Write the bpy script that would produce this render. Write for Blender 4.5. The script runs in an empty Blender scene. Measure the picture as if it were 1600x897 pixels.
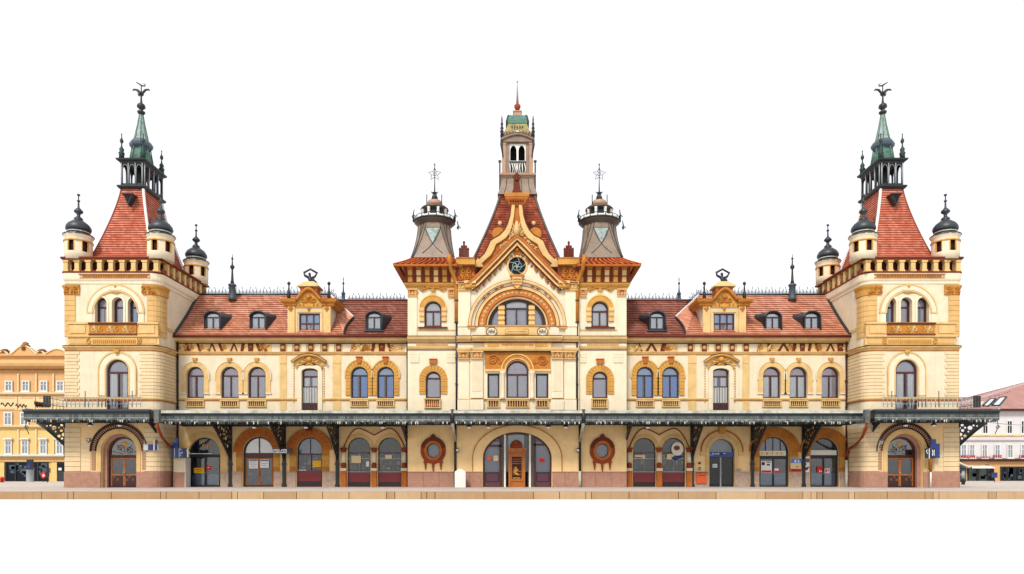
import bpy, bmesh, math, random
from mathutils import Vector, Matrix
from mathutils.geometry import tessellate_polygon
sc = bpy.context.scene
COL = sc.collection
PI = math.pi
R = math.radians
rnd = random.Random(7)

# ---------------------------------------------------------------- measuring: survey of the facade
K, CX, HY, ZC, CY = 1100.0, 800.0, 740.0, 1.1, -57.8
class PL:
    """a real vertical plane at depth y; x(), z() turn the survey readings into metres on it"""
    def __init__(s, y):
        s.y = y; s.s = (y - CY) / K
    def x(s, px): return (px - CX) * s.s
    def z(s, py): return ZC + (HY - py) * s.s

# ---------------------------------------------------------------- materials
def lin(h):
    h = h.lstrip('#'); o = []
    for i in (0, 2, 4):
        c = int(h[i:i+2], 16) / 255.0
        o.append(c / 12.92 if c <= 0.04045 else ((c + 0.055) / 1.055) ** 2.4)
    return o
def mixc(a, b, t): return [a[i] * (1 - t) + b[i] * t for i in range(3)]
MATS = {}
G = .82          # overall reflectance of the painted surfaces
def mat(name, hexc, rough=0.8, var=0.16, scale=1.3, bump=0.25, bscale=28.0, metal=0.0, streak=0.0, gain=1.0, dark=None, spec=0.3):
    m = bpy.data.materials.new(name); m.use_nodes = True
    nt = m.node_tree; N = nt.nodes; L = nt.links
    b = N['Principled BSDF']
    c = [min(.92, v * gain * G) for v in lin(hexc)]
    b.inputs['Roughness'].default_value = rough
    b.inputs['Metallic'].default_value = metal
    b.inputs['Specular IOR Level'].default_value = spec
    tc = N.new('ShaderNodeTexCoord')
    dk = [v * G for v in lin(dark)] if dark else [v * 0.62 for v in c]
    n1 = N.new('ShaderNodeTexNoise'); n1.inputs['Scale'].default_value = scale; n1.inputs['Detail'].default_value = 6; n1.inputs['Roughness'].default_value = 0.65
    L.new(tc.outputs['Object'], n1.inputs['Vector'])
    mr = N.new('ShaderNodeMapRange'); mr.inputs['From Min'].default_value = 0.42; mr.inputs['From Max'].default_value = 0.75
    mr.inputs['To Min'].default_value = 0; mr.inputs['To Max'].default_value = min(1, var * 3)
    L.new(n1.outputs['Fac'], mr.inputs['Value'])
    mx = N.new('ShaderNodeMix'); mx.data_type = 'RGBA'
    mx.inputs[6].default_value = (*c, 1); mx.inputs[7].default_value = (*dk, 1)
    L.new(mr.outputs['Result'], mx.inputs[0])
    out = mx.outputs[2]
    if streak > 0:      # rain streaks: noise stretched along z
        mp = N.new('ShaderNodeMapping'); mp.inputs['Scale'].default_value = (2.6, 2.6, 0.16)
        L.new(tc.outputs['Object'], mp.inputs['Vector'])
        n2 = N.new('ShaderNodeTexNoise'); n2.inputs['Scale'].default_value = 1.6; n2.inputs['Detail'].default_value = 7; n2.inputs['Roughness'].default_value = 0.7
        L.new(mp.outputs['Vector'], n2.inputs['Vector'])
        m2 = N.new('ShaderNodeMapRange'); m2.inputs['From Min'].default_value = 0.5; m2.inputs['From Max'].default_value = 0.78
        m2.inputs['To Max'].default_value = streak
        L.new(n2.outputs['Fac'], m2.inputs['Value'])
        mx2 = N.new('ShaderNodeMix'); mx2.data_type = 'RGBA'
        mx2.inputs[7].default_value = (*[v * 0.55 for v in mixc(c, [.25, .2, .16], .25)], 1)
        L.new(out, mx2.inputs[6]); L.new(m2.outputs['Result'], mx2.inputs[0]); out = mx2.outputs[2]
    L.new(out, b.inputs['Base Color'])
    if bump > 0:
        n3 = N.new('ShaderNodeTexNoise'); n3.inputs['Scale'].default_value = bscale; n3.inputs['Detail'].default_value = 5
        L.new(tc.outputs['Object'], n3.inputs['Vector'])
        bp = N.new('ShaderNodeBump'); bp.inputs['Strength'].default_value = bump; bp.inputs['Distance'].default_value = 0.03
        L.new(n3.outputs['Fac'], bp.inputs['Height']); L.new(bp.outputs['Normal'], b.inputs['Normal'])
    MATS[name] = m
    return m
def tile_mat(name, cols, cell=(0.24, 0.3)):
    m = bpy.data.materials.new(name); m.use_nodes = True
    nt = m.node_tree; N = nt.nodes; L = nt.links; b = N['Principled BSDF']
    b.inputs['Roughness'].default_value = 0.75; b.inputs['Specular IOR Level'].default_value = 0.2
    tc = N.new('ShaderNodeTexCoord'); sp = N.new('ShaderNodeSeparateXYZ'); L.new(tc.outputs['Object'], sp.inputs[0])
    def M(op, a, bb):
        n = N.new('ShaderNodeMath'); n.operation = op
        for i, v in enumerate((a, bb)):
            if v is None: continue
            if isinstance(v, (int, float)): n.inputs[i].default_value = v
            else: L.new(v, n.inputs[i])
        return n.outputs[0]
    xy = M('ADD', sp.outputs[0], M('MULTIPLY', sp.outputs[1], .97))
    row = M('FLOOR', M('DIVIDE', sp.outputs[2], cell[1]), None)
    u = M('ADD', M('DIVIDE', xy, cell[0]), M('MULTIPLY', row, .5))
    cb = N.new('ShaderNodeCombineXYZ'); L.new(M('FLOOR', u, None), cb.inputs[0]); L.new(row, cb.inputs[1])
    wn = N.new('ShaderNodeTexWhiteNoise'); wn.noise_dimensions = '2D'; L.new(cb.outputs[0], wn.inputs['Vector'])
    nz = N.new('ShaderNodeTexNoise'); nz.inputs['Scale'].default_value = .8; nz.inputs['Detail'].default_value = 5
    L.new(tc.outputs['Object'], nz.inputs['Vector'])
    f = M('ADD', M('MULTIPLY', wn.outputs['Value'], .55), M('MULTIPLY', M('SUBTRACT', nz.outputs['Fac'], .25), .9))
    cr = N.new('ShaderNodeValToRGB'); lg = lambda h: [v*G for v in lin(h)]
    cr.color_ramp.elements[0].color = (*lg(cols[0]), 1); cr.color_ramp.elements[1].color = (*lg(cols[2]), 1)
    e = cr.color_ramp.elements.new(.5); e.color = (*lg(cols[1]), 1)
    L.new(f, cr.inputs[0]); L.new(cr.outputs[0], b.inputs['Base Color'])
    fr = M('FRACT', u, None)
    hgt = M('ABSOLUTE', M('SUBTRACT', fr, .5), None)
    bp = N.new('ShaderNodeBump'); bp.inputs['Strength'].default_value = .5; bp.inputs['Distance'].default_value = .05; bp.invert = True
    L.new(hgt, bp.inputs['Height']); L.new(bp.outputs['Normal'], b.inputs['Normal'])
    MATS[name] = m; return m
def glass_mat(name, tint, refl=0.2, rough=0.03):
    m = bpy.data.materials.new(name); m.use_nodes = True
    nt = m.node_tree; N = nt.nodes; L = nt.links
    N.remove(N['Principled BSDF']); o = N['Material Output']
    t = N.new('ShaderNodeBsdfTransparent'); t.inputs[0].default_value = (*lin(tint), 1)
    g = N.new('ShaderNodeBsdfGlossy'); g.inputs['Roughness'].default_value = rough; g.inputs[0].default_value = (.95, .96, 1, 1)
    tc = N.new('ShaderNodeTexCoord'); nz = N.new('ShaderNodeTexNoise'); nz.inputs['Scale'].default_value = 1.1
    L.new(tc.outputs['Object'], nz.inputs['Vector'])
    bp = N.new('ShaderNodeBump'); bp.inputs['Strength'].default_value = .08; bp.inputs['Distance'].default_value = .05
    L.new(nz.outputs['Fac'], bp.inputs['Height']); L.new(bp.outputs['Normal'], g.inputs['Normal'])
    fr = N.new('ShaderNodeFresnel'); fr.inputs[0].default_value = 1.5
    ad = N.new('ShaderNodeMath'); ad.operation = 'ADD'; ad.inputs[1].default_value = refl; L.new(fr.outputs[0], ad.inputs[0])
    mx = N.new('ShaderNodeMixShader'); L.new(ad.outputs[0], mx.inputs[0]); L.new(t.outputs[0], mx.inputs[1]); L.new(g.outputs[0], mx.inputs[2])
    L.new(mx.outputs[0], o.inputs[0]); MATS[name] = m; return m

# ---------------------------------------------------------------- mesh builder
WLOC = {}
SPLIT = {'pilaster', 'plinth', 'quoins', 'cornice', 'string_course', 'capital', 'frieze', 'ornament', 'column', 'window_pillar', 'door_post', 'apron_panel', 'entablature', 'rustication', 'flashing', 'parapet', 'awning', 'doorway', 'wall_panel'}
class MB:
    mir = False          # mirror the corner tower to the other end of the building
    T = None             # optional transform (world metres)
    def __init__(s): s.V = []; s.F = []; s.M = []; s.S = []; s.cm = 0; s.T = None
    def m(s, i): s.cm = i; return s
    def v(s, x, y, z):
        p = Vector((x, y, z))
        if s.T is not None: p = s.T @ p
        if MB.mir: p.x = -p.x
        s.V.append(p); return len(s.V) - 1
    def f(s, *ids, smooth=False):
        s.F.append(tuple(ids)); s.M.append(s.cm); s.S.append(smooth)
    def quadpts(s, pts, smooth=False): s.f(*[s.v(*p) for p in pts], smooth=smooth)
    def box(s, x0, x1, y0, y1, z0, z1):
        i = [s.v(x, y, z) for z in (z0, z1) for y in (y0, y1) for x in (x0, x1)]
        for a in ((0, 1, 3, 2), (4, 6, 7, 5), (0, 4, 5, 1), (2, 3, 7, 6), (0, 2, 6, 4), (1, 5, 7, 3)): s.f(*[i[k] for k in a])
    def prism(s, outer, y0, y1, holes=(), back=False):
        """polygon in x,z with holes, front at y0, reveals back to y1"""
        loops = [list(outer)] + [list(h) for h in holes]
        flat = [p for l in loops for p in l]
        a = [s.v(p[0], y0, p[1]) for p in flat]; b = [s.v(p[0], y1, p[1]) for p in flat]
        tris = tessellate_polygon([[Vector((p[0], p[1], 0)) for p in l] for l in loops])
        for t in tris:
            s.f(a[t[0]], a[t[1]], a[t[2]])
            if back: s.f(b[t[2]], b[t[1]], b[t[0]])
        k = 0
        for l in loops:
            n = len(l)
            for j in range(n):
                q = (j + 1) % n
                s.f(a[k+j], a[k+q], b[k+q], b[k+j])
            k += n
    def lathe(s, prof, cx, cy, n=16, a0=0.0, skip=None, smooth=True):
        rings = []
        for r, z in prof:
            rings.append([s.v(cx + r * math.cos(a0 + 2 * PI * k / n), cy + r * math.sin(a0 + 2 * PI * k / n), z) for k in range(n)])
        for i in range(len(prof) - 1):
            for k in range(n):
                if skip and skip(i, k): continue
                q = (k + 1) % n
                s.f(rings[i][k], rings[i][q], rings[i+1][q], rings[i+1][k], smooth=smooth)
        s.f(*rings[-1]); s.f(*rings[0][::-1])
    def tube(s, pts, rad, n=6, closed=False):
        pts = [Vector(p) for p in pts]; m_ = len(pts)
        rs = rad if isinstance(rad, (list, tuple)) else [rad] * m_
        rings = []
        ref = Vector((0, 1, 0))
        for i, p in enumerate(pts):
            d = (pts[(i+1) % m_] - pts[i-1]) if closed else (pts[min(i+1, m_-1)] - pts[max(i-1, 0)])
            if d.length < 1e-9: d = Vector((0, 0, 1))
            d.normalize()
            r0 = ref if abs(d.dot(ref)) < .95 else Vector((1, 0, 0))
            u = d.cross(r0).normalized(); w = u.cross(d)
            rings.append([s.v(*(p + (u * math.cos(2*PI*k/n) + w * math.sin(2*PI*k/n)) * rs[i])) for k in range(n)])
        for i in range(m_ if closed else m_ - 1):
            j = (i + 1) % m_
            for k in range(n):
                q = (k + 1) % n
                s.f(rings[i][k], rings[i][q], rings[j][q], rings[j][k], smooth=True)
        if not closed: s.f(*rings[0][::-1]); s.f(*rings[-1])
    def sweep(s, path, prof, closed=False, caps=True):
        """profile (outward, z) along a plan path of (x, y); outward is to the right of travel"""
        n = len(path); P = [Vector(p) for p in path]; offs = []
        for i in range(n):
            d1 = (P[i] - P[i-1]) if (i > 0 or closed) else (P[1] - P[0])
            d2 = (P[(i+1) % n] - P[i]) if (i < n - 1 or closed) else d1
            n1 = Vector((d1.y, -d1.x)).normalized(); n2 = Vector((d2.y, -d2.x)).normalized()
            q = n1 + n2
            if q.length < 1e-6: q = n1
            q.normalize(); c = max(.35, q.dot(n1)); offs.append(q / c)
        rows = [[s.v(P[i].x + offs[i].x * o, P[i].y + offs[i].y * o, z) for o, z in prof] for i in range(n)]
        for i in range(n if closed else n - 1):
            j = (i + 1) % n
            for k in range(len(prof) - 1): s.f(rows[i][k], rows[j][k], rows[j][k+1], rows[i][k+1])
        if caps and not closed and len(prof) > 2:
            s.f(*rows[0]); s.f(*rows[-1][::-1])
    def loft(s, rings, cap=True, smooth=False):
        ids = [[s.v(*p) for p in r] for r in rings]; n = len(ids[0])
        for i in range(len(ids) - 1):
            for k in range(n):
                q = (k + 1) % n
                s.f(ids[i][k], ids[i][q], ids[i+1][q], ids[i+1][k], smooth=smooth)
        if cap: s.f(*ids[0][::-1]); s.f(*ids[-1])
    def leaf(s, x, z, y, ang, Ln, Wd, H=.05):
        ca, sa = math.cos(ang), math.sin(ang)
        def q(u, w, h): return s.v(x + u * ca - w * sa, y - h, z + u * sa + w * ca)
        a = q(0, 0, 0); b = q(Ln*.45, Wd/2, 0); c = q(Ln, 0, H*.3); d = q(Ln*.45, -Wd/2, 0); e = q(Ln*.45, 0, H)
        s.f(a, e, b); s.f(b, e, c); s.f(c, e, d); s.f(d, e, a)
    def spiral(s, x, z, y, r, turns, d=1, a0=0.0, w=None, n=18):
        w = w or r * .2; pts = []; rs = []
        for i in range(n + 1):
            t = i / n; a = a0 + d * turns * 2 * PI * t; q = r * (1 - .85 * t)
            pts.append((x + q * math.cos(a), y, z + q * math.sin(a))); rs.append(w * (1 - .45 * t))
        s.tube(pts, rs, 5)
    def rosette(s, x, z, y, r, n=6):
        for k in range(n): s.leaf(x, z, y, 2*PI*k/n + .3, r, r*.7, r*.35)
        s.knob(x, z, y, r*.3, r*.5)
    def knob(s, x, z, y, r, h, n=8):
        rings = [[s.v(x + r*c*math.cos(2*PI*k/n), y - hh, z + r*c*math.sin(2*PI*k/n)) for k in range(n)] for c, hh in ((1, 0), (.85, h*.6), (.4, h))]
        for i in range(2):
            for k in range(n): s.f(rings[i][k], rings[i][(k+1) % n], rings[i+1][(k+1) % n], rings[i+1][k], smooth=True)
        s.f(*rings[2])
    def acanthus(s, x, z, y, w, h, d=1, big=True):
        """a scroll with leaves filling a w x h field round x,z"""
        r = h * .34
        s.spiral(x, z, y - .02, r, 1.3, d, PI * .5, w=r * .24)
        for k in range(5):
            a = PI * .5 + d * (k * .55 + .2)
            s.leaf(x + r*math.cos(a), z + r*math.sin(a), y, a + d*.5, h*.3, h*.17, .06)
        sx = -d
        s.tube([(x, y - .02, z + r), (x + sx*w*.2, y - .03, z + h*.16), (x + sx*w*.36, y - .02, z - h*.16), (x + sx*w*.48, y - .02, z - h*.3)], [r*.24, r*.22, r*.16, r*.07], 5)
        for k in range(3):
            s.leaf(x + sx*w*(.2 + .1*k), z + h*(.12 - .2*k), y, (PI*.5 if k % 2 else -PI*.5) + sx*.5, h*.36, h*.2, .06)
    def clusters(s, gap=.1):
        """pieces that stand apart from each other, each as a builder of its own"""
        par = list(range(len(s.V)))
        def find(i):
            while par[i] != i: par[i] = par[par[i]]; i = par[i]
            return i
        for f in s.F:
            a = find(f[0])
            for j in f[1:]: par[find(j)] = a
        bb = {}
        for i, v in enumerate(s.V):
            r = find(i); b = bb.get(r)
            if b is None: bb[r] = [v.x, v.x, v.y, v.y, v.z, v.z]
            else: b[0] = min(b[0], v.x); b[1] = max(b[1], v.x); b[2] = min(b[2], v.y); b[3] = max(b[3], v.y); b[4] = min(b[4], v.z); b[5] = max(b[5], v.z)
        grp = [[set([r]), list(b)] for r, b in bb.items()]
        ch = True
        while ch:
            ch = False; out = []
            for st, b in grp:
                for o in out:
                    c = o[1]
                    if all(b[k] <= c[k+1]+gap and c[k] <= b[k+1]+gap for k in (0, 2, 4)):
                        o[0] |= st; ch = True
                        for k in (0, 2, 4): c[k] = min(c[k], b[k]); c[k+1] = max(c[k+1], b[k+1])
                        break
                else: out.append([set(st), list(b)])
            grp = out
        if len(grp) == 1: return [s]
        gi = {r: k for k, (st, b) in enumerate(grp) for r in st}
        res = [MB() for _ in grp]; mp = {}
        for i, v in enumerate(s.V): k = gi[find(i)]; mp[i] = len(res[k].V); res[k].V.append(v)
        for f, m_, q in zip(s.F, s.M, s.S): k = gi[find(f[0])]; res[k].F.append(tuple(mp[i] for i in f)); res[k].M.append(m_); res[k].S.append(q)
        return res
    def build(s, name, mats, parent=None, loc=None):
        o0 = Vector(loc) if loc is not None else (WLOC.get(parent.name, Vector()) if parent is not None else Vector())
        if name in SPLIT and len(s.F) > 6:
            gs = s.clusters()
            if len(gs) > 1:
                o = None
                for k in gs: o = k.build(name, mats, parent, loc)
                return o
        me = bpy.data.meshes.new(name)
        me.from_pydata([tuple(p - o0) for p in s.V], [], s.F)
        if not isinstance(mats, (list, tuple)): mats = [mats]
        for q in mats: me.materials.append(MATS[q] if isinstance(q, str) else q)
        for p, mi, sm in zip(me.polygons, s.M, s.S): p.material_index = mi; p.use_smooth = sm
        bm = bmesh.new(); bm.from_mesh(me); bmesh.ops.recalc_face_normals(bm, faces=bm.faces); bm.to_mesh(me); bm.free()
        o = bpy.data.objects.new(name, me); COL.objects.link(o)
        if parent is not None: o.parent = parent
        if loc is not None: o.location = loc
        WLOC[o.name] = o0
        return o
def thing(name, label, cat, loc=(0, 0, 0), group=None):
    o = bpy.data.objects.new(name, None); COL.objects.link(o); o.location = loc; o.empty_display_size = .3
    o['label'] = label; o['category'] = cat
    if group: o['group'] = group
    WLOC[o.name] = Vector(loc); return o
def tag(o, label, cat, group=None):
    o['label'] = label; o['category'] = cat
    if group: o['group'] = group
    return o

# ---------------------------------------------------------------- outlines
def arch(x0, x1, z0, z1, rise=None, n=16, ogee=0.0):
    w = (x1 - x0) / 2; cx = (x0 + x1) / 2
    if rise is None: rise = w
    if rise <= 0: return [(x0, z0), (x1, z0), (x1, z1), (x0, z1)]
    zs = z1 - rise; o = [(x0, z0), (x1, z0)]
    for k in range(n + 1):
        a = PI * k / n; b = 0
        if ogee: b = ogee * max(0, 1 - abs(math.cos(a)) / .3) ** 1.5
        o.append((cx + w * math.cos(a), zs + rise * math.sin(a) + b))
    return o
def uband(x0, x1, zb, z1, rise, t, tt=None, n=16, ogee=0.0, z_out=None):
    """U-shaped band round an arched opening"""
    tt = t if tt is None else tt; zo = zb if z_out is None else z_out
    o = arch(x0 - t, x1 + t, zo, z1 + tt, (rise + tt) if rise > 0 else 0, n, ogee)
    i = arch(x0, x1, zb, z1, rise, n)
    outer = o[1:] + [o[0]]; inner = i[1:] + [i[0]]
    return outer + inner[::-1]
def ell(cx, cz, rx, rz, n=24, a0=0.0): return [(cx + rx*math.cos(a0 + 2*PI*k/n), cz + rz*math.sin(a0 + 2*PI*k/n)) for k in range(n)]
def halfring(cx, cz, a, b, t, tb=None, n=28, a0=0.0, a1=PI):
    tb = t if tb is None else tb
    o = [(cx + a*math.cos(a0+(a1-a0)*k/n), cz + b*math.sin(a0+(a1-a0)*k/n)) for k in range(n+1)]
    i = [(cx + (a-t)*math.cos(a0+(a1-a0)*k/n), cz + (b-tb)*math.sin(a0+(a1-a0)*k/n)) for k in range(n+1)]
    return o + i[::-1]
def rrect(x0, x1, y0, y1, r, off=0.0, n=5, rl=None):
    """rounded rectangle plan, counter-clockwise, grown by off"""
    x0 -= off; x1 += off; y0 -= off; y1 += off; r = max(.02, r + off); q = r if rl is None else max(.02, rl + off); o = []
    for cx, cy, a, s in ((x1-r, y0+r, -PI/2, r), (x1-r, y1-r, 0, r), (x0+q, y1-q, PI/2, q), (x0+q, y0+q, PI, q)):
        for k in range(n + 1):
            t = a + PI/2*k/n; o.append((cx + s*math.cos(t), cy + s*math.sin(t)))
    return o
def voussoirs(mb, cx, cz, rx0, rz0, rx1, rz1, n, y0, y1, a0=0.0, a1=PI, gap=.012):
    for k in range(n):
        t0 = a0 + (a1-a0)*k/n + gap; t1 = a0 + (a1-a0)*(k+1)/n - gap; m = (t0+t1)/2
        mb.prism([(cx+rx0*math.cos(t0), cz+rz0*math.sin(t0)), (cx+rx1*math.cos(t0), cz+rz1*math.sin(t0)), (cx+rx1*math.cos(m), cz+rz1*math.sin(m)),
                  (cx+rx1*math.cos(t1), cz+rz1*math.sin(t1)), (cx+rx0*math.cos(t1), cz+rz0*math.sin(t1)), (cx+rx0*math.cos(m), cz+rz0*math.sin(m))], y0, y1)

# ---------------------------------------------------------------- windows
def window(parent, x0, x1, z0, z1, Y, rise=None, name='window', frame='maroon', curtain='curtain_lilac', top='curtain_rose', glass='glass', t=.12,
           mull=1, transom=True, topmull=0, rec=.24, tz=None, drape=True, sill=False, pz=None):
    """frame mesh with pane and curtain children; returns (frame object, wall hole)"""
    w = x1 - x0
    if curtain == 'curtain_lilac': curtain = rnd.choice(('curtain_lilac', 'curtain_lilac', 'curtain_grey', 'curtain_white'))  # cloth tone varied to imitate differing reflections in the panes
    if rise is None: rise = w / 2
    zs = (z1 - rise) if tz is None else tz
    out = arch(x0, x1, z0, z1, rise)
    inn = arch(x0+t, x1-t, z0+t, z1-t, max(0, rise-t) if rise > 0 else 0)
    f = MB(); yf = Y + rec
    f.prism(out, yf, yf+.1, [inn])
    if transom: f.box(x0+t*.9, x1-t*.9, yf-.025, yf+.08, zs-t*.55, zs+t*.45)
    zt = zs - t*.5 if transom else z1 - t - .02
    for k in range(mull):
        xm = x0 + w*(k+1)/(mull+1); f.box(xm-t*.42, xm+t*.42, yf-.015, yf+.08, z0+t*.9, zt)
    for k in range(topmull):
        xm = x0 + w*(k+1)/(topmull+1); f.box(xm-t*.25, xm+t*.25, yf-.01, yf+.08, zs, z1-t)
    if sill: f.box(x0-.06, x1+.06, Y-.1, yf, z0-.07, z0-.003)
    fo = f.build(name, frame, parent)
    p = MB(); p.prism(arch(x0+t*.8, x1-t*.8, z0+t*.8 if pz is None else pz, z1-t*.8, max(0, rise-t*.8) if rise > 0 else 0), yf+.055, yf+.07)
    p.build('pane', glass, fo)
    if curtain:
        c = MB(); yc = yf + .115; n = max(8, int(w/.045))
        zc1 = zs if transom else z1
        gp = rnd.uniform(.03, .13) if (drape and rnd.random() < .6) else 0; sh = rnd.uniform(-.12, .12)
        for i in range(n):
            xa = x0 + w*i/n; xb = x0 + w*(i+1)/n
            if gp and abs((i+.5)/n-.5-sh*.5) < gp: continue
            def dy(x): return .025*math.sin(x*31) + .014*math.sin(x*67+1) if drape else 0
            c.f(c.v(xa, yc+dy(xa), z0), c.v(xb, yc+dy(xb), z0), c.v(xb, yc+dy(xb), zc1), c.v(xa, yc+dy(xa), zc1), smooth=True)
        if transom and z1 - zs > .05:
            c.m(1); c.prism(arch(x0, x1, zs, z1, min(rise, z1-zs)), yc+.05, yc+.06)
        c.build('curtain', [curtain, top], fo)
    return fo, out
def balusters(x0, x1, z0, z1, Y, name, mats, parent, n=None, dep=.1):
    """small balustrade: two rails, a row of turned balusters and a dark backing"""
    b = MB(); h = z1 - z0; n = n or max(4, int((x1-x0)/.16))
    b.box(x0-.05, x1+.05, Y-dep-.03, Y, z1-.09, z1); b.box(x0-.05, x1+.05, Y-dep-.02, Y, z0, z0+.07)
    for e in (x0-.03, x1-.05): b.box(e, e+.08, Y-dep, Y-.002, z0+.07, z1-.09)
    for k in range(n):
        x = x0 + (x1-x0)*(k+.5)/n; r = .042
        b.lathe([(r*.8, z0+.07), (r*1.25, z0+.07+h*.22), (r*.55, z0+h*.55), (r*.95, z1-.09)], x, Y-dep*.5, 6)
    b.m(1); b.box(x0, x1, Y-.02, Y-.002, z0+.07, z1-.09)
    return b.build(name, mats, parent)
# ================================================================ materials
mat('cream', '#EDDBBC', var=.13, streak=.3, bump=.18, gain=.95)
mat('cream_shaded', '#FFD89C', var=.12, streak=.25, bump=.18, gain=.95)  # wall cream made warmer to carry the tone of the canopy's shade
mat('cream_yellow', '#E6CDA4', var=.12, streak=.22, bump=.2)
mat('ochre_yellow', '#D8AE70', var=.16, streak=.25, bump=.25, dark='#B08440')
mat('zinc_dark', '#4A5252', rough=.5, var=.3, scale=2, bump=.2, streak=.3)
mat('cream_lit', '#F1E0C2', var=.11, streak=.26, bump=.12, gain=.95)
mat('ochre_light', '#E0BC80', var=.18, streak=.28, bump=.25, dark='#B08448')
mat('ochre', '#CE9848', var=.22, streak=.2, bump=.3, dark='#A06A28')
mat('gold', '#C07C2E', var=.25, streak=.2, bump=.35, dark='#8F4E18')
mat('orange', '#BE6C2A', var=.2, streak=.15, bump=.3, dark='#7E3A12')
mat('terracotta', '#9A4420', var=.2, bump=.4, dark='#5E2008')
mat('rust', '#6A2A16', var=.2, bump=.3)  # red-brown paint; also colours the drawn-in shadow lines along mouldings
mat('dark_brown', '#3A1710', var=.2, bump=.2)
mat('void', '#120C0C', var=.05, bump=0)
mat('granite', '#B08470', var=.2, scale=3, bump=.25, bscale=60, streak=.2, dark='#8B5E4E')
mat('granite_grey', '#C2A894', var=.2, scale=3, bump=.25, bscale=60, streak=.25, dark='#8B6E5E')
mat('maroon', '#43110E', rough=.45, var=.15, bump=.05, spec=.5)
mat('maroon_dark', '#2A0D0E', rough=.45, var=.15, bump=.05, spec=.5)
mat('red_panel', '#84101F', rough=.4, var=.15, bump=.05, spec=.5)
mat('plum', '#54263A', rough=.45, var=.15, bump=.05, spec=.5)
mat('wood', '#B4661E', rough=.5, var=.2, scale=4, bump=.15, spec=.4, dark='#6E3208')
mat('wood_light', '#D29A3A', rough=.5, var=.2, scale=4, bump=.1, spec=.4)
mat('iron', '#17191C', rough=.5, var=.15, bump=.1, spec=.5)
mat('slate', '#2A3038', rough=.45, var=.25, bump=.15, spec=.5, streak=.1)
mat('slate_blue', '#44545F', rough=.45, var=.25, bump=.15, spec=.5)
mat('zinc', '#616969', rough=.5, var=.35, scale=2.2, bump=.2, spec=.45, streak=.35, dark='#2C3336')
mat('zinc_light', '#C8C8BC', rough=.5, var=.3, scale=2, bump=.1, streak=.4, dark='#77766A')
mat('bronze', '#8C7866', rough=.5, var=.25, bump=.12, spec=.4, streak=.35, dark='#5E4C40')
mat('bronze_pink', '#B58E74', rough=.5, var=.25, bump=.12, spec=.4, streak=.25)
mat('bronze_dark', '#55483E', rough=.5, var=.25, bump=.12, spec=.4)
mat('patina', '#587F70', rough=.6, var=.35, scale=2.5, bump=.2, streak=.4, dark='#23493E')
mat('patina_pale', '#9FB0AE', rough=.6, var=.35, scale=2.5, bump=.2, streak=.4, dark='#5A6A52')
mat('patina_yellow', '#A79B5A', rough=.65, var=.35, scale=3, bump=.3, streak=.3, dark='#5A5428')
mat('patina_dark', '#26403C', rough=.55, var=.3, bump=.2)
mat('brick_pale', '#B08A6C', var=.2, bump=.2)
mat('white_paint', '#E9E7E0', rough=.5, var=.1, bump=.03, streak=.12)
mat('grey_metal', '#9AA0A4', rough=.4, var=.1, bump=.03, spec=.5)
mat('blue_sign', '#16347E', rough=.35, var=.08, bump=0, spec=.5)
mat('blue_dark', '#101B3E', rough=.3, var=.08, bump=0, spec=.5)
mat('blue_bright', '#2B72C8', rough=.3, var=.08, bump=0, spec=.5)
mat('orange_box', '#EC5A0E', rough=.4, var=.1, bump=.02, spec=.5)
mat('yellow_paper', '#F2B411', rough=.6, var=.05, bump=0)
mat('cream_paper', '#E6CFA4', rough=.7, var=.1, bump=0)
mat('white_paper', '#EDEDF0', rough=.6, var=.06, bump=0)
mat('red_paper', '#D8231F', rough=.6, var=.06, bump=0)
mat('curtain_lilac', '#DCD2E0', rough=.9, var=.12, bump=0)  # cloth tint also carries the lilac-grey reflected in the panes
mat('curtain_grey', '#CFCDD8', rough=.9, var=.12, bump=0)
mat('curtain_white', '#FFFFFF', rough=.9, var=.1, bump=0)
mat('curtain_rose', '#CDB4C4', rough=.9, var=.15, bump=0)
mat('curtain_blue', '#5A9AFA', rough=.9, var=.12, bump=0)
mat('curtain_sky', '#A9CCFA', rough=.9, var=.12, bump=0)
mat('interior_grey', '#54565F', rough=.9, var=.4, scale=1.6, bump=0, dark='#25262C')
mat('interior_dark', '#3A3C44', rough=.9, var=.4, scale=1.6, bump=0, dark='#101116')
mat('frost', '#C3CCD6', rough=.5, var=.06, bump=0)
glass_mat('glass', '#FFFFFF', .10)
glass_mat('glass_dark', '#6C7078', 0.0)
glass_mat('glass_shop', '#D8DEE6', .025)
tile_mat('tile', ('#A46048', '#C28266', '#DCA68E'))
mat('tile_lip_shade', '#9A4E36', var=.3, bump=0)  # course edges darkened in colour as the shadow line under each lip
tile_mat('tile_tower', ('#A6503C', '#C26C54', '#DA947C'), (.26, .3))
tile_mat('tile_dark', ('#7A483C', '#925A4C', '#AC7668'))
tile_mat('tile_orange', ('#A8431A', '#C25A24', '#D67A38'), (.2, .3))
tile_mat('tile_ornate', ('#5E2216', '#8A4028', '#B86440'), (.3, .35))
tile_mat('tile_far', ('#7E3424', '#98482F', '#A85C42'), (.4, .5))
mat('far_ochre', '#DFAE76', var=.12, streak=.2, bump=.1)
mat('far_yellow', '#E9C680', var=.12, streak=.15, bump=.1)
mat('far_trim', '#E8CFA0', var=.1, bump=.1)
mat('far_brown', '#A8703C', var=.2, bump=.1)
mat('far_white', '#DDDADC', var=.08, streak=.15, bump=.1)
mat('far_window', '#8794A6', rough=.15, var=.3, bump=0, spec=.6)
mat('far_shop', '#0E1524', rough=.3, var=.4, bump=0, spec=.2)
mat('far_shop_green', '#3E5C54', rough=.15, var=.4, bump=0, spec=.6)

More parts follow.
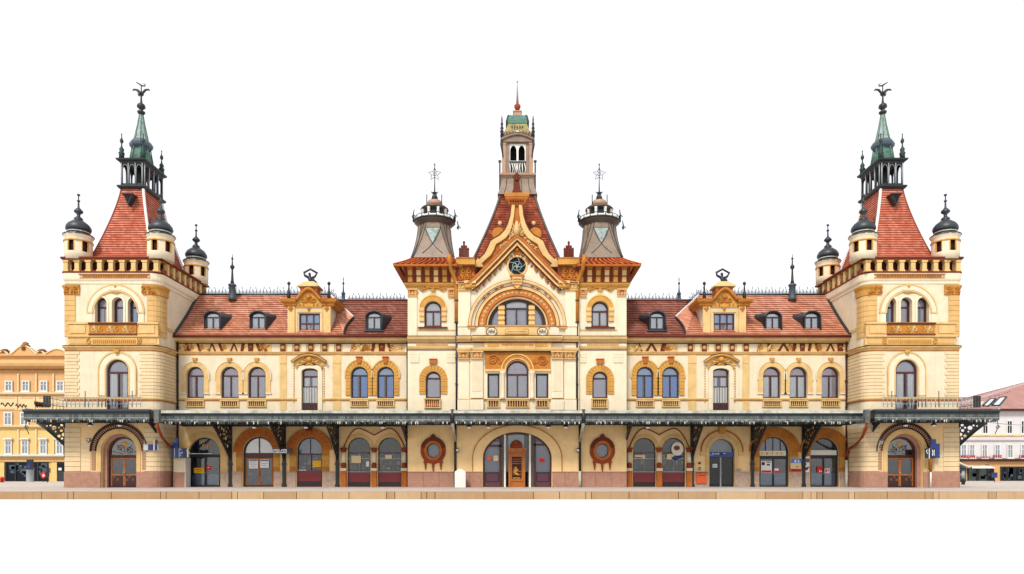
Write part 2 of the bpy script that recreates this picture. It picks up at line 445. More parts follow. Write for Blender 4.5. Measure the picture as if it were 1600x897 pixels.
# ================================================================ the setting
def paving(name, c1, c2, cell, line):
    m = bpy.data.materials.new(name); m.use_nodes = True
    nt = m.node_tree; N = nt.nodes; L = nt.links; b = N['Principled BSDF']; b.inputs['Roughness'].default_value = .75
    tc = N.new('ShaderNodeTexCoord'); br = N.new('ShaderNodeTexBrick')
    br.inputs['Scale'].default_value = 1; br.inputs['Brick Width'].default_value = cell[0]; br.inputs['Row Height'].default_value = cell[1]
    br.inputs['Mortar Size'].default_value = line; br.inputs['Color1'].default_value = (*lin(c1), 1); br.inputs['Color2'].default_value = (*lin(c2), 1)
    br.inputs['Mortar'].default_value = (*[v*.5 for v in lin(c1)], 1)
    L.new(tc.outputs['Object'], br.inputs['Vector'])
    nz = N.new('ShaderNodeTexNoise'); nz.inputs['Scale'].default_value = .35; nz.inputs['Detail'].default_value = 8; L.new(tc.outputs['Object'], nz.inputs['Vector'])
    mx = N.new('ShaderNodeMix'); mx.data_type = 'RGBA'; mx.blend_type = 'MULTIPLY'; mx.inputs[0].default_value = .5
    L.new(br.outputs['Color'], mx.inputs[6]); L.new(nz.outputs['Color'], mx.inputs[7])
    rp = N.new('ShaderNodeMapRange'); rp.inputs['To Min'].default_value = .6; rp.inputs['To Max'].default_value = 1.35; L.new(nz.outputs['Fac'], rp.inputs['Value'])
    L.new(rp.outputs[0], mx.inputs[7])
    L.new(mx.outputs[2], b.inputs['Base Color']); MATS[name] = m
paving('pave', '#B4A9A0', '#A99D95', (1.2, .8), .012)
mat('snow', '#E2E2E2', rough=.85, var=.03, bump=.05, gain=1.0)
mat('kerb_stone', '#AC8C6A', var=.25, scale=.8, bump=.2, streak=.5, dark='#A27C54')
mat('kerb_stone_pale', '#BA9C7A', var=.25, scale=.8, bump=.2, streak=.5, dark='#B28E66')
mat('kerb_joint', '#3E2F24', bump=0)

KY = -14.8
def structure(o): o['kind'] = 'structure'; return o
g = MB(); g.quadpts([(-900, -300, -.475), (900, -300, -.475), (900, 1500, -.475), (-900, 1500, -.475)])
structure(g.build('ground', 'snow'))
g = MB(); g.quadpts([(-400, KY, 0), (400, KY, 0), (400, 600, 0), (-400, 600, 0)])
structure(g.build('pavement', 'pave'))
g = MB(); g.box(-400, 400, KY+.02, KY+.3, -.6, -.012); g.m(1)
x = -70.0; r2 = random.Random(3)
while x < 70:
    w = r2.choice((1.6, 2.3, 3.0, .5, .35, 2.0)); g.m(2 if r2.random() < .5 else 1)
    g.box(x+.02, x+w-.02, KY-.05, KY+.05, -.6, -.008); x += w
structure(g.build('kerb', ['kerb_joint', 'kerb_stone', 'kerb_stone_pale']))

# ================================================================ the station
W0 = PL(0.0); TP = PL(-2.8); CS = PL(-.9); CM = PL(-1.2)
ST = thing('station_building', 'long ornate cream station building with red tiled corner towers, central belfry and iron canopy', 'railway station')

def rust_lines(mb, x0, x1, z0, z1, Y, h=.36, out=.035, skip=None):
    """rusticated courses with open joints, leaving room for an opening (skip(z) gives the x range to leave free)"""
    z = z0; n = max(1, round((z1-z0)/h)); h = (z1-z0)/n
    for k in range(n):
        a, b = z0+k*h+.012, z0+(k+1)*h-.012
        s = [q for q in (skip(a), skip(b)) if q] if skip else []
        if s:
            l = min(q[0] for q in s); r_ = max(q[1] for q in s)
            if l > x0+.05: mb.box(x0, l, Y-out, Y-.001, a, b)
            if r_ < x1-.05: mb.box(r_, x1, Y-out, Y-.001, a, b)
        else: mb.box(x0, x1, Y-out, Y-.001, a, b)
def roof_slope(mb, prof, xl, xr, lip=.06, riser=None):
    """tile courses: prof = (y, z) from eave to ridge, xl/xr = (eave, ridge) ends"""
    n = len(prof)-1
    L_ = [0]
    for i in range(n): L_.append(L_[-1] + math.hypot(prof[i+1][0]-prof[i][0], prof[i+1][1]-prof[i][1]))
    for i in range(n):
        (ya, za), (yb, zb) = prof[i], prof[i+1]
        dy, dz = yb-ya, zb-za; l = math.hypot(dy, dz) or 1; ny, nz = -dz/l, dy/l
        ta, tb = L_[i]/L_[-1], L_[i+1]/L_[-1]
        fx = lambda t, q: q[0] + (q[1]-q[0])*t
        yo, zo = ya+ny*lip, za+nz*lip
        segs = 10
        for j in range(segs):
            u0, u1 = j/segs, (j+1)/segs
            def px(t, u): return fx(t, xl)*(1-u) + fx(t, xr)*u
            w = .012*math.sin(i*7.1+j*3.3)
            a = (px(ta, u0), yo, zo+w); b = (px(ta, u1), yo, zo+w); c = (px(tb, u1), yb, zb); d = (px(tb, u0), yb, zb)
            mb.m(0); mb.quadpts([a, b, c, d]); mb.m(riser or 0); mb.quadpts([(a[0], ya, za), (b[0], ya, za), b, a]); mb.m(0)
def courses(p0, p1, n, bow=0.0):
    o = []
    for i in range(n+1):
        t = i/n; b = bow*4*t*(1-t)
        o.append((p0[0]+(p1[0]-p0[0])*t + b*.7, p0[1]+(p1[1]-p0[1])*t - b*.7))
    return o
def frieze(parent, x0, x1, z0, z1, Y, seed, name='frieze', dense=1.0):
    """terracotta band with pale relief figures, leaves and scrolls"""
    b = MB(); q = random.Random(seed); h = z1-z0; zc = (z0+z1)/2
    b.m(1); b.box(x0, x1, Y-.03, Y-.002, z0, z1); b.m(1)
    x = x0+h*.3; k = 0
    def slab(xa, xb, xc, xd, m_, pr): b.m(m_); b.prism([(xa, z0+.02), (xb, z0+.02), (xd, z1-.02), (xc, z1-.02)], Y-pr, Y-.03)
    xx = x0+h*1.2
    while xx < x1-h*1.3:
        t_ = q.randrange(4); w = h*(.42+.3*q.random())
        if t_ == 0: slab(xx, xx+w, xx-.03, xx+w+.03, 0, .05); b.m(2); b.rosette(xx+w*.5, zc+.05, Y-.05, w*.35, 5); xx += w+h*.35
        elif t_ == 1: slab(xx, xx+w*.55, xx+w*.9, xx+w*1.3, 0, .05); slab(xx+w*1.7, xx+w*2.2, xx+w*.95, xx+w*1.35, 0, .052); xx += w*2.2+h*.3
        elif t_ == 2: slab(xx, xx+w*.8, xx+w*.35, xx+w*1.2, 0, .05); b.m(3); b.knob(xx+w*.9, zc, Y-.05, w*.26, .05); xx += w+h*.5
        else: slab(xx+w*.4, xx+w*.9, xx-.05, xx+w*.45, 0, .05); b.m(2); b.acanthus(xx+w*1.3, zc, Y-.04, h*.6, h*.75, 1); xx += w+h*.75
    while x < x1-h*.35:
        c = k % 4
        if h*1.6 < x-x0 < x1-x0-h*1.6 and q.random() < .6: x += h*.8; k += 1; continue
        b.m(1 if q.random() < .6 else 2)
        if c == 0: b.acanthus(x+h*.2, zc, Y-.03, h*1.1, h*.9, q.choice((1, -1))); x += h*.95
        elif c == 1:
            lean = q.choice((-.35, .35, .15)); b.tube([(x, Y-.07, z0+.03), (x+lean*h*.5, Y-.1, zc), (x+lean*h, Y-.07, z1-.05)], [h*.13, h*.17, h*.06], 6)
            b.knob(x+lean*h, z1-h*.2, Y-.05, h*.1, .08); b.leaf(x, zc, Y-.04, .6, h*.55, h*.22, .07); b.leaf(x, zc, Y-.04, 2.6, h*.5, h*.2, .07); x += h*.75
        elif c == 2:
            for a in (.5, 1.15, 1.57, 2.0, 2.65): b.leaf(x, z0+.04, Y-.03, a, h*.8, h*.26, .07)
            x += h*.85
        else: b.rosette(x, zc, Y-.03, h*.4, 7); x += h*.8
        k += 1
    return b.build(name, ['rust', 'ochre_light', 'gold', 'terracotta'], parent)
def capital(parent, x0, x1, z0, z1, Y, name='capital', ms=('orange', 'ochre_light')):
    b = MB(); w = x1-x0; h = z1-z0; cx = (x0+x1)/2
    b.box(x0, x1, Y-.1, Y-.002, z0, z1); b.m(1)
    b.box(x0-.05, x1+.05, Y-.2, Y-.1, z1-h*.14, z1); b.box(x0-.02, x1+.02, Y-.15, Y-.1, z0, z0+h*.1)
    n = max(3, int(w/.22))
    for k in range(n):
        x = x0+w*(k+.5)/n; b.leaf(x, z0+h*.1, Y-.1, PI/2, h*.55, w/n*.9, .1)
    for e, d in ((x0+w*.14, 1), (x1-w*.14, -1)): b.spiral(e, z1-h*.32, Y-.14, h*.2, 1.4, d, PI/2, w=h*.055)
    if w > .9: b.rosette(cx, z1-h*.36, Y-.1, h*.22, 6)
    return b.build(name, list(ms), parent)
# ================================================================ ground floor of the wings
def door_leaves(parent, x0, x1, z0, z1, Y, frame, n=2, t=.09, name='door', lower=None, lower_h=.0, handle=True, glass='glass_shop'):
    w = (x1-x0)/n
    for k in range(n):
        a, b = x0+w*k+.01, x0+w*(k+1)-.01; d = MB(); zl = z0+lower_h
        hs = [[(a+t, zl+t), (b-t, zl+t), (b-t, z1-t), (a+t, z1-t)]]
        d.prism([(a, z0), (b, z0), (b, z1), (a, z1)], Y, Y+.06, hs)
        if lower: d.m(1); d.box(a+t, b-t, Y-.02, Y-.001, z0+.1, zl)
        do = d.build(name, [frame, lower or frame], parent)
        p = MB(); p.box(a+t*.8, b-t*.8, Y+.03, Y+.04, zl+t*.8, z1-t*.8); p.build('pane', glass, do)
        if handle:
            h = MB(); hx = b-t*.5 if k == 0 else a+t*.5; h.tube([(hx, Y-.05, z0+.95), (hx, Y-.05, z0+1.25)], .02, 6); h.build('handle', 'grey_metal', do)
def back_board(parent, x0, x1, z0, z1, Y, m, name='blind'):
    b = MB(); b.box(x0, x1, Y, Y+.02, z0, z1); return b.build(name, m, parent)
def arch_stone(parent, x0, x1, zs, r, rx, rz, zb, m0, m1, n=11, legs=True, proud=.1, leg_w=None):
    """stone arch of voussoirs with block legs"""
    s = MB(); cx = (x0+x1)/2; hw = (x1-x0)/2
    if n: voussoirs(s, cx, zs, hw, r, hw+rx, r+rz, n, -proud, .001, gap=.006)
    else: s.prism(halfring(cx, zs, hw+rx, r+rz, rx, rz), -proud, .001)
    s.m(1); s.prism(halfring(cx, zs, hw+rx+.1, r+rz+.1, .1), -proud-.06, .001)
    s.m(0)
    if legs:
        lw = leg_w or rx*.8; k = 4; h = (zs-zb)/k
        for j in range(k):
            for a, b in ((x0-lw, x0-.003), (x1+.003, x1+lw)): s.m(2 if j in (1, 2) else 1); s.box(a, b, -proud*.8, .001, zb+j*h+.008, zb+(j+1)*h-.008)
    return s.build('surround', [m0, m1, 'ochre'], parent)
def shop_goods(parent, x0, x1, z0, z1, Y, seed):
    """shelves, boxes and strip lights seen dimly through a shop window"""
    b = MB(); q = random.Random(seed)
    for k in range(3):
        z = z0+(z1-z0)*(.12+.27*k); b.m(0); b.box(x0, x1, Y, Y+.025, z-.03, z)
        x = x0+.05
        while x < x1-.15:
            w = .08+q.random()*.26; h = .1+q.random()*.32; b.m(q.randrange(5)); b.box(x, min(x+w, x1), Y+.005, Y+.022, z+.002, z+h); x += w+.02+q.random()*.16
    return b.build('shop_display', ['slate', 'bronze', 'slate_blue', 'grey_metal', 'bronze_dark'], parent)
def twin(P, pxs, tops, cols, hood):
    """two arched shop windows over red panelled aprons, with short columns between"""
    hs = []; Z = P.z
    for c0, c1 in pxs:
        x0, x1 = P.x(c0), P.x(c1); zb = Z(737.5); zt = Z(tops)
        wl, h = window(ST, x0, x1, .006, zt, P.y, frame='maroon_dark', curtain='interior_grey', top='interior_grey', glass='glass_shop', t=.07, mull=0, tz=Z(707.5), rec=.2, drape=False); hs.append(h)
        a = MB(); a.box(x0+.06, x1-.06, P.y+.12, P.y+.2, Z(753), Z(738)); a.m(1); a.box(x0, x1, P.y+.14, P.y+.22, -.1, Z(753.2)); a.m(0)
        for q in (741, 744.5, 748): a.box(x0+.1, x1-.1, P.y+.095, P.y+.121, Z(q+2.2), Z(q))
        a.m(2); a.box(x0, x1, P.y+.08, P.y+.2, Z(737.9), Z(736.6)); a.build('apron_panel', ['red_panel', 'maroon_dark', 'grey_metal'], wl)
        shop_goods(wl, x0+.05, x1-.05, Z(737), Z(709), P.y+.282, int(c0))
        m = MB(); m.box(x0+.05, x1-.05, P.y+.17, P.y+.2, Z(717), Z(716)); m.box((x0+x1)/2-.02, (x0+x1)/2+.02, P.y+.18, P.y+.22, Z(737), Z(708)); m.build('glazing_bar', 'grey_metal', wl)
        s = MB(); r = (x1-x0)/2; zs = zt-r
        s.prism(halfring((x0+x1)/2, zs, r+.3, r+.3, .3), P.y-.05, P.y+.001)
        s.m(1); cx = (x0+x1)/2; pts = []
        for k in range(19):
            t = -1+2*k/18; inn = (t > 0) == (cx < P.x((pxs[0][0]+pxs[1][1])/2))
            pts.append((cx+t*1.243, P.y-.09, Z(669.5)-(.56*abs(t)**1.35 if inn else 1.55*abs(t)**2.0)))
        s.tube(pts, .045, 5); s.build('surround', ['ochre_light', 'terracotta'], wl)
    for c in cols:
        x = P.x(c); b = MB(); y = P.y-.08
        b.m(0); b.box(x-.22, x+.22, P.y-.28, P.y-.001, .0, Z(736)); b.m(1); b.box(x-.25, x+.25, P.y-.31, P.y-.001, Z(735.8), Z(731.5))
        b.m(2); b.lathe([(.24, Z(731)), (.2, Z(729)), (.22, Z(726)), (.15, Z(723))], x, P.y-.12, 10)
        b.m(1); b.lathe([(.19, Z(723)), (.19, Z(707))], x, P.y-.1, 10)
        b.m(2); b.box(x-.25, x+.25, P.y-.3, P.y-.001, Z(702), Z(699.5)); b.lathe([(.19, Z(707)), (.21, Z(705)), (.27, Z(702))], x, P.y-.12, 10)
        for k in (-1, 0, 1): b.leaf(x+k*.13, Z(706), P.y-.28, PI/2, .2, .15, .05)
        b.build('column', ['orange', 'cream_lit', 'terracotta'], ST)
    return hs
def ground_floor(sg, X, Z):
    P = W0; x_ = P.x; hs = []; zb = .006
    if sg < 0:
        # black glazed shop door
        x0, x1 = x_(294.5), x_(344.5)
        wl, h = window(ST, x0, x1, zb, Z(683.5), 0, name='shop_window', frame='iron', curtain='interior_grey', top='blue_dark', glass='glass_shop', t=.1, mull=0, tz=Z(711), drape=False, pz=Z(712)); hs.append(h)
        door_leaves(wl, x0+.1, x1-.1, zb+.05, Z(713), .22, 'iron'); back_board(wl, x0+.12, x1-.12, zb, Z(741), .33, 'frost')
        f = MB(); f.box(x0+.08, x_(330), .16, .24, Z(709.4), Z(708.2)); f.m(1)
        for k, (a, b, c, d) in enumerate(((313, 318, 690, 692), (314, 317, 694, 696), (314, 317, 697.5, 699), (314.3, 316.7, 700.5, 703.5), (321, 323, 693, 700), (325, 328, 693.5, 694.5), (325, 328, 696.5, 697.5), (324.3, 325.4, 693.5, 700), (327.5, 328.6, 694, 699))): f.box(x_(a), x_(b), .275, .285, Z(d), Z(c))
        f.build('gilt_lettering', ['white_paint', 'wood_light'], wl)
        s = MB(); r = (x1-x0)/2; zs = Z(683.5)-r; s.prism(uband(x0, x1, Z(738), Z(683.5), r, .62, .5), -.05, .001); s.build('surround', 'ochre_light', wl)
        # wooden double door in an orange arch
        x0, x1 = x_(379), x_(427.5); r = (x1-x0)/2; zs = Z(682)-r
        wl, h = window(ST, x0, x1, zb, Z(682), 0, name='entrance_door', frame='maroon_dark', curtain=None, t=.14, mull=0, tz=Z(709), topmull=1, rec=.25, pz=Z(710)); hs.append(h)
        door_leaves(wl, x0+.14, x1-.14, zb+.08, Z(715.5), .27, 'wood'); b = MB(); b.box(x0+.1, x1-.1, .2, .3, Z(715.2), Z(708.6)); b.build('transom', 'maroon', wl)
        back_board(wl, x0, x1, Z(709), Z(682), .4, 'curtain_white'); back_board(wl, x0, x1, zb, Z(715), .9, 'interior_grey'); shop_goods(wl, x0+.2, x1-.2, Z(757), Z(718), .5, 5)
        arch_stone(wl, x0, x1, zs, r, .62, .66, Z(738), 'orange', 'gold', 11)
        # orange arched shop window
        x0, x1 = x_(463.5), x_(503.5); r = (x1-x0)/2; zs = Z(683)-r
        wl, h = window(ST, x0, x1, zb, Z(683), 0, name='shop_window', frame='maroon_dark', curtain='interior_grey', top='curtain_grey', glass='glass_shop', t=.1, mull=0, topmull=1, tz=Z(709.5), rec=.25, drape=False); hs.append(h)
        shop_goods(wl, x0+.05, x1-.05, Z(735), Z(712), .335, 9)
        m = MB(); m.box(x_(485)-.03, x_(485)+.03, .22, .28, Z(735), Z(710)); m.build('glazing_bar', 'maroon_dark', wl)
        a = MB(); a.box(x0+.08, x1-.08, .14, .25, Z(752), Z(735.5)); a.m(1); a.box(x0, x1, .16, .27, -.1, Z(752.2)); a.m(0)
        for q in (739, 743.5): a.box(x0+.12, x1-.12, .11, .141, Z(q+2.6), Z(q))
        a.build('apron_panel', ['red_panel', 'maroon_dark'], wl)
        arch_stone(wl, x0, x1, zs, r, .72, .62, Z(738), 'orange', 'gold', 13)
        k = MB(); cx = (x0+x1)/2; k.prism([(cx-.22, Z(673)), (cx+.22, Z(673)), (cx+.36, Z(661)), (cx-.36, Z(661))], -.3, .001); k.build('keystone', 'rust', wl)
        hs += twin(P, ((543, 579), (590.5, 627)), 683.5, (537.5, 585, 632), None)
        pl = [(270, 293), (346, 362), (362.5, 378), (428.5, 443), (449, 462.5), (504.5, 526)]
        for q in pl: plinth(P, [(x_(q[0]), x_(q[1]))], Z(738), m='granite_grey')
    else:
        hs += twin(P, ((989, 1024.5), (1034.5, 1070.5)), 684, (983, 1029.5, 1076), None)
        # black door with a blue header
        x0, x1 = x_(1108), x_(1147.5); r = (x1-x0)/2; zs = Z(686)-r
        wl, h = window(ST, x0, x1, zb, Z(686), 0, name='shop_window', frame='slate_blue', curtain=None, glass='glass_shop', t=.05, mull=0, tz=Z(707), rec=.22, pz=Z(710)); hs.append(h)
        back_board(wl, x0, x1, Z(707), Z(686), .7, 'curtain_grey'); back_board(wl, x0, x1, zb, Z(715), 1.2, 'void')
        door_leaves(wl, x0+.05, x1-.05, zb+.03, Z(714.5), .24, 'iron', t=.05, glass='glass_dark')
        m = MB(); m.box(x_(1127)-.06, x_(1127)+.06, .19, .24, zb, Z(714.5)); m.build('door_post', 'grey_metal', wl)
        hb = MB(); hb.box(x0+.02, x1-.02, .12, .26, Z(714.6), Z(706.3)); hb.m(1); hb.box(x0+.06, x_(1116), .112, .119, Z(712), Z(709)); hb.m(2)
        for a, b, c, d in ((1114, 1115.2, 707.8, 710), (1117, 1119, 708.6, 709.8), (1120, 1122, 708.6, 709.8), (1123, 1124.2, 707.6, 710.2), (1131, 1134, 708, 709)): hb.box(x_(a), x_(b), .11, .119, Z(d), Z(c))
        hb.m(3); hb.knob(x_(1127), Z(709.6), .12, .13, .03); hb.build('header_sign', ['blue_sign', 'blue_bright', 'white_paper', 'blue_dark'], wl)
        s = MB(); s.prism(uband(x0, x1, Z(757), Z(686), r, .3, .3), -.07, .001); s.m(1)
        s.prism(halfring((x0+x1)/2, zs, r+.72, r+.74, .09), -.13, .001); s.m(0); s.prism(halfring((x0+x1)/2, zs, r+.62, r+.64, .3), -.06, .001)
        s.box(x0-.72, x0-.31, -.1, .001, Z(712), Z(707)); s.box(x1+.31, x1+.72, -.1, .001, Z(712), Z(707))
        cx = (x0+x1)/2; s.m(2); s.prism([(cx-.2, Z(678)), (cx+.2, Z(678)), (cx+.3, Z(666)), (cx-.3, Z(666))], -.24, .001); s.build('surround', ['ochre_light', 'orange', 'ochre'], wl)
        for a, b, c0, c1, tall in ((1186.5, 1233, 682.5, 713, 0), (1266, 1311, 684, 712, 1)):
            x0, x1 = x_(a), x_(b); r = (x1-x0)/2; zs = Z(c0)-r
            wl, h = window(ST, x0, x1, zb, Z(c0), 0, name='shop_window', frame='iron', curtain='interior_grey', top='curtain_grey' if not tall else 'interior_grey', glass='glass_shop', t=.09, mull=0, tz=Z(c1-6), topmull=3 if not tall else 0, rec=.25, drape=False, pz=Z(c1-4)); hs.append(h)
            door_leaves(wl, x0+.09, x1-.09, zb+.03, Z(c1+3), .23, 'iron', t=.07)
            back_board(wl, x0+.1, x1-.1, zb, Z(739), .34, 'frost', 'frosted_panel'); back_board(wl, x0+.1, x1-.1, Z(739), Z(c1+3), .5, 'curtain_grey')
            q = MB(); q.box(x0+.05, x1-.05, .14, .3, Z(c1+2.6), Z(c1-6)); q.m(1); q.box(x0+.02, x_(a+42), .1, .139, Z(c1-1), Z(c1-8.5))
            if not tall:
                q.m(2); q.box(x0+.14, x_(a+40), .09, .099, Z(c1-2), Z(c1-7)); q.m(3)
                for e in (1190.5, 1198, 1199.5, 1207, 1214, 1221): q.box(x_(e), x_(e)+.05, .084, .089, Z(c1-2.6), Z(c1-6.4))
            else:
                for k, mm in enumerate((4, 5, 2, 4, 6, 5, 4, 4)):
                    q.m(mm); e = 1269+k*4.6; q.box(x_(e), x_(e+4.2), .45+.03*k, .5+.03*k, Z(707), Z((700, 692, 690, 694, 689, 691, 695, 699)[k]))
            q.build('header_sign', ['iron', 'white_paint', 'cream_paper', 'wood', 'blue_sign', 'slate_blue', 'terracotta'], wl)
            arch_stone(wl, x0, x1, zs, r, .78, .66, Z(738), 'gold', 'gold', 0, leg_w=.7, proud=.12)
        for q in ((1148.5, 1174), (1177, 1186), (1234, 1253), (1256.5, 1265), (1312, 1334), (1083, 1107)): plinth(P, [(x_(q[0]), x_(q[1]))], Z(738), m='granite_grey')
    return hs
# ================================================================ wings
def solve_plane(px, py, pa, pb):
    """the point of the roof plane through (y, z) pa-pb that the survey reading px, py falls on"""
    lo, hi = pa[0]-1, pb[0]+3
    for _ in range(50):
        y = (lo+hi)/2; z = pa[1]+(pb[1]-pa[1])*(y-pa[0])/(pb[0]-pa[0])
        if PL(y).z(py) > z: hi = y
        else: lo = y
    # reading falls with distance as the roof climbs; pick the crossing
    return Vector((PL(y).x(px), y, z))
def shaped_hood(px, w, py_t, P, parent, m='orange'): pass

def lucarne(sg, px, P):
    """small eyebrow dormer with a dark metal hood"""
    Yf = .16; Q = PL(Yf); x = Q.x(px); hw = .68; z0 = Q.z(515.5); zs = Q.z(496); zt = Q.z(486.5)
    b = MB()
    inn = arch(x-hw+.1, x+hw-.1, z0+.06, zt-.1, zt-.1-zs, 14)
    b.prism(arch(x-hw, x+hw, z0-.1, zt, zt-zs, 14), Yf, Yf+.16, [inn])
    b.m(1)                                        # hood running back into the roof, splayed
    o = arch(x-hw, x+hw, z0-.1, zt, zt-zs, 14)
    fr = [(p[0], Yf-.1, p[1]) for p in o[1:]] + [(o[0][0], Yf-.1, o[0][1])]
    d = -sg
    bk = [(p[0]*1.0+d*.8*(1 if (p[0]-x)*d > 0 else .2), Yf+2.6, p[1]+.25) for p in o[1:]] + [(o[0][0], Yf+2.6, o[0][1])]
    for i in range(len(fr)-1): b.quadpts([fr[i], fr[i+1], bk[i+1], bk[i]], smooth=True)
    b.tube(fr[:-1], .07, 5); b.box(x-hw-.15, x+hw+.15, Yf-.16, Yf+.1, z0-.14, z0-.05)
    do = b.build('dormer', ['iron', 'slate'], ST)
    f = MB(); xa, xb = x-hw+.14, x+hw-.14
    f.prism(arch(x-hw+.1, x+hw-.1, z0+.02, zt-.1, zt-.1-zs, 14), Yf+.06, Yf+.12, [arch(xa+.06, x-.06, z0+.14, zs-.06, 0), arch(x+.06, xb-.06, z0+.14, zs-.06, 0), arch(xa+.06, xb-.06, zs+.06, zt-.2, zt-.26-zs, 10)])
    f.build('window_frame', 'iron', do)
    g_ = MB(); g_.box(xa, xb, Yf+.09, Yf+.1, z0+.1, zt-.12); g_.build('pane', 'glass', do)
    c = MB(); c.box(xa, xb, Yf+.2, Yf+.21, z0, zs); c.m(1); c.box(xa, xb, Yf+.16, Yf+.17, zs, zt-.1); c.build('curtain', ['curtain_grey', 'white_paint'], do)
def ridge_finial(px, py0, py1, Y, big=True):
    Q = PL(Y); x = Q.x(px); z1 = Q.z(py1); z0 = Q.z(py0); h = z1-z0; b = MB(); r = .3 if big else .16
    b.m(1); b.lathe([(r*1.25, z0), (r, z0+h*.06), (r*.95, z0+h*.3), (r*1.2, z0+h*.31), (r*1.2, z0+h*.335), (r*.6, z0+h*.36)], x, Y, 8)
    b.m(0); b.lathe([(r*.6, z0+h*.36), (r*.42, z0+h*.42), (r*.3, z0+h*.56), (r*.24, z0+h*.66), (r*.66, z0+h*.71), (r*.66, z0+h*.73), (r*.24, z0+h*.77), (r*.16, z0+h*.87), (r*.36, z0+h*.9), (r*.12, z0+h*.93), (r*.06, z1)], x, Y, 8)
    b.build('roof_finial', ['iron', 'slate_blue'], ST)
def cresting(pts, seed):
    """iron ridge cresting: a rail with little curled prongs, along the points given"""
    b = MB(); q = random.Random(seed)
    for i in range(len(pts)-1):
        a, c = Vector(pts[i]), Vector(pts[i+1]); L_ = (c-a).length; n = max(2, int(L_/.3))
        b.tube([a+Vector((0, 0, .12)), c+Vector((0, 0, .12))], .022, 4)
        for k in range(n):
            p = a+(c-a)*((k+.5)/n); h = .62 if k % 2 else .42; dx = .09 if k % 4 < 2 else -.09
            b.tube([p, p+Vector((0, 0, h*.6)), p+Vector((dx, 0, h*.82)), p+Vector((dx*.3, 0, h))], [.026, .022, .03, .02], 4)
            b.tube([p+Vector((-.12, 0, .12)), p+Vector((0, 0, .3)), p+Vector((.12, 0, .12))], .018, 4)
    return b.build('ridge_cresting', 'iron', ST)

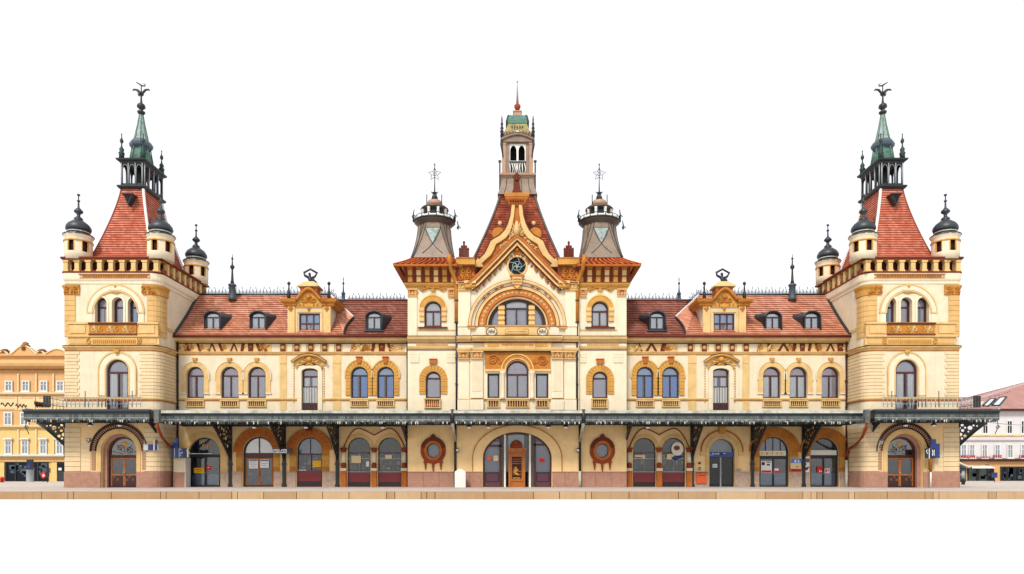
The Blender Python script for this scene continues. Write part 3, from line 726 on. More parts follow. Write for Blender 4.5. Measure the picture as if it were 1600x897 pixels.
def big_dormer(sg, f, px):
    """ornate plastered dormer with a three-light window, curved pediment and statue"""
    Q = PL(-.12); Y = Q.y; X = lambda p: Q.x(px + (p-483)); Z = Q.z
    w0, w1, zt, zb = X(467), X(500), Z(489.5), Z(527)
    wl, hole = window(ST, w0, w1, zb, zt, Y, rise=0, frame='maroon', curtain='curtain_grey', mull=2, transom=True, tz=zb+(zt-zb)*.58, t=.11, rec=.16, top='curtain_sky')
    # vertical bars above the transom too
    v = MB()
    for k in (1, 2): xm = w0+(w1-w0)*k/3; v.box(xm-.05, xm+.05, Y+.15, Y+.24, zb+(zt-zb)*.58, zt-.05)
    v.build('mullion', 'maroon', wl)
    b = MB(); b.prism([(X(451), Z(530)), (X(516), Z(530)), (X(516), Z(470)), (X(451), Z(470))], Y, Y+.4, [hole])
    b.box(X(451), X(516), Y+1.2, Y+4.0, Z(530), Z(470)); b.box(X(451), X(451)+.3, Y+.4, Y+1.2, Z(530), Z(470)); b.box(X(516)-.3, X(516), Y+.4, Y+1.2, Z(530), Z(470))
    b.m(1)
    for a, c in ((450, 461), (506, 517)): b.box(X(a), X(c), Y-.12, Y-.002, Z(527), Z(479))
    b.box(X(462.5), X(465.5), Y-.07, Y-.002, Z(527), Z(483)); b.box(X(501.5), X(504.5), Y-.07, Y-.002, Z(527), Z(483)); b.box(X(465.5), X(501.5), Y-.07, Y-.002, Z(488), Z(484))
    do = b.build('dormer', ['cream', 'ochre_light'], ST)
    # cornice broken by a curved pediment
    c = MB()
    pr = [(0, Z(480)), (.16, Z(478)), (.18, Z(475)), (.34, Z(473)), (.4, Z(470)), (.42, Z(468.5)), (0, Z(467.5))]
    c.sweep([(X(447), Y+2.5), (X(447), Y-.05), (X(464), Y-.05)], pr); c.sweep([(X(503), Y-.05), (X(520), Y-.05), (X(520), Y+2.5)], pr)
    n = 22; rail = []
    for i in range(n+1):
        t = i/n; p = 464+39*t; q = 469.5-17*math.sin(PI*t)**1.15; rail.append((X(p), Y-.28, Z(q)))
    c.tube(rail, .16, 6); c.m(1); c.tube([(a, Y-.33, z+.13) for a, y, z in rail], .07, 5)
    c.m(2); c.prism([(X(464), Z(480))] + [(X(503), Z(480))] + [(a, z) for a, y, z in rail[::-1]], Y-.14, Y+2.2)
    c.build('cornice', ['gold', 'rust', 'ochre'], do)
    o = MB()
    for k in range(7): o.leaf(X(483), Z(474), Y-.15, PI*(.08+.14*k), .62, .28, .12)
    o.spiral(X(474.5), Z(470.5), Y-.2, .2, 1.4, 1, 0, .05); o.spiral(X(491.5), Z(470.5), Y-.2, .2, 1.4, -1, PI, .05); o.knob(X(483), Z(465), Y-.18, .22, .18)
    for p in (470, 476, 490, 496): o.leaf(X(p), Z(480), Y-.14, PI/2+.3*(1 if p < 483 else -1), .35, .2, .08)
    o.leaf(X(483), Z(478), Y-.14, -PI/2, .5, .3, .1)
    for p in (455, 511): o.leaf(X(p), Z(478), Y-.16, -PI/2, .5, .45, .12); o.rosette(X(p), Z(477), Y-.16, .22)
    o.build('ornament', ['gold'], do)
    cp = MB(); zc = Z(452); cx = X(483)
    cp.box(cx-.68, cx+.68, Y-.2, Y+1.0, Z(458), Z(449)); cp.m(1)
    cp.loft([rrect(cx-.85*s_, cx+.85*s_, Y-.35+.5*(1-s_), Y+1.15-.5*(1-s_), .05) for s_ in (1,)] and
            [[(x, y, z) for x, y in rrect(cx-.88*s_, cx+.88*s_, Y+.4-.78*s_, Y+.4+.78*s_, .05)] for s_, z in ((1, Z(449)), (1, Z(447.5)), (.8, Z(444)), (.55, Z(441)), (.4, Z(439)))], smooth=False)
    cp.build('dormer_cap', ['orange', 'ochre_light'], do)
    # statue: a bent figure holding up a frame over its head
    s = MB(); z0 = Z(440); zT = Z(419.5); h = zT-z0; yy = Y+.35; m_ = -sg if sg < 0 else 1
    def pt(u, w, dy=0): return (cx+u*m_, yy+dy, z0+h*w)
    s.tube([pt(.1, 0), pt(.02, .22), pt(-.1, .42), pt(.0, .6)], [.2, .19, .15, .08], 8)
    s.tube([pt(.25, 0), pt(.28, .2), pt(.12, .4)], [.14, .12, .08], 7)
    s.tube([pt(-.08, .36), pt(-.46, .56), pt(-.52, .78), pt(.0, 1.04), pt(.56, .74), pt(.36, .46), pt(.1, .34)], [.12, .1, .1, .09, .1, .1, .12], 6)
    s.lathe([(.02, z0+h*.56), (.1, z0+h*.6), (.12, z0+h*.68), (.07, z0+h*.76), (.01, z0+h*.78)], cx-.06*m_, yy, 8)
    s.tube([pt(.36, .1), pt(.5, -.12), pt(.52, -.3)], [.12, .12, .05], 6)
    s.build('statue', 'iron', do)
    for p in (452, 514.5):
        q = MB(); xx = X(p); q.lathe([(.15, Z(470)), (.14, Z(462)), (.16, Z(461)), (.09, Z(456)), (.05, Z(447)), (.1, Z(445.5)), (.15, Z(443.5)), (.1, Z(441.5)), (.02, Z(440.5))], xx, Y-.1, 8); q.build('pinnacle', 'iron', do)
    # tiled cheek roof
    t = MB(); roof_slope(t, [(Y+.1, Z(468)), (Y+.7, Z(464)), (Y+1.3, Z(460.5)), (Y+2.6, Z(456))], (X(500), X(500)), (X(519), X(517))); roof_slope(t, [(Y+.1, Z(468)), (Y+.7, Z(464)), (Y+1.3, Z(460.5)), (Y+2.6, Z(456))], (X(447), X(449)), (X(466), X(466))); t.build('dormer_roof', 'tile_ornate', do)
    return do

def portal(sg, px):
    """tall first floor french window with a curved, carved pediment"""
    Y = 0; X = lambda p: W0.x(px+(p-484)); Z = W0.z
    zb = Z(641); zt = Z(575.5)
    wl, hole = window(ST, X(471.5), X(497), zb, zt, Y, rise=.28, frame='maroon', curtain='curtain_white', top='curtain_rose', t=.12, mull=0, transom=True, tz=Z(588), drape=True)
    g_ = MB(); xa, xb = X(473), X(495.5)
    g_.box(xa, xb, .16, .22, Z(605.5), Z(603.5)); g_.m(1)
    for k in range(9): xx = xa+(xb-xa)*(k+.5)/9; g_.box(xx-.02, xx+.02, .14, .17, Z(630), Z(605))
    g_.m(0); g_.box(xa, xb, .12, .2, Z(631), Z(629.3))
    for k in range(8): xx = xa+(xb-xa)*(k+.5)/8; g_.box(xx-.05, xx+.05, .1, .16, Z(640), Z(631))
    g_.build('window_grille', ['maroon', 'white_paint'], wl)
    s = MB()
    s.prism(uband(X(471.5), X(497), Z(641), zt, .28, .36, .42), -.1, .001)
    s.m(1)
    for e in (459.5, 506.5):
        for k in range(14): zz = Z(574)-k*.21; s.leaf(X(e), zz, -.02, -PI/2, .2, .12, .06)
    s.build('surround', ['cream', 'ochre'], wl)
    c = MB(); pts = []
    for i in range(25):
        t = i/24; u = abs(t-.5)*2
        py = 551.5+15.5*u**1.25 if u > .45 else 551.5+15.5*.45**1.25-(.45-u)**1.2*6
        pts.append((X(456.5+55*t), -.26, Z(py)))
    c.tube(pts, [.11]*25, 6); c.m(1); c.tube([(a, y-.05, z+.1) for a, y, z in pts if abs(a-X(484)) > .5 or True], .045, 5)
    c.m(2); c.prism([(a, z) for a, y, z in pts][::-1][:-1] + [(X(460), Z(571)), (X(507), Z(571))], -.1, -.002)
    c.m(0)
    c.knob(X(484), Z(562), -.1, .26, .25)
    for k in range(9): c.leaf(X(484), Z(565), -.1, PI*(-.05+.1375*k), .68, .26, .14)
    for d in (-1, 1):
        c.spiral(X(484)+d*.72, Z(567.5), -.14, .19, 1.4, d, 0, .05); c.leaf(X(484)+d*.3, Z(567), -.1, PI/2+d*1.9, .8, .22, .1); c.leaf(X(484)+d*1.0, Z(569), -.08, -PI/2, .55, .24, .1)
    c.build('pediment', ['ochre', 'rust', 'ochre_light'], wl)
    return wl, hole

def shop_arch(P, px0, px1, pt, pb=757.5, rise=None): return arch(P.x(px0), P.x(px1), P.z(pb), P.z(pt), rise)

def wing(sg, first3, pair, bay, lucs, vent_px):
    f = (lambda p: p) if sg < 0 else (lambda p: 1608-p)
    X = lambda p: W0.x(f(p)); Z = W0.z
    holes = []
    span = lambda a, b: (min(X(a), X(b)), max(X(a), X(b)))
    # ---- first floor windows
    for c in first3:
        wl, h = window(ST, W0.x(c-14), W0.x(c+14), Z(622), Z(573), 0, frame='maroon', curtain='curtain_lilac', top='curtain_rose'); holes.append(h)
        s = MB(); x0, x1 = W0.x(c-14), W0.x(c+14); zs = Z(573)-(x1-x0)/2
        s.prism(uband(x0, x1, Z(615.5), Z(573), (x1-x0)/2, .4), -.06, .001); s.m(1)
        s.prism(uband(x0-.4, x1+.4, Z(594), Z(573)+.4, (x1-x0)/2+.4, .07), -.1, .001)
        s.box(x0-.46, x0-.002, -.09, .001, Z(616), Z(614)); s.box(x1+.002, x1+.46, -.09, .001, Z(616), Z(614))
        s.m(2); kx = W0.x(c); kz = Z(566); s.prism([(kx-.12, kz), (kx+.12, kz), (kx+.2, Z(559.5)), (kx-.2, Z(559.5))], -.17, .001); s.leaf(kx, Z(560), -.17, -PI/2, .3, .22, .06)
        s.build('surround', ['ochre_light', 'cream', 'ochre'], wl)
        balusters(W0.x(c-14), W0.x(c+14), Z(636), Z(625.5), -.002, 'balustrade', ['ochre_light', 'rust'], wl, 9)
    for c in pair:
        wl, h = window(ST, W0.x(c-13.5), W0.x(c+13.5), Z(622), Z(573), 0, frame='maroon_dark', curtain='curtain_blue', top='curtain_sky'); holes.append(h)
        x0, x1 = W0.x(c-13.5), W0.x(c+13.5); r = (x1-x0)/2; zs = Z(573)-r; cx = W0.x(c); s = MB()
        ra = .4
        voussoirs(s, cx, zs, r, r, r+ra, r+ra+.12, 11, -.09, .001)
        n = 6; hz = (zs-Z(618))/n
        for k in range(n):
            for a, b_ in ((x0-ra, x0-.002), (x1+.002, x1+ra)): s.box(a, b_, -.08 if k % 2 else -.1, .001, Z(618)+k*hz+.01, Z(618)+(k+1)*hz-.01)
        s.m(1); s.prism([(cx-.14, Z(568)), (cx+.14, Z(568)), (cx+.24, Z(559)), (cx-.24, Z(559))], -.2, .001); s.box(cx-.27, cx+.27, -.26, .001, Z(559), Z(557.5))
        s.m(2); s.prism(uband(x0-ra, x1+ra, zs-.2, Z(573)+ra+.12, r+ra+.12, .09), -.14, .001)
        s.build('surround', ['ochre', 'orange', 'ochre_light'], wl)
        balusters(x0, x1, Z(636), Z(625.5), -.002, 'balustrade', ['ochre_light', 'rust'], wl, 9)
    wl, h = portal(sg, bay); holes.append(h)
    # ---- ground floor openings are added by the caller
    gh = ground_floor(sg, X, Z)
    holes += gh
    xa, xb = span(236, 641)
    w = MB(); w.prism([(xa, Z(651)), (xb, Z(651)), (xb, Z(530)), (xa, Z(530))], 0, .45, [q for q in holes if q[0][1] > Z(651)]); w.m(1); w.prism([(xa, -.3), (xb, -.3), (xb, Z(651)), (xa, Z(651))], 0, .45, [q for q in holes if q[0][1] < Z(651)]); w.m(0)
    w.box(xa, xb, 8.6, 9.0, -.3, Z(530))
    w.build('wall', ['cream', 'cream_shaded'], ST)
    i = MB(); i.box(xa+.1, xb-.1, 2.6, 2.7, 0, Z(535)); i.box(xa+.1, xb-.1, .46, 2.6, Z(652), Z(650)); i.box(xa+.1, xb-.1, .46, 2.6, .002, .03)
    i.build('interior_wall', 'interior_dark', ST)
    # ---- string courses, frieze, cornice
    t = MB()
    def band(a, b, prof):
        x0, x1 = span(a, b); t.sweep([(x0, -.001), (x1, -.001)], prof)
    gaps = sorted([span(469, 499)] if sg < 0 else [(W0.x(bay-14.5), W0.x(bay+14.5))])
    x0, x1 = span(268, 637); g0, g1 = gaps[0]
    for a, b in ((x0, g0), (g1, x1)): t.sweep([(a, -.001), (b, -.001)], [(0, Z(625.2)), (.07, Z(625)), (.1, Z(623.6)), (.1, Z(622.4)), (0, Z(622.1))])
    t.sweep([(x0, -.001), (x1, -.001)], [(0, Z(553.5)), (.05, Z(553)), (.08, Z(551.6)), (.12, Z(550.8)), (.12, Z(549.8)), (0, Z(549.5))])
    t.m(1); t.sweep([(x0, -.001), (x1, -.001)], [(0, Z(555)), (.035, Z(554.9)), (.035, Z(553.8)), (0, Z(553.7))])  # darker strips coloured in as shadow lines under the string courses
    for a, b in ((x0, g0), (g1, x1)): t.sweep([(a, -.001), (b, -.001)], [(0, Z(626.4)), (.05, Z(626.3)), (.05, Z(625.4)), (0, Z(625.3))])
    t.build('string_course', ['ochre_light', 'gold'], ST)
    for a, b, sd in ((274, 425, 11), (548, 632, 12)): x0, x1 = span(a, b); frieze(ST, x0+.02, x1-.02, Z(549.3), Z(536.5), 0, sd+(sg > 0)*50)
    x0, x1 = span(437, 535)
    d = MB(); d.box(x0, x1, -.03, -.002, Z(551), Z(537)); 
    for k in range(9):
        q = x0+(x1-x0)*(k+.5)/9; d.m(1 if k % 2 else 2); d.box(q-.2, q+.2, -.09, -.03, Z(549.6), Z(538)); d.m(0)
        if k % 2 == 0: d.rosette(q, Z(543.5), -.09, .2, 6)
    d.build('frieze', ['ochre_light', 'cream', 'rust'], ST)
    for a, b in ((437, 448), (520, 533)):
        x0, x1 = span(a, b); q = MB(); q.box(x0, x1, -.05, -.002, Z(568), Z(555)); q.box(x0, x1, -.03, -.002, Z(641), Z(569)); q.build('pilaster', ['ochre_light'], ST)
    e = MB(); x0, x1 = span(262, 641)
    e.sweep([(x0, 0), (x1, 0)], [(.0, Z(537)), (.1, Z(536.8)), (.14, Z(534.5)), (.4, Z(533.5)), (.45, Z(528.5)), (.52, Z(527.2)), (0, Z(527.0))])
    e.m(1); e.sweep([(x0, 0), (x1, 0)], [(0, Z(537.4)), (.155, Z(537.2)), (.155, Z(536)), (0, Z(535.8))])  # dark strip drawn in as the shadow line below the eave fascia
    e.build('cornice', ['ochre_light', 'rust'], ST)
    gz = PL(-.55); gu = MB(); gu.tube([(x0, -.6, gz.z(525.6)), (x1, -.6, gz.z(525.6))], .1, 8); gu.sweep([(x0, -.5), (x1, -.5)], [(0, gz.z(526.4)), (.06, gz.z(526)), (.06, gz.z(522.5)), (0, gz.z(522))])
    gu.build('gutter', 'rust', ST)
    # ---- roofs
    e0 = (-.56, PL(-.56).z(524)); rg = PL(3.9); r0 = (3.9, rg.z(461))
    pf = courses(e0, r0, 21, .12)
    o = MB()
    roof_slope(o, pf, (PL(-.56).x(f(240)), rg.x(f(258))), (PL(-.56).x(f(537)), rg.x(f(516))), riser=3) if sg < 0 else roof_slope(o, pf, (PL(-.56).x(f(537)), rg.x(f(516))), (PL(-.56).x(f(240)), rg.x(f(258))), riser=3)
    a, b = rg.x(f(258)), rg.x(f(516)); o.quadpts([(a, 3.9, r0[1]), (b, 3.9, r0[1]), (b, 9.2, e0[1]), (a, 9.2, e0[1])])
    # inner roof, a little lower
    i0 = (-.36, PL(-.36).z(525)); ri = (3.9, rg.z(470.5))
    A = Vector((rg.x(f(516)), 3.9, r0[1])); C = Vector((PL(-.56).x(f(537)), -.56, e0[1]))
    tt = .50; yb = i0[0]+(ri[0]-i0[0])*tt; B = Vector((PL(yb).x(f(552.5)), yb, i0[1]+(ri[1]-i0[1])*tt+.1))
    rf = o
    N_ = 12
    hip = []
    for k in range(N_+1):
        u = k/N_
        lft = Vector((pf[0][0], 0, pf[0][1])); j = u*(len(pf)-1); j0 = min(int(j), len(pf)-2); q = j-j0
        yy = pf[j0][0]+(pf[j0+1][0]-pf[j0][0])*q; zz = pf[j0][1]+(pf[j0+1][1]-pf[j0][1])*q
        L1 = Vector((C.x+(A.x-C.x)*u, yy-.02, zz+.02))
        if u < tt: v = u/tt; R1 = C+(B-C)*v; R1.x -= (-sg)*0; bul = math.sin(PI*v)*.22; R1.x += sg*bul
        else: v = (u-tt)/(1-tt); R1 = B+(A-B)*v
        hip.append((L1, R1))
    for k in range(N_):
        l0, q0 = hip[k]; l1, q1 = hip[k+1]; rf.quadpts([tuple(l0), tuple(q0), tuple(q1), tuple(l1)])
    rf.m(1); rf.tube([q for l, q in hip[:7]], [.05]+[.09]*5+[.06], 5); rf.m(2); rf.tube([q for l, q in hip[6:]], .07, 5)
    o.build('roof', ['tile', 'iron', 'white_paint', 'tile_lip_shade'], ST)
    n2 = MB(); pi_ = courses(i0, ri, 20, .1)
    ends = ((PL(-.36).x(f(505)), rg.x(f(500))), (PL(-.36).x(f(641)), rg.x(f(650))))
    if sg > 0: ends = ends[::-1]
    roof_slope(n2, pi_, *ends, riser=1); a, b = ends[0][1], ends[1][1]; n2.quadpts([(a, 3.9, ri[1]), (b, 3.9, ri[1]), (b, 9.2, i0[1]), (a, 9.2, i0[1])])  # dark course edges hold the lip shadow lines here too
    n2.m(1); n2.tube([(a, 3.9, ri[1]+.05), (b, 3.9, ri[1]+.05)], .12, 6)
    n2.build('roof', ['tile_dark', 'rust', 'rust'], ST)
    fl = MB(); fl.tube([(rg.x(f(285)), 3.9, r0[1]+.04), (rg.x(f(516)), 3.9, r0[1]+.04)], .12, 6); fl.build('ridge_cap', 'slate', ST)
    cresting([(rg.x(f(318)), 3.9, r0[1]+.12), (A.x, 3.9, r0[1]+.12), tuple(A+(B-A)*.55+Vector((0, 0, .1)))], 3)
    cresting([(rg.x(f(543)), 3.9, ri[1]+.1), (rg.x(f(634)), 3.9, ri[1]+.1)], 4)
    ridge_finial(vent_px[0], 469, 397, 3.2); ridge_finial(vent_px[1], 471, 432, 3.9, False)
    for p in lucs: lucarne(sg, p, W0)
    big_dormer(sg, f, vent_px[2])
    fq = MB(); fq.tube([(sg*27.5, y_, z_+.07) for y_, z_ in pf], .13, 6); fq.build('flashing', 'iron', ST)
    # ---- plinth blocks and rain pipes
    for p in (268.5, 637):
        q = MB(); xx = X(p) if p > 300 else sg*27.4; q.tube([(xx, -.12, .02), (xx, -.12, Z(530))], .075, 8)
        for z in (1.2, 3.4, 6.5, 8.6, 10.6): q.tube([(xx, -.12, z), (xx, -.12, z+.09)], .1, 8)
        q.build('rain_pipe', 'dark_brown', ST)

def plinth(P, spans, zt, name='plinth', m='granite', out=.09):
    """granite plinth blocks between the openings"""
    b = MB()
    for a, c in spans:
        L_ = c-a; n = max(1, round(L_/1.3))
        for k in range(n): b.box(a+L_*k/n+.008, a+L_*(k+1)/n-.008, P.y-out, P.y-.001, -.2, zt)
        b.box(a, c, P.y-out-.03, P.y-.001, zt+.001, zt+.06)
    return b.build(name, m, ST)
# ================================================================ corner towers
def corner_tower(sg):
    MB.mir = sg > 0
    P = TP; Y = P.y; X, Z = P.x, P.z
    x0, x1, y0, y1, r = -35.0, -27.55, Y, 5.2, .75
    T = lambda off=0.0, n=5: rrect(x0, x1, y0, y1, r, off, n, .22)
    fa, fb = x0+.22, x1-r                      # flat front
    def left(px0, px1): return X(px0), X(px1)
    holes = []
    mm = lambda a, b: (a, b)
    # ---- doors and windows (mirror is applied inside the mesh builder)
    a, b = left(164, 212); zt = Z(682); rr = (b-a)/2
    wl, h = window(ST, a, b, Z(762.5), zt, Y, name='entrance_door', frame='maroon', curtain=None, t=.16, mull=0, tz=Z(712), rec=.55, pz=Z(713)); holes.append(arch(X(158), X(213.5), Z(762.5), Z(677.5)))
    rv = MB(); rv.prism(uband(X(164), X(212), Z(762.5), zt, rr, .34), Y+.3, Y+.56); rv.build('reveal', 'granite', wl)
    door_leaves(wl, a+.15, b-.15, Z(762), Z(715), Y+.57, 'wood', lower='maroon_dark', lower_h=.95, t=.085)
    lg = MB()
    for k in range(2):
        for j in range(3): lg.spiral(a+.45+(b-a)*k*.5+(j-1)*.22, .62+.2*(j % 2), Y+.545, .11, 1.3, 1 if j % 2 else -1, j, .022, 10)
    lg.build('door_grille', 'wood', wl)
    back_board(wl, a, b, Z(762), Z(715), Y+.9, 'interior_grey'); back_board(wl, a, b, Z(712), Z(680), Y+.8, 'maroon_dark')
    fl = MB(); cx = (a+b)/2
    for k in range(5): an = PI*(k+.5)/5; fl.tube([(cx+.2*math.cos(an), Y+.6, Z(710)+.2*math.sin(an)), (cx+rr*.85*math.cos(an), Y+.6, Z(711)+rr*.85*math.sin(an))], .022, 4)
    fl.spiral(cx-.35, Z(700), Y+.59, .26, 1.5, 1, 0, .03); fl.spiral(cx+.4, Z(701), Y+.59, .26, 1.5, -1, 0, .03); fl.m(1); fl.knob(cx, Z(693), Y+.6, .22, .08); fl.build('fanlight_grille', ['maroon', 'wood_light'], wl)
    s = MB()
    s.prism(uband(X(158), X(213.5), Z(737), Z(677.5), (X(213.5)-X(158))/2, .32, .34), Y-.05, Y+.001)
    s.m(1); co = X(186); zs = Z(677.5)-(X(213.5)-X(158))/2; ri = (X(213.5)-X(158))/2+.38
    s.prism(halfring(co, zs, ri+.42, ri+.42, .42), Y-.03, Y+.001)
    s.m(4); voussoirs(s, co, zs, ri+.1, ri+.1, ri+.32, ri+.32, 37, Y-.07, Y+.001, gap=.02)
    for k in range(6):
        for e in (-1, 1): xx = co+e*(ri+.21); s.box(xx-.15, xx+.15, Y-.06, Y+.001, zs-.04-.24*(k+1)+.03, zs-.04-.24*k)
    s.m(3); s.prism(halfring(co, zs, ri+.5, ri+.5, .08), Y-.1, Y+.001); s.build('surround', ['ochre_light', 'dark_brown', 'terracotta', 'maroon', 'brick_pale'], wl)
    # first floor french window
    a, b = left(166.5, 201); zt = Z(562)
    wl, h = window(ST, a, b, Z(641), zt, Y, frame='maroon', curtain='curtain_white', top='curtain_grey', t=.15, tz=Z(582), rec=.12); holes.append(h)
    s = MB(); s.prism(uband(a, b, Z(618), zt, (b-a)/2, .55), Y-.07, Y+.001); s.m(1); s.prism(uband(a-.55, b+.55, Z(618), zt+.55, (b-a)/2+.55, .1), Y-.12, Y+.001); s.prism(uband(a-.02, b+.02, Z(618), zt+.02, (b-a)/2, .09), Y-.1, Y+.001)
    cx = (a+b)/2; s.m(2); s.prism([(cx-.14, Z(553)), (cx+.14, Z(553)), (cx+.22, Z(547)), (cx-.22, Z(547))], Y-.2, Y+.001); s.leaf(cx, Z(547.5), Y-.2, -PI/2, .35, .3, .08); s.build('surround', ['cream_lit', 'ochre_light', 'ochre'], wl)
    # second floor triple window
    ws = []
    for p0, p1 in ((148.5, 167), (175, 193), (200, 218)):
        a, b = left(p0, p1); wl, h = window(ST, a, b, Z(505), Z(464.5), Y+.12, frame='maroon', curtain='curtain_sky' if p0 > 190 else 'curtain_grey', top='curtain_lilac', t=.12, mull=0, tz=Z(479)); holes.append(h); ws.append((a, b, wl))
    s = MB(); zs2 = Z(464.5)-(ws[0][1]-ws[0][0])/2
    for a, b, wl in ws: s.prism(uband(a, b, Z(506), Z(464.5), (b-a)/2, .14), Y-.05, Y+.001)
    big = lambda r_, t_: s.prism(halfring(X(181), Z(489), X(181+r_)-X(181), Z(489-r_*.98)-Z(489), t_), Y-.09, Y+.001)
    s.m(1); big(45.5, .1); s.m(0); big(43, .32); s.m(1); big(36, .1)
    for e in (-1, 1):
        xx = X(181)+e*(X(221)-X(181)); s.m(0); s.box(xx-.22, xx+.22, Y-.08, Y+.001, Z(504), Z(489.2)); s.m(1); s.box(xx-.25, xx+.25, Y-.12, Y+.001, Z(490), Z(487.6))
    s.m(2); s.spiral(X(171), Z(455.5), Y-.05, .2, 1.2, 1, 0, .05); s.spiral(X(193), Z(455.5), Y-.05, .2, 1.2, -1, PI, .05); s.tube([(X(160), Y-.04, Z(462)), (X(170), Y-.05, Z(456)), (X(182), Y-.05, Z(459)), (X(194), Y-.05, Z(455)), (X(204), Y-.04, Z(461))], [.02, .04, .04, .04, .02], 5)
    s.leaf(X(181), Z(445), Y-.09, -PI/2, .3, .3, .08); s.build('surround', ['cream_lit', 'ochre_light', 'ochre'], ws[1][2])
    # ---- body
    w = MB()
    zt = Z(426)
    hb = [q for q in holes if q[0][1] < Z(600)]; hu = holes
    w.prism([(fa, Z(655)), (fb, Z(655)), (fb, zt), (fa, zt)], Y, Y+.35, [q for q in hu if q[0][1] > Z(655)]); w.m(1); w.prism([(fa, -.3), (fb, -.3), (fb, Z(655)), (fa, Z(655))], Y, Y+.35, [q for q in hu if q[0][1] < Z(655)]); w.m(0)
    tl = T(); i0 = next(i for i, p in enumerate(tl) if abs(p[0]-fb) < 1e-4 and abs(p[1]-Y) < 1e-4)
    path = tl[i0:]+tl[:i0]
    w.sweep(path, [(0, -.3), (0, zt)], caps=False)
    w.quadpts([(x0+.3, Y+1.4, 0), (x1-.3, Y+1.4, 0), (x1-.3, Y+1.4, zt), (x0+.3, Y+1.4, zt)])
    tw = w.build('corner_tower', ['cream', 'cream_shaded'], ST)
    # ---- plinth, rustication, quoins
    p = MB()
    def wrapc(b_, side, f0, dep, prof):
        """moulding round one front corner: f0 metres on the front, dep on the side"""
        if side > 0: pts = [(fb-f0+r-.0 if False else x1-f0, Y)] + [q for q in T() if q[0] >= fb-1e-4 and q[1] <= Y+r+1e-4] + [(x1, Y+dep)]
        else: pts = [(x0, Y+dep)] + [q for q in T() if q[0] <= fa+1e-4 and q[1] <= Y+.22+1e-4] + [(x0+f0, Y)]
        b_.sweep(pts, prof)
    zc = Z(738)
    for a_, b_ in ((x0, X(158)-.02), (X(213.5)+.02, x1)):
        sd = -1 if a_ == x0 else 1; f0 = (b_-a_); wrapc(p, sd, f0, 4.0, [(-.0, -.2), (.09, -.2), (.09, zc), (.05, zc+.05), (0, zc+.06)])
    p.build('plinth', 'granite', tw)
    q = MB()
    n = 9; zb_, ze = zc+.07, Z(668); h = (ze-zb_)/n
    for k in range(n):
        pr = [(0, zb_+k*h+.014), (.05, zb_+k*h+.02), (.05, zb_+(k+1)*h-.02), (0, zb_+(k+1)*h-.014)]
        wrapc(q, 1, 1.2, 4.2, pr); wrapc(q, -1, 1.3, 4.2, pr)
    def skip(z):
        if z < zs: d = ri+.46 if z > zs-1.6 else (X(213.5)-X(158))/2+.34
        else:
            if z-zs >= ri+.5: return None
            d = math.sqrt((ri+.5)**2-(z-zs)**2)
        return (co-d, co+d)
    rust_lines(q, x0+1.33, x1-1.23, zb_, Z(693), Y, h=h, out=.03, skip=skip)
    q.m(1); [wrapc(q, a_, b_, 4.2, [(0, zb_), (.012, zb_), (.012, ze), (0, ze)]) for a_, b_ in ((1, 1.18), (-1, 1.28))]; q.build('rustication', ['cream_yellow', 'ochre'], tw)
    q = MB(); zb_, ze = Z(624), Z(549); n = 14; h = (ze-zb_)/n
    for k in range(n):
        pr = [(0, zb_+k*h+.012), (.05, zb_+k*h+.018), (.05, zb_+(k+1)*h-.018), (0, zb_+(k+1)*h-.012)]
        wrapc(q, 1, 1.55 if k % 2 else 1.4, 3.0, pr); wrapc(q, -1, 1.2 if k % 2 else 1.05, 3.0, pr)
    q.m(1); [wrapc(q, a_, b_, 3.0, [(0, zb_), (.012, zb_), (.012, ze), (0, ze)]) for a_, b_ in ((1, 1.36), (-1, 1.03))]; q.build('quoins', ['cream_yellow', 'ochre'], tw)
    # ---- string courses
    t = MB()
    def ring(prof, cl=True): t.sweep(T(), prof, closed=True)
    ring([(0, Z(625)), (.08, Z(624.7)), (.12, Z(623)), (.12, Z(621.5)), (0, Z(621))])
    ring([(0, Z(547.5)), (.05, Z(547)), (.08, Z(544.5)), (.2, Z(543.5)), (.24, Z(541.5)), (0, Z(540.6))])
    ring([(0, Z(512)), (.05, Z(511.6)), (.05, Z(507)), (.02, Z(506.5)), (0, Z(506))])
    t.m(1); ring([(0, Z(548.6)), (.04, Z(548.5)), (.04, Z(547.6)), (0, Z(547.5))]); ring([(0, Z(540.5)), (.2, Z(540.4)), (.2, Z(539.8)), (0, Z(539.7))]); ring([(0, Z(626.3)), (.06, Z(626.2)), (.06, Z(625.2)), (0, Z(625.1))])  # darker rings coloured in as shadow lines along the string courses
    t.build('string_course', ['ochre_light', 'orange'], tw)
    b = MB()
    b.box(X(108), X(250)+.02, Y-.16, Y-.002, Z(539), Z(527.6)); b.m(1)
    for e0, e1 in ((111, 139), (222, 246)): b.box(X(e0), X(e1), Y-.19, Y-.16, Z(537), Z(530))
    b.box(X(145), X(217), Y-.24, Y-.16, Z(539.5), Z(529)); b.m(2)
    for k in range(22): xx = X(147)+(X(215)-X(147))*(k+.5)/22; b.box(xx-.05, xx+.05, Y-.29, Y-.24, Z(537), Z(532))
    for e in (141.5, 219.5): b.spiral(X(e), Z(534), Y-.2, .22, 1.2, 1 if e < 180 else -1, PI/2, .06)
    b.m(0); b.box(X(107), X(250), Y-.28, Y-.002, Z(527.3), Z(524.5)); b.m(1); b.box(X(109), X(249), Y-.2, Y-.002, Z(524.3), Z(507.5)); b.m(0)
    for e0, e1 in ((112, 136), (219, 243)): b.box(X(e0), X(e1), Y-.25, Y-.2, Z(521.5), Z(509.5))
    b.box(X(108), X(250), Y-.27, Y-.002, Z(507.2), Z(504.6))
    b.m(3); b.box(X(143), X(216), Y-.3, Y-.201, Z(522.5), Z(508.5))
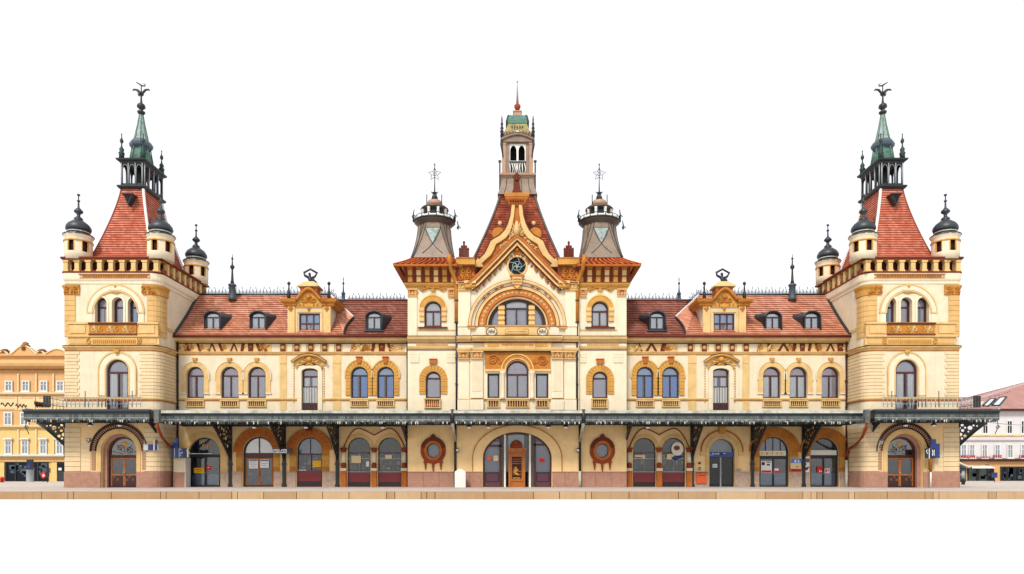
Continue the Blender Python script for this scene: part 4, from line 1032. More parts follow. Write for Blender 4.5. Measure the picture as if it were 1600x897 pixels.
    for k in range(6): b.m(2 if k % 2 else 4); b.acanthus(X(149+k*12.2), Z(515.5), Y-.3, .6, .62, 1 if k % 2 else -1)
    b.m(5); b.box(X(142), X(217), Y-.4, Y-.2, Z(507.8), Z(505.5)); b.box(X(142), X(217), Y-.36, Y-.2, Z(524.4), Z(522.6))
    b.build('balcony_panel', ['ochre_light', 'ochre_yellow', 'ochre', 'gold', 'ochre_light', 'rust'], tw)
    # ---- corner pilasters with carved capitals on the second floor
    q = MB(); n = 8; zb_, ze = Z(526), Z(461.5); h = (ze-zb_)/n
    for k in range(n):
        pr = [(0, zb_+k*h+.01), (.06, zb_+k*h+.014), (.06, zb_+(k+1)*h-.014), (0, zb_+(k+1)*h-.01)]
        wrapc(q, 1, .95, 1.15, pr); wrapc(q, -1, .9, 1.6, pr)
    q.build('pilaster', 'ochre_yellow', tw)
    c = MB()
    for sd in (1, -1): wrapc(c, sd, 1.25, 1.3, [(0, Z(461)), (.1, Z(460.5)), (.12, Z(452)), (.22, Z(448)), (.24, Z(446)), (0, Z(445.5))])
    c.m(1)
    for k in range(5):
        for base, dr in ((x0+.15, 1), (x1-.75-.5, 1)):
            xx = base+k*.24; c.leaf(xx, Z(461), Y-.12, PI/2+.25*math.sin(k*2), .5, .26, .12)
    for base in (x0+.35, x0+1.0, x1-1.15, x1-.75): c.spiral(base, Z(450.5), Y-.18, .17, 1.3, 1, PI/2, .05)
    c.build('capital', ['ochre', 'gold'], tw)
    # ---- corbelled cornice and open gallery
    g_ = MB()
    g_.sweep(T(), [(0, Z(444)), (.05, Z(443.5)), (.06, Z(440)), (.14, Z(437.5)), (.16, Z(435.5)), (.17, Z(430.5)), (.18, Z(427.5)), (.18, Z(426)), (-.4, Z(425.6))], closed=True)
    g_.m(1); g_.sweep(T(), [(.17, Z(427.6)), (.21, Z(427)), (.21, Z(425.2)), (-.4, Z(424.9))], closed=True)
    g_.m(2)
    for k in range(26): xx = X(131)+(X(232)-X(131))*(k+.5)/26; g_.box(xx-.07, xx+.07, Y-.2, Y-.05, Z(434.4), Z(431.4))
    g_.box(X(126), X(236), Y-.17, Y-.06, Z(436), Z(434.6)); g_.box(X(126), X(236), Y-.32, Y-.1, Z(430.6), Z(429.4))
    g_.build('cornice', ['cream_lit', 'rust', 'gold'], tw)
    ga = MB()
    tin = rrect(x0, x1, y0, y1, r, -.35, 5, .4); ga.sweep(tin, [(0, Z(426)), (0, Z(402))], closed=True); 
    ga.m(1); ga.sweep(T(), [(.14, Z(407.5)), (.18, Z(407)), (.18, Z(403.2)), (.14, Z(402.8)), (-.4, Z(402.6))], closed=True); ga.sweep(T(), [(.14, Z(407.5)), (-.4, Z(407.6))], closed=True)
    ga.m(2); zA, zB = Z(424.8), Z(407.5)
    tp = T(.3, 2)
    def pil(x, y, w_=.26, d_=.3): ga.box(x-w_/2, x+w_/2, y-.05, y+d_, zA, zB); ga.box(x-w_/2-.06, x+w_/2+.06, y-.1, y+d_, zB-.14, zB-.003); ga.box(x-w_/2-.05, x+w_/2+.05, y-.09, y+d_, zA+.003, zA+.13)
    nf = 9
    for k in range(nf): pil(x0+.2+(x1-x0-.4)*k/(nf-1), Y-.1, .34)
    for k in range(1, 9):
        yy = Y+.1+(y1-y0-.2)*k/8
        for xx, d in ((x1+.03, 1), (x0-.03, -1)): ga.box(xx-.17, xx+.17, yy-.14, yy+.14, zA, zB)
    ga.m(3)
    for k in range(nf-1):                   # low rail between the pillars
        a = x0+.2+(x1-x0-.4)*k/(nf-1)+.14; b2 = x0+.2+(x1-x0-.4)*(k+1)/(nf-1)-.14
        ga.box(a, b2, Y-.06, Y-.02, zA, zA+.1)
    for k in range(8):
        yy = Y+.1+(y1-y0-.2)*(k+.5)/8; ga.box(x1+.05, x1+.12, yy-.35, yy+.35, zA, zA+.3)
    ga.build('gallery', ['dark_brown', 'gold', 'ochre_light', 'terracotta'], tw)
    # ---- bell roof
    zE = PL(Y-.3).z(401.5); zT = PL(-.1).z(294.5); tx0, tx1, ty0, ty1 = -31.95, -30.2, -.15, 2.85
    rm = MB()
    def rect_at(t):
        a = .175*(1-t)**1.62*2.72 if t > 0 else 1
        if t <= 0: s_ = 1.0
        else: s_ = .54*(1-t)**1.3+.2*max(0, 1-t/.12)**2
        f_ = lambda p_, q_: q_+(p_-q_)*s_
        return (f_(x0-.06, tx0), f_(x1+.26, tx1), f_(y0-.2, ty0), f_(y1+.2, ty1))
    lv = [0.0, .012]; rects = [rect_at(0)]
    N_ = 30; rings = []
    def rr4(rc, z, e): return [(rc[0]-e, rc[2]-e, z), (rc[1]+e, rc[2]-e, z), (rc[1]+e, rc[3]+e, z), (rc[0]-e, rc[3]+e, z)]
    full = []
    for k in range(4):
        u = k/4; ra, rb = rect_at(0), rect_at(.03); full.append((tuple(ra[i]+(rb[i]-ra[i])*u for i in range(4)), zE+(zT-zE)*(.0+.052*u**1.2)))
    for k in range(N_+1):
        t = .03+.97*k/N_; full.append((rect_at(t), zE+(zT-zE)*(.052+.948*k/N_)))
    for i in range(len(full)-1):
        (ra, za), (rb, zb2) = full[i], full[i+1]
        rm.m(3); rm.loft([rr4(ra, za-.015, .0), rr4(ra, za, .045), rr4(ra, za+.045, .045)], cap=False); rm.m(0); rm.loft([rr4(ra, za+.045, .045), rr4(rb, zb2, .0)], cap=False)
    for i in range(0, len(rings), 1):
        pass
    rm.m(1); cr = rr4(rect_at(0), zE-.1, .04); rm.sweep([(p_[0], p_[1]) for p_ in cr], [(-.5, zE-.14), (0, zE-.14), (.05, zE-.02), (0, zE+.05), (-.05, zE+.05)], closed=True)
    rm.m(2)
    hipl = lambda ix, iy: [(rc[ix]+(.03 if ix else -.03), rc[iy]-(.03 if iy == 2 else -.03), z+.03) for rc, z in full[3:]]
    rm.tube(hipl(1, 2), .12, 6); rm.m(3); rm.tube(hipl(0, 2), .06, 6); rm.m(2); rm.tube(hipl(1, 3), .12, 6); rm.tube(hipl(0, 3), .07, 6)
    ro = rm.build('roof', ['tile_tower', 'rust', 'white_paint', 'tile_lip_shade'], tw)
    # little triangular roof vent
    Qv = PL(-.55); vx, vz = Qv.x(204), Qv.z(307); v = MB()
    v.prism([(vx-.36, vz), (vx, vz-.85), (vx+.36, vz)], -1.0, .6, back=True); v.m(1); v.prism([(vx-.26, vz-.08), (vx, vz-.7), (vx+.26, vz-.08)], -1.02, -.99); v.m(0); v.box(vx-.46, vx+.46, -1.12, .4, vz, vz+.07); v.build('roof_vent', ['slate', 'void'], ro)
    # ---- corner turrets
    for cx, cy in ((-34.2, -2.25), (-27.72, -2.25), (-27.95, 4.5), (-34.3, 4.5)):
        D = cy-CY-.7; Q = PL(cy-.6) ; zz = lambda p_: ZC+(HY-p_)*(-2.25-.6-CY)/K
        u = MB(); n = 12; dr = [(1.0, zz(405)), (1.0, zz(393)), (1.0, zz(376)), (1.0, zz(369)), (1.07, zz(367.5)), (1.09, zz(366)), (1.0, zz(364.5)), (.7, zz(363))]
        u.lathe(dr, cx, cy, n, PI/12, skip=lambda i, k: i == 1 and k % 2 == 0)
        u.m(1); u.lathe([(.78, zz(396)), (.78, zz(372))], cx, cy, 12)
        u.m(2)
        for k in range(0, n, 2):
            for aa in (k, k+1):
                t_ = PI/12+2*PI*aa/n; u.box(cx+math.cos(t_)*.94-.05, cx+math.cos(t_)*.94+.05, cy+math.sin(t_)*.94-.05, cy+math.sin(t_)*.94+.05, zz(393), zz(376))
        u.sweep([(cx+1.0*math.cos(2*PI*k/16), cy+1.0*math.sin(2*PI*k/16)) for k in range(16)], [(0, zz(377)), (.05, zz(376.5)), (.05, zz(375)), (0, zz(374.5))], closed=True)
        u.m(3); u.sweep([(cx+1.07*math.cos(2*PI*k/16), cy+1.07*math.sin(2*PI*k/16)) for k in range(16)], [(0, zz(366.5)), (.05, zz(366)), (.02, zz(364.5)), (-.3, zz(363))], closed=True)
        to = u.build('turret', ['cream_lit', 'dark_brown', 'ochre', 'slate'], tw)
        d = MB(); d.lathe([(.78, zz(364)), (.76, zz(360)), (.8, zz(357.5)), (.88, zz(357)), (.92, zz(355)), (.89, zz(351)), (.74, zz(346.5)), (.54, zz(343.5)), (.42, zz(341.5)), (.26, zz(339.5)), (.34, zz(338)), (.24, zz(336)), (.13, zz(334)), (.13, zz(330.5)), (.3, zz(328)), (.34, zz(326)), (.22, zz(323)), (.08, zz(320)), (.055, zz(311.5)), (.13, zz(310)), (.12, zz(309)), (.045, zz(307.5)), (.04, zz(302)), (.12, zz(300.8)), (.12, zz(299.4)), (.03, zz(298))], cx, cy, 14)
        d.m(1); d.sweep([(cx+.8*math.cos(2*PI*k/16), cy+.8*math.sin(2*PI*k/16)) for k in range(16)], [(0, zz(361)), (.03, zz(360.5)), (.03, zz(359.5)), (0, zz(359))], closed=True)
        d.build('dome', ['slate', 'zinc_light'], tw)
        if cx > -30 and cy < 0:
            e = MB(); e.tube([(cx-.5, cy-.7, zz(349)), (cx-.5, cy-.7, zz(343)), (cx-.38, cy-.7, zz(341))], .04, 5); e.build('finial', 'iron', tw)
    # ---- iron lantern
    lx0, lx1, ly0, ly1 = tx0-.06, tx1+.06, ty0-.06, ty1+.06
    Qt = PL(-.2); z0, z1 = zT+.05, Qt.z(253); rc = [(lx0, ly0), (lx1, ly0), (lx1, ly1), (lx0, ly1)]
    l = MB(); l.sweep(rc, [(-.9, z0-.1), (.1, z0-.12), (.22, z0+.02), (.22, z0+.12), (.05, z0+.2), (-.9, z0+.2)], closed=True)
    zc1 = z1; l.sweep(rc, [(-.9, zc1-.1), (.02, zc1-.12), (.1, zc1), (.26, zc1+.1), (.28, zc1+.22), (.1, zc1+.28), (-.9, zc1+.3)], closed=True)
    zp0, zp1 = z0+.2, zc1-.1
    nfr = 3; w_ = (lx1-lx0-.16)/nfr
    hs = [arch(lx0+.08+w_*k+.06, lx0+.08+w_*(k+1)-.06, zp0+.14, zp1-.12, w_*.75, 8) for k in range(nfr)]
    for yy in (ly0, ly1-.1): l.prism([(lx0, zp0), (lx1, zp0), (lx1, zp1), (lx0, zp1)], yy, yy+.1, hs, back=True)
    ns = 4; wy = (ly1-ly0-.16)/ns
    for xx in (lx0, lx1-.1):
        l.T = Matrix(((0, 1, 0, xx), (1, 0, 0, 0), (0, 0, 1, 0), (0, 0, 0, 1)))
        l.prism([(ly0+.1, zp0), (ly1-.1, zp0), (ly1-.1, zp1), (ly0+.1, zp1)], 0, .1, [arch(ly0+.08+wy*k+.06, ly0+.08+wy*(k+1)-.06, zp0+.14, zp1-.12, wy*.7, 8) for k in range(ns)], back=True)
    l.T = None; l.m(1)
    for h_ in hs: l.tube([(x, ly0-.02, z) for x, z in h_[1:]+[h_[0]]], .022, 4)
    for k in range(nfr+1):
        xx = lx0+.08+w_*k; l.tube([(xx, ly0-.05, zp0), (xx, ly0-.05, zp1)], .045, 6)
    for k in range(ns+1):
        yy = ly0+.08+wy*k; l.tube([(lx1+.05, yy, zp0), (lx1+.05, yy, zp1)], .045, 6)
    l.m(0); l.box(-31.3, -30.9, 1.0, 1.7, zp0, zp1)
    l.build('lantern', ['iron', 'grey_metal'], tw)
    # ---- copper spire
    cx, cy = -31.15, 1.35; Qs = PL(cy); zz = Qs.z; zb_ = zc1+.25
    s = MB(); n8 = 8
    s.lathe([(.86, zb_), (.8, zz(247)), (.7, zz(240)), (.62, zz(233))], cx, cy, n8, PI/8, smooth=False)
    s.m(1); s.lathe([(.62, zz(236)), (.88, zz(231)), (.92, zz(227)), (.76, zz(222)), (.6, zz(220))], cx, cy, n8, PI/8, smooth=False)
    s.m(2); s.lathe([(.56, zz(221)), (.46, zz(212)), (.31, zz(198)), (.17, zz(182)), (.13, zz(178))], cx, cy, n8, PI/8, smooth=False)
    s.m(0)
    for k in range(8):
        t_ = PI/8+2*PI*k/8; s.tube([(cx+.57*math.cos(t_), cy+.57*math.sin(t_), zz(221)), (cx+.32*math.cos(t_), cy+.32*math.sin(t_), zz(198)), (cx+.14*math.cos(t_), cy+.14*math.sin(t_), zz(178))], .03, 5)
    s.m(3)
    for k in range(0): t_ = -PI/2+k*PI/2; q_ = .55; s.box(cx+math.cos(t_)*q_-.1, cx+math.cos(t_)*q_+.1, cy+math.sin(t_)*q_-.1, cy+math.sin(t_)*q_+.1, zz(213), zz(206)); s.box(cx+math.cos(t_)*.42-.08, cx+math.cos(t_)*.42+.08, cy+math.sin(t_)*.42-.08, cy+math.sin(t_)*.42+.08, zz(200), zz(194))
    s.m(0)
    for k in range(8):
        t_ = PI/8+2*PI*k/8; s.tube([(cx+.95*math.cos(t_), cy+.95*math.sin(t_), zb_), (cx+.7*math.cos(t_), cy+.7*math.sin(t_), zz(233))], .05, 5)
    s.build('spire', ['patina', 'slate_blue', 'patina_pale', 'patina_dark'], tw)
    for px_, py_ in ((lx0+.05, ly0+.05), (lx1-.05, ly0+.05), (lx1-.05, ly1-.05), (lx0+.05, ly1-.05)):
        f = MB(); b0 = zc1+.25; f.lathe([(.22, b0), (.2, b0+.35), (.25, b0+.45), (.15, b0+.62), (.2, b0+.78), (.07, b0+1.0), (.045, b0+1.25), (.14, b0+1.4), (.14, b0+1.55), (.05, b0+1.7), (.03, b0+1.95), (.06, b0+2.02), (.02, b0+2.1)], px_, py_, 8); f.build('pinnacle', ['patina_dark'], tw)
    # ---- finial: knobs, two curling leaves and a little weather vane
    f = MB(); f.lathe([(.12, zz(180)), (.3, zz(177)), (.32, zz(175)), (.12, zz(172.5)), (.16, zz(171)), (.34, zz(168)), (.3, zz(164)), (.1, zz(161)), (.07, zz(155)), (.07, zz(143))], cx, cy, 10)
    for d_ in (-1, 1):
        f.tube([(cx, cy, zz(150)), (cx+d_*.14, cy, zz(145)), (cx+d_*.36, cy, zz(140.5)), (cx+d_*.62, cy, zz(140)), (cx+d_*.74, cy, zz(141.8))], [.06, .1, .1, .08, .02], 6)
        f.tube([(cx, cy, zz(150)), (cx, cy+d_*.2, zz(146)), (cx, cy+d_*.4, zz(144))], [.04, .05, .02], 6)
        f.leaf(cx+d_*.06, zz(152), cy-.06, PI/2-d_*.6, .4, .18, .06)
    f.tube([(cx, cy, zz(143)), (cx, cy, zz(133))], .045, 5)
    f.tube([(cx-.42, cy, zz(128.5)), (cx-.2, cy, zz(131)), (cx+.05, cy, zz(134)), (cx+.3, cy, zz(134.5)), (cx+.34, cy, zz(132)), (cx+.16, cy, zz(130.5))], [.03, .05, .07, .06, .04, .02], 6)
    f.build('finial', 'iron', tw)
    # ---- balcony railing above the canopy
    rl = MB(); yy = Y-1.15
    z0, z1 = Z(638.5), PL(yy).z(621)
    xa, xb = (PL(yy).x(70), PL(yy).x(220))
    for z in (z1, z0+.25): rl.tube([(xa, yy, z), (xb, yy, z)], .03, 5)
    n = 22
    for k in range(n+1): x = xa+(xb-xa)*k/n; rl.tube([(x, yy, z0), (x, yy, z1)], .022 if k % 5 else .04, 5)
    rl.tube([(xa, yy, z1), (xa, Y+2.5, z1)], .03, 5); rl.tube([(xa, yy, z0+.25), (xa, Y+2.5, z0+.25)], .03, 5)
    for k in range(9): y = yy+(3.6)*k/8; rl.tube([(xa, y, z0), (xa, y, z1)], .022, 5)
    rl.m(1)
    for k in range(3): rl.box(xa-.1+.2*k, xa+.04+.2*k, yy-.04, yy+.04, z0, z1+.12)
    n = 6; xq, xr = X(168), X(199)
    for k in range(n+1): x = xq+(xr-xq)*k/n; rl.tube([(x, yy-.03, z0), (x, yy-.03, z1-.1)], .03, 5)
    for px_ in (147, 219): rl.tube([(X(px_), yy, z0), (X(px_), yy, z1+.5)], .03, 5)
    rl.build('railing', ['grey_metal', 'iron'], tw)
    MB.mir = False
    return tw
# ================================================================ central block
def center():
    S = CS; M = CM
    mir = lambda p: 1614-p
    hs_m, hs_l, hs_r = [], [], []
    # ---------------- ground floor: great arched entrance
    x0, x1 = M.x(754.5), M.x(862); zt, zb = M.z(675), .006; rise = M.z(675)-M.z(716)
    Y = M.y
    hole = arch(x0, x1, zb, zt, rise, 24); hs_m.append(hole)
    f = MB(); t = .13
    f.prism(hole, Y+.25, Y+.37, [arch(x0+t, x1-t, zb+.02, zt-t*1.4, rise-t*1.4, 24)]); f.m(1)
    for a, b in ((784.5, 790), (825, 834)): f.box(M.x(a), M.x(b), Y+.22, Y+.36, zb, M.z(680))
    f.m(0)
    for a, b in ((780, 784), (834.3, 837.5)): f.box(M.x(a), M.x(b), Y+.24, Y+.36, zb, M.z(684))
    f.box(M.x(760), M.x(784), Y+.24, Y+.35, M.z(698), M.z(695)); f.box(M.x(834), M.x(857), Y+.24, Y+.35, M.z(696), M.z(693))
    fo = f.build('entrance_frame', ['maroon', 'bronze_dark', 'white_paint'], ST)
    w = MB()
    for a, b in ((787.5, 790.3), (826.5, 829.6)): w.box(M.x(a), M.x(b), Y+.12, Y+.25, zb, M.z(679))
    w.build('door_post', 'white_paint', fo)
    p = MB()
    p.prism(arch(x0+.1, M.x(781), zb+.05, zt-.1, 0) if False else [q for q in arch(x0+.05, x1-.05, M.z(737.5), zt-.08, rise-.08, 24)], Y+.31, Y+.325); p.build('pane', 'glass_shop', fo)
    for a, b in ((757, 781), (837, 860)):
        q = MB(); q.box(M.x(a), M.x(b), Y+.28, Y+.35, zb, M.z(737.7)); q.m(1); q.box(M.x(a+3), M.x(b-3), Y+.245, Y+.28, M.z(752), M.z(740)); q.box(M.x(a+1), M.x(b-1), Y+.26, Y+.28, zb+.04, M.z(753.5)); q.build('apron_panel', ['maroon_dark', 'plum'], fo)
    q = MB(); q.box(M.x(791), M.x(825), Y+.7, Y+.72, zb, zt); q.build('blind', 'interior_dark', fo); back_board(fo, M.x(757), M.x(784), M.z(738), M.z(690), Y+.6, 'curtain_grey'); back_board(fo, M.x(835), M.x(860), M.z(738), M.z(690), Y+.6, 'curtain_grey')
    back_board(fo, M.x(794), M.x(819), M.z(705), M.z(676), Y+.55, 'curtain_white')
    s = MB(); s.prism(uband(x0, x1, M.z(738), zt, rise, .78, .52, 28), Y-.06, Y+.001); s.m(1); s.prism(uband(x0-.78, x1+.78, M.z(738), zt+.52, rise+.52, .07, .07, 28), Y-.09, Y+.001); s.build('surround', ['cream_shaded', 'gold'], fo)
    # carved wooden door with its crest
    d = MB(); a, b = M.x(794.5), M.x(820.5); yd = Y+.0
    zt_ = M.z(706.5)
    d.box(a, b, yd+.0, yd+.12, zb, M.z(703)); d.prism([(a+.12, M.z(752)), (b-.12, M.z(752)), (b-.12, M.z(711)), (a+.12, M.z(711))], yd-.05, yd, [[(a+.28, M.z(749)), (b-.28, M.z(749)), (b-.28, M.z(713.5)), (a+.28, M.z(713.5))]])
    for e in (a, b-.16): d.box(e, e+.16, yd-.1, yd-.001, zb, M.z(707))
    d.box(a-.08, b+.08, yd-.16, yd+.1, M.z(706.8), M.z(704)); d.box(a-.12, b+.12, yd-.2, yd+.12, M.z(703.8), M.z(700.5))
    d.m(1); d.prism(arch(a+.12, b-.2, M.z(700.4), M.z(687.5), M.z(687.5)-M.z(698), 14), yd-.1, yd+.12, back=True)
    cx = (a+b)/2-.05
    for k in range(7): d.leaf(cx, M.z(699.5), yd-.12, PI*(.1+.133*k), .58, .26, .1)
    d.spiral(cx-.25, M.z(695), yd-.16, .17, 1.3, 1, 0, .05); d.spiral(cx+.25, M.z(695), yd-.16, .17, 1.3, -1, PI, .05); d.knob(cx, M.z(691), yd-.12, .16, .15)
    d.m(2); d.box(a+.29, b-.29, yd-.01, yd-.002, M.z(748.5), M.z(714)); d.m(3)
    for k, q_ in enumerate((717, 720.5, 724, 736, 740.5)): d.box(a+.33, b-.33, yd-.04, yd-.011, M.z(q_+1.0), M.z(q_))
    d.m(4); d.acanthus(cx+.05, M.z(734), yd-.02, .5, .5, 1); d.leaf(cx-.25, M.z(739), yd-.02, .6, .5, .2, .06); d.leaf(cx+.25, M.z(743), yd-.02, 2.6, .5, .2, .06)
    for k in range(6): d.box(a+.36+k*.105, a+.42+k*.105, yd-.03, yd-.011, M.z(748), M.z(746))
    d.build('entrance_door', ['wood', 'terracotta', 'dark_brown', 'wood', 'wood_light'], ST)
    # ---------------- oculus windows
    for px, hs in ((677, hs_l), (941, hs_r)):
        Y = S.y; cx, cz = S.x(px), S.z(704); rx, rz = .53, .58
        hs.append(ell(cx, cz, rx, rz, 22))
        o = MB()
        o.prism(ell(cx, cz-.03, 1.02, 1.05, 30), Y-.09, Y+.001, [ell(cx, cz, .72, .78, 24)]); o.m(1)
        o.prism(ell(cx, cz, .74, .8, 26), Y-.16, Y+.001, [ell(cx, cz, rx, rz, 22)]); o.m(2)
        o.prism(halfring(cx, cz, 1.03, 1.12, .32, .34, 18, .25, PI-.25), Y-.18, Y+.001); o.prism([(cx-.3, cz+.98), (cx+.3, cz+.98), (cx+.08, cz+1.32), (cx-.08, cz+1.32)], Y-.22, Y+.001)
        o.m(0)
        for e in (-.62, 0, .62): o.prism([(cx+e-.12, cz-.95), (cx+e+.12, cz-.95), (cx+e+.03, cz-1.55-(.2 if e == 0 else 0)), (cx+e-.03, cz-1.55-(.2 if e == 0 else 0))], Y-.1, Y+.001)
        o.prism([(cx-.8, cz-.98), (cx+.8, cz-.98), (cx+.7, cz-.72), (cx-.7, cz-.72)], Y-.12, Y+.001)
        oo = o.build('oculus_window', ['terracotta', 'orange', 'rust'], ST)
        p = MB(); p.prism(ell(cx, cz, rx+.02, rz+.02, 22), Y+.25, Y+.26); p.build('pane', 'glass_shop', oo)
        q = MB(); q.prism(ell(cx, cz, rx+.02, rz+.02, 22), Y+.2, Y+.3, [ell(cx, cz, rx-.06, rz-.06, 22)]); q.build('window_frame', 'maroon_dark', oo); back_board(oo, cx-.7, cx+.7, cz-.7, cz+.7, Y+.4, 'curtain_grey')
    # ---------------- first floor side windows
    for px, hs in ((677, hs_l), (937.5, hs_r)):
        Y = S.y; x0, x1 = S.x(px-12), S.x(px+12); zt, zb = S.z(580.5), S.z(622.5); r = (x1-x0)/2; zs = zt-r; cx = (x0+x1)/2
        wl, h = window(ST, x0, x1, zb, zt, Y, frame='maroon', curtain='curtain_grey', top='curtain_white', mull=0, tz=S.z(591), t=.13, drape=False); hs.append(h)
        s = MB(); voussoirs(s, cx, zs, r, r, r+.5, r+.52, 11, Y-.1, Y+.001)
        n = 6; hz = (zs-S.z(616))/n
        for k in range(n):
            for a, b in ((x0-.5, x0-.003), (x1+.003, x1+.5)): s.box(a, b, Y-.1 if k % 2 else Y-.08, Y+.001, S.z(616)+k*hz+.01, S.z(616)+(k+1)*hz-.01)
        s.m(1); s.box(cx-.29, cx+.29, Y-.2, Y+.001, S.z(569), S.z(562)); s.box(cx-.33, cx+.33, Y-.24, Y+.001, S.z(562), S.z(561)); s.build('surround', ['ochre', 'orange'], wl)
        balusters(S.x(px-13), S.x(px+11), S.z(638), S.z(622.8), Y-.002, 'balustrade', ['ochre_light', 'orange'], wl, 8, .22)
    # second floor side windows
    for px, hs in ((676.5, hs_l), (937.5, hs_r)):
        x0, x1 = S.x(px-13.5), S.x(px+13.5); zt, zb = S.z(470.5), S.z(510.5); r = (x1-x0)/2; zs = zt-r; cx = (x0+x1)/2; Y = S.y
        wl, h = window(ST, x0, x1, zb, zt, Y, frame='maroon', curtain='curtain_white', top='curtain_white', t=.14, tz=S.z(486), drape=False); hs.append(h)
        s = MB(); s.prism(uband(x0, x1, S.z(503), zt, r, .36, .42, 24, ogee=.38), Y-.1, Y+.001); s.m(1); s.prism(uband(x0-.36, x1+.36, zs-.1, zt+.42, r+.42, .07, .07, 24, ogee=.3), Y-.14, Y+.001)
        for k in range(3): s.box(x0-.4, x0-.003, Y-.13, Y+.001, S.z(502-k*8), S.z(497-k*8)); s.box(x1+.003, x1+.4, Y-.13, Y+.001, S.z(502-k*8), S.z(497-k*8))
        s.m(2); s.box(S.x(px-23), S.x(px+23), Y-.2, Y+.001, S.z(513.5), S.z(511.5)); s.box(x0, x1, Y-.16, Y+.001, S.z(511.3), S.z(510)); s.m(0); s.leaf(cx, S.z(451), Y-.14, -PI/2, .4, .4, .1); s.rosette(cx, S.z(452), Y-.1, .25, 6); s.build('surround', ['ochre', 'ochre_light', 'rust'], wl)
    # ---------------- middle: three part window of the first floor
    Y = M.y
    panel = MB(); panel.prism([(M.x(760), M.z(575)), (M.x(790), M.z(575)), (M.x(790), M.z(549.5)), (M.x(760), M.z(549.5))], Y-.05, Y+.001) if False else None
    x0, x1 = M.x(791), M.x(826); zt = M.z(563.5); zb = M.z(622)
    wl, h = window(ST, x0, x1, zb, zt, Y, rise=M.z(563.5)-M.z(580), frame='maroon', curtain='curtain_grey', top='curtain_lilac', tz=M.z(585), t=.14, drape=False); hs_m.append(h); wc = wl
    for a, b in ((761.5, 780.5), (837, 857)):
        wl, h = window(ST, M.x(a), M.x(b), zb, M.z(583.5), Y, rise=0, frame='maroon_dark', curtain='curtain_grey', mull=0, transom=False, t=.14, drape=False); hs_m.append(h)
        balusters(M.x(a), M.x(b), M.z(637), M.z(624.5), Y-.002, 'balustrade', ['ochre_light', 'rust'], wl, 5)
    balusters(x0+.0, x1, M.z(637), M.z(624.5), Y-.002, 'balustrade', ['ochre_light', 'rust'], wc, 9)
    s = MB(); r_ = M.z(563.5)-M.z(580)
    s.prism([(M.x(758), M.z(577)), (M.x(860), M.z(577)), (M.x(860), M.z(549.5)), (M.x(758), M.z(549.5))], Y-.06, Y+.001, [arch(x0-.02, x1+.02, M.z(576.9), zt+.02, r_, 16)]); s.m(1)
    s.prism(halfring((x0+x1)/2, M.z(579), (x1-x0)/2+.42, r_+.5, .09), Y-.12, Y-.06); s.prism(halfring((x0+x1)/2, M.z(577.2), (x1-x0)/2+.1, r_+.05, .08), Y-.12, Y-.06)
    for a, b in ((758, 790.5), (826.5, 860)): s.box(M.x(a), M.x(b), Y-.16, Y+.001, M.z(580.5), M.z(577.1))
    s.m(2)
    for px, d_ in ((770.5, 1), (847, -1)):
        s.spiral(M.x(px), M.z(562.5), Y-.1, .42, 2.0, d_, 0, .07, 26)
        for k in range(3): s.leaf(M.x(px+d_*11), M.z(571), Y-.06, PI/2+(k-1)*.6, .5, .2, .08)
    s.build('surround', ['gold', 'ochre_light', 'orange'], wc)
    c = MB()
    for px in (785.7, 831.5): c.lathe([(.2, M.z(624)), (.17, M.z(620)), (.16, M.z(588)), (.2, M.z(586)), (.24, M.z(583)), (.27, M.z(581))], M.x(px), Y-.06, 12)
    c.build('column', 'cream_lit', ST)
    # ---------------- great lunette
    cx, cz = M.x(808), M.z(510.3); a_, b_ = M.x(853.5)-cx, M.z(466.5)-cz
    lun = [(cx-a_, cz), (cx+a_, cz)] + [(cx+a_*math.cos(PI*k/24), cz+b_*(math.sin(PI*k/24)**.93)) for k in range(1, 24)]
    hs_m.append(lun)
    sc_ = lambda q: [(cx+(x-cx)*q, cz+.1+(z-cz)*(q)) for x, z in lun]
    f = MB(); f.prism(lun, Y+.2, Y+.42, [sc_(.87)]); f.m(0)
    zt = M.z(471)
    for px in (789.5, 824.5): f.box(M.x(px)-.1, M.x(px)+.1, Y+.28, Y+.42, cz, M.z(472))
    f.box(M.x(789), M.x(825), Y+.27, Y+.4, M.z(482.5), M.z(480)); f.box(M.x(807)-.06, M.x(807)+.06, Y+.28, Y+.4, cz, M.z(481)); f.box(cx-a_, cx+a_, Y+.26, Y+.42, cz, M.z(508.5))
    fo = f.build('window', 'maroon_dark', ST)
    p = MB(); p.prism(sc_(.97), Y+.36, Y+.37); p.build('pane', 'glass', fo)
    q = MB(); q.prism(lun, Y+.52, Y+.54); q.m(1); q.box(M.x(790), M.x(824), Y+.48, Y+.5, M.z(480), M.z(470)); q.build('curtain', ['curtain_lilac', 'curtain_white'], fo)
    pl = MB()
    for a, b in ((779, 788), (826.5, 835)):
        pl.box(M.x(a), M.x(b), Y+.12, Y+.3, cz, M.z(476)); pl.m(1)
        for k in range(4): pl.box(M.x(a)-.03, M.x(b)+.03, Y+.06, Y+.12, M.z(507-k*8), M.z(502-k*8))
        pl.m(0)
    pl.build('window_pillar', ['ochre', 'ochre_light'], fo)
    s = MB(); sx = lambda w_: M.x(808+w_)-cx; sz = lambda w_: M.z(510-w_)-cz
    zb2 = M.z(527)
    s.prism(halfring(cx, cz, sx(49), sz(47), .16), Y-.08, Y+.001)
    s.m(1); s.prism(halfring(cx, cz, sx(61), sz(57.5), sx(61)-sx(49.2), None), Y-.13, Y+.001)
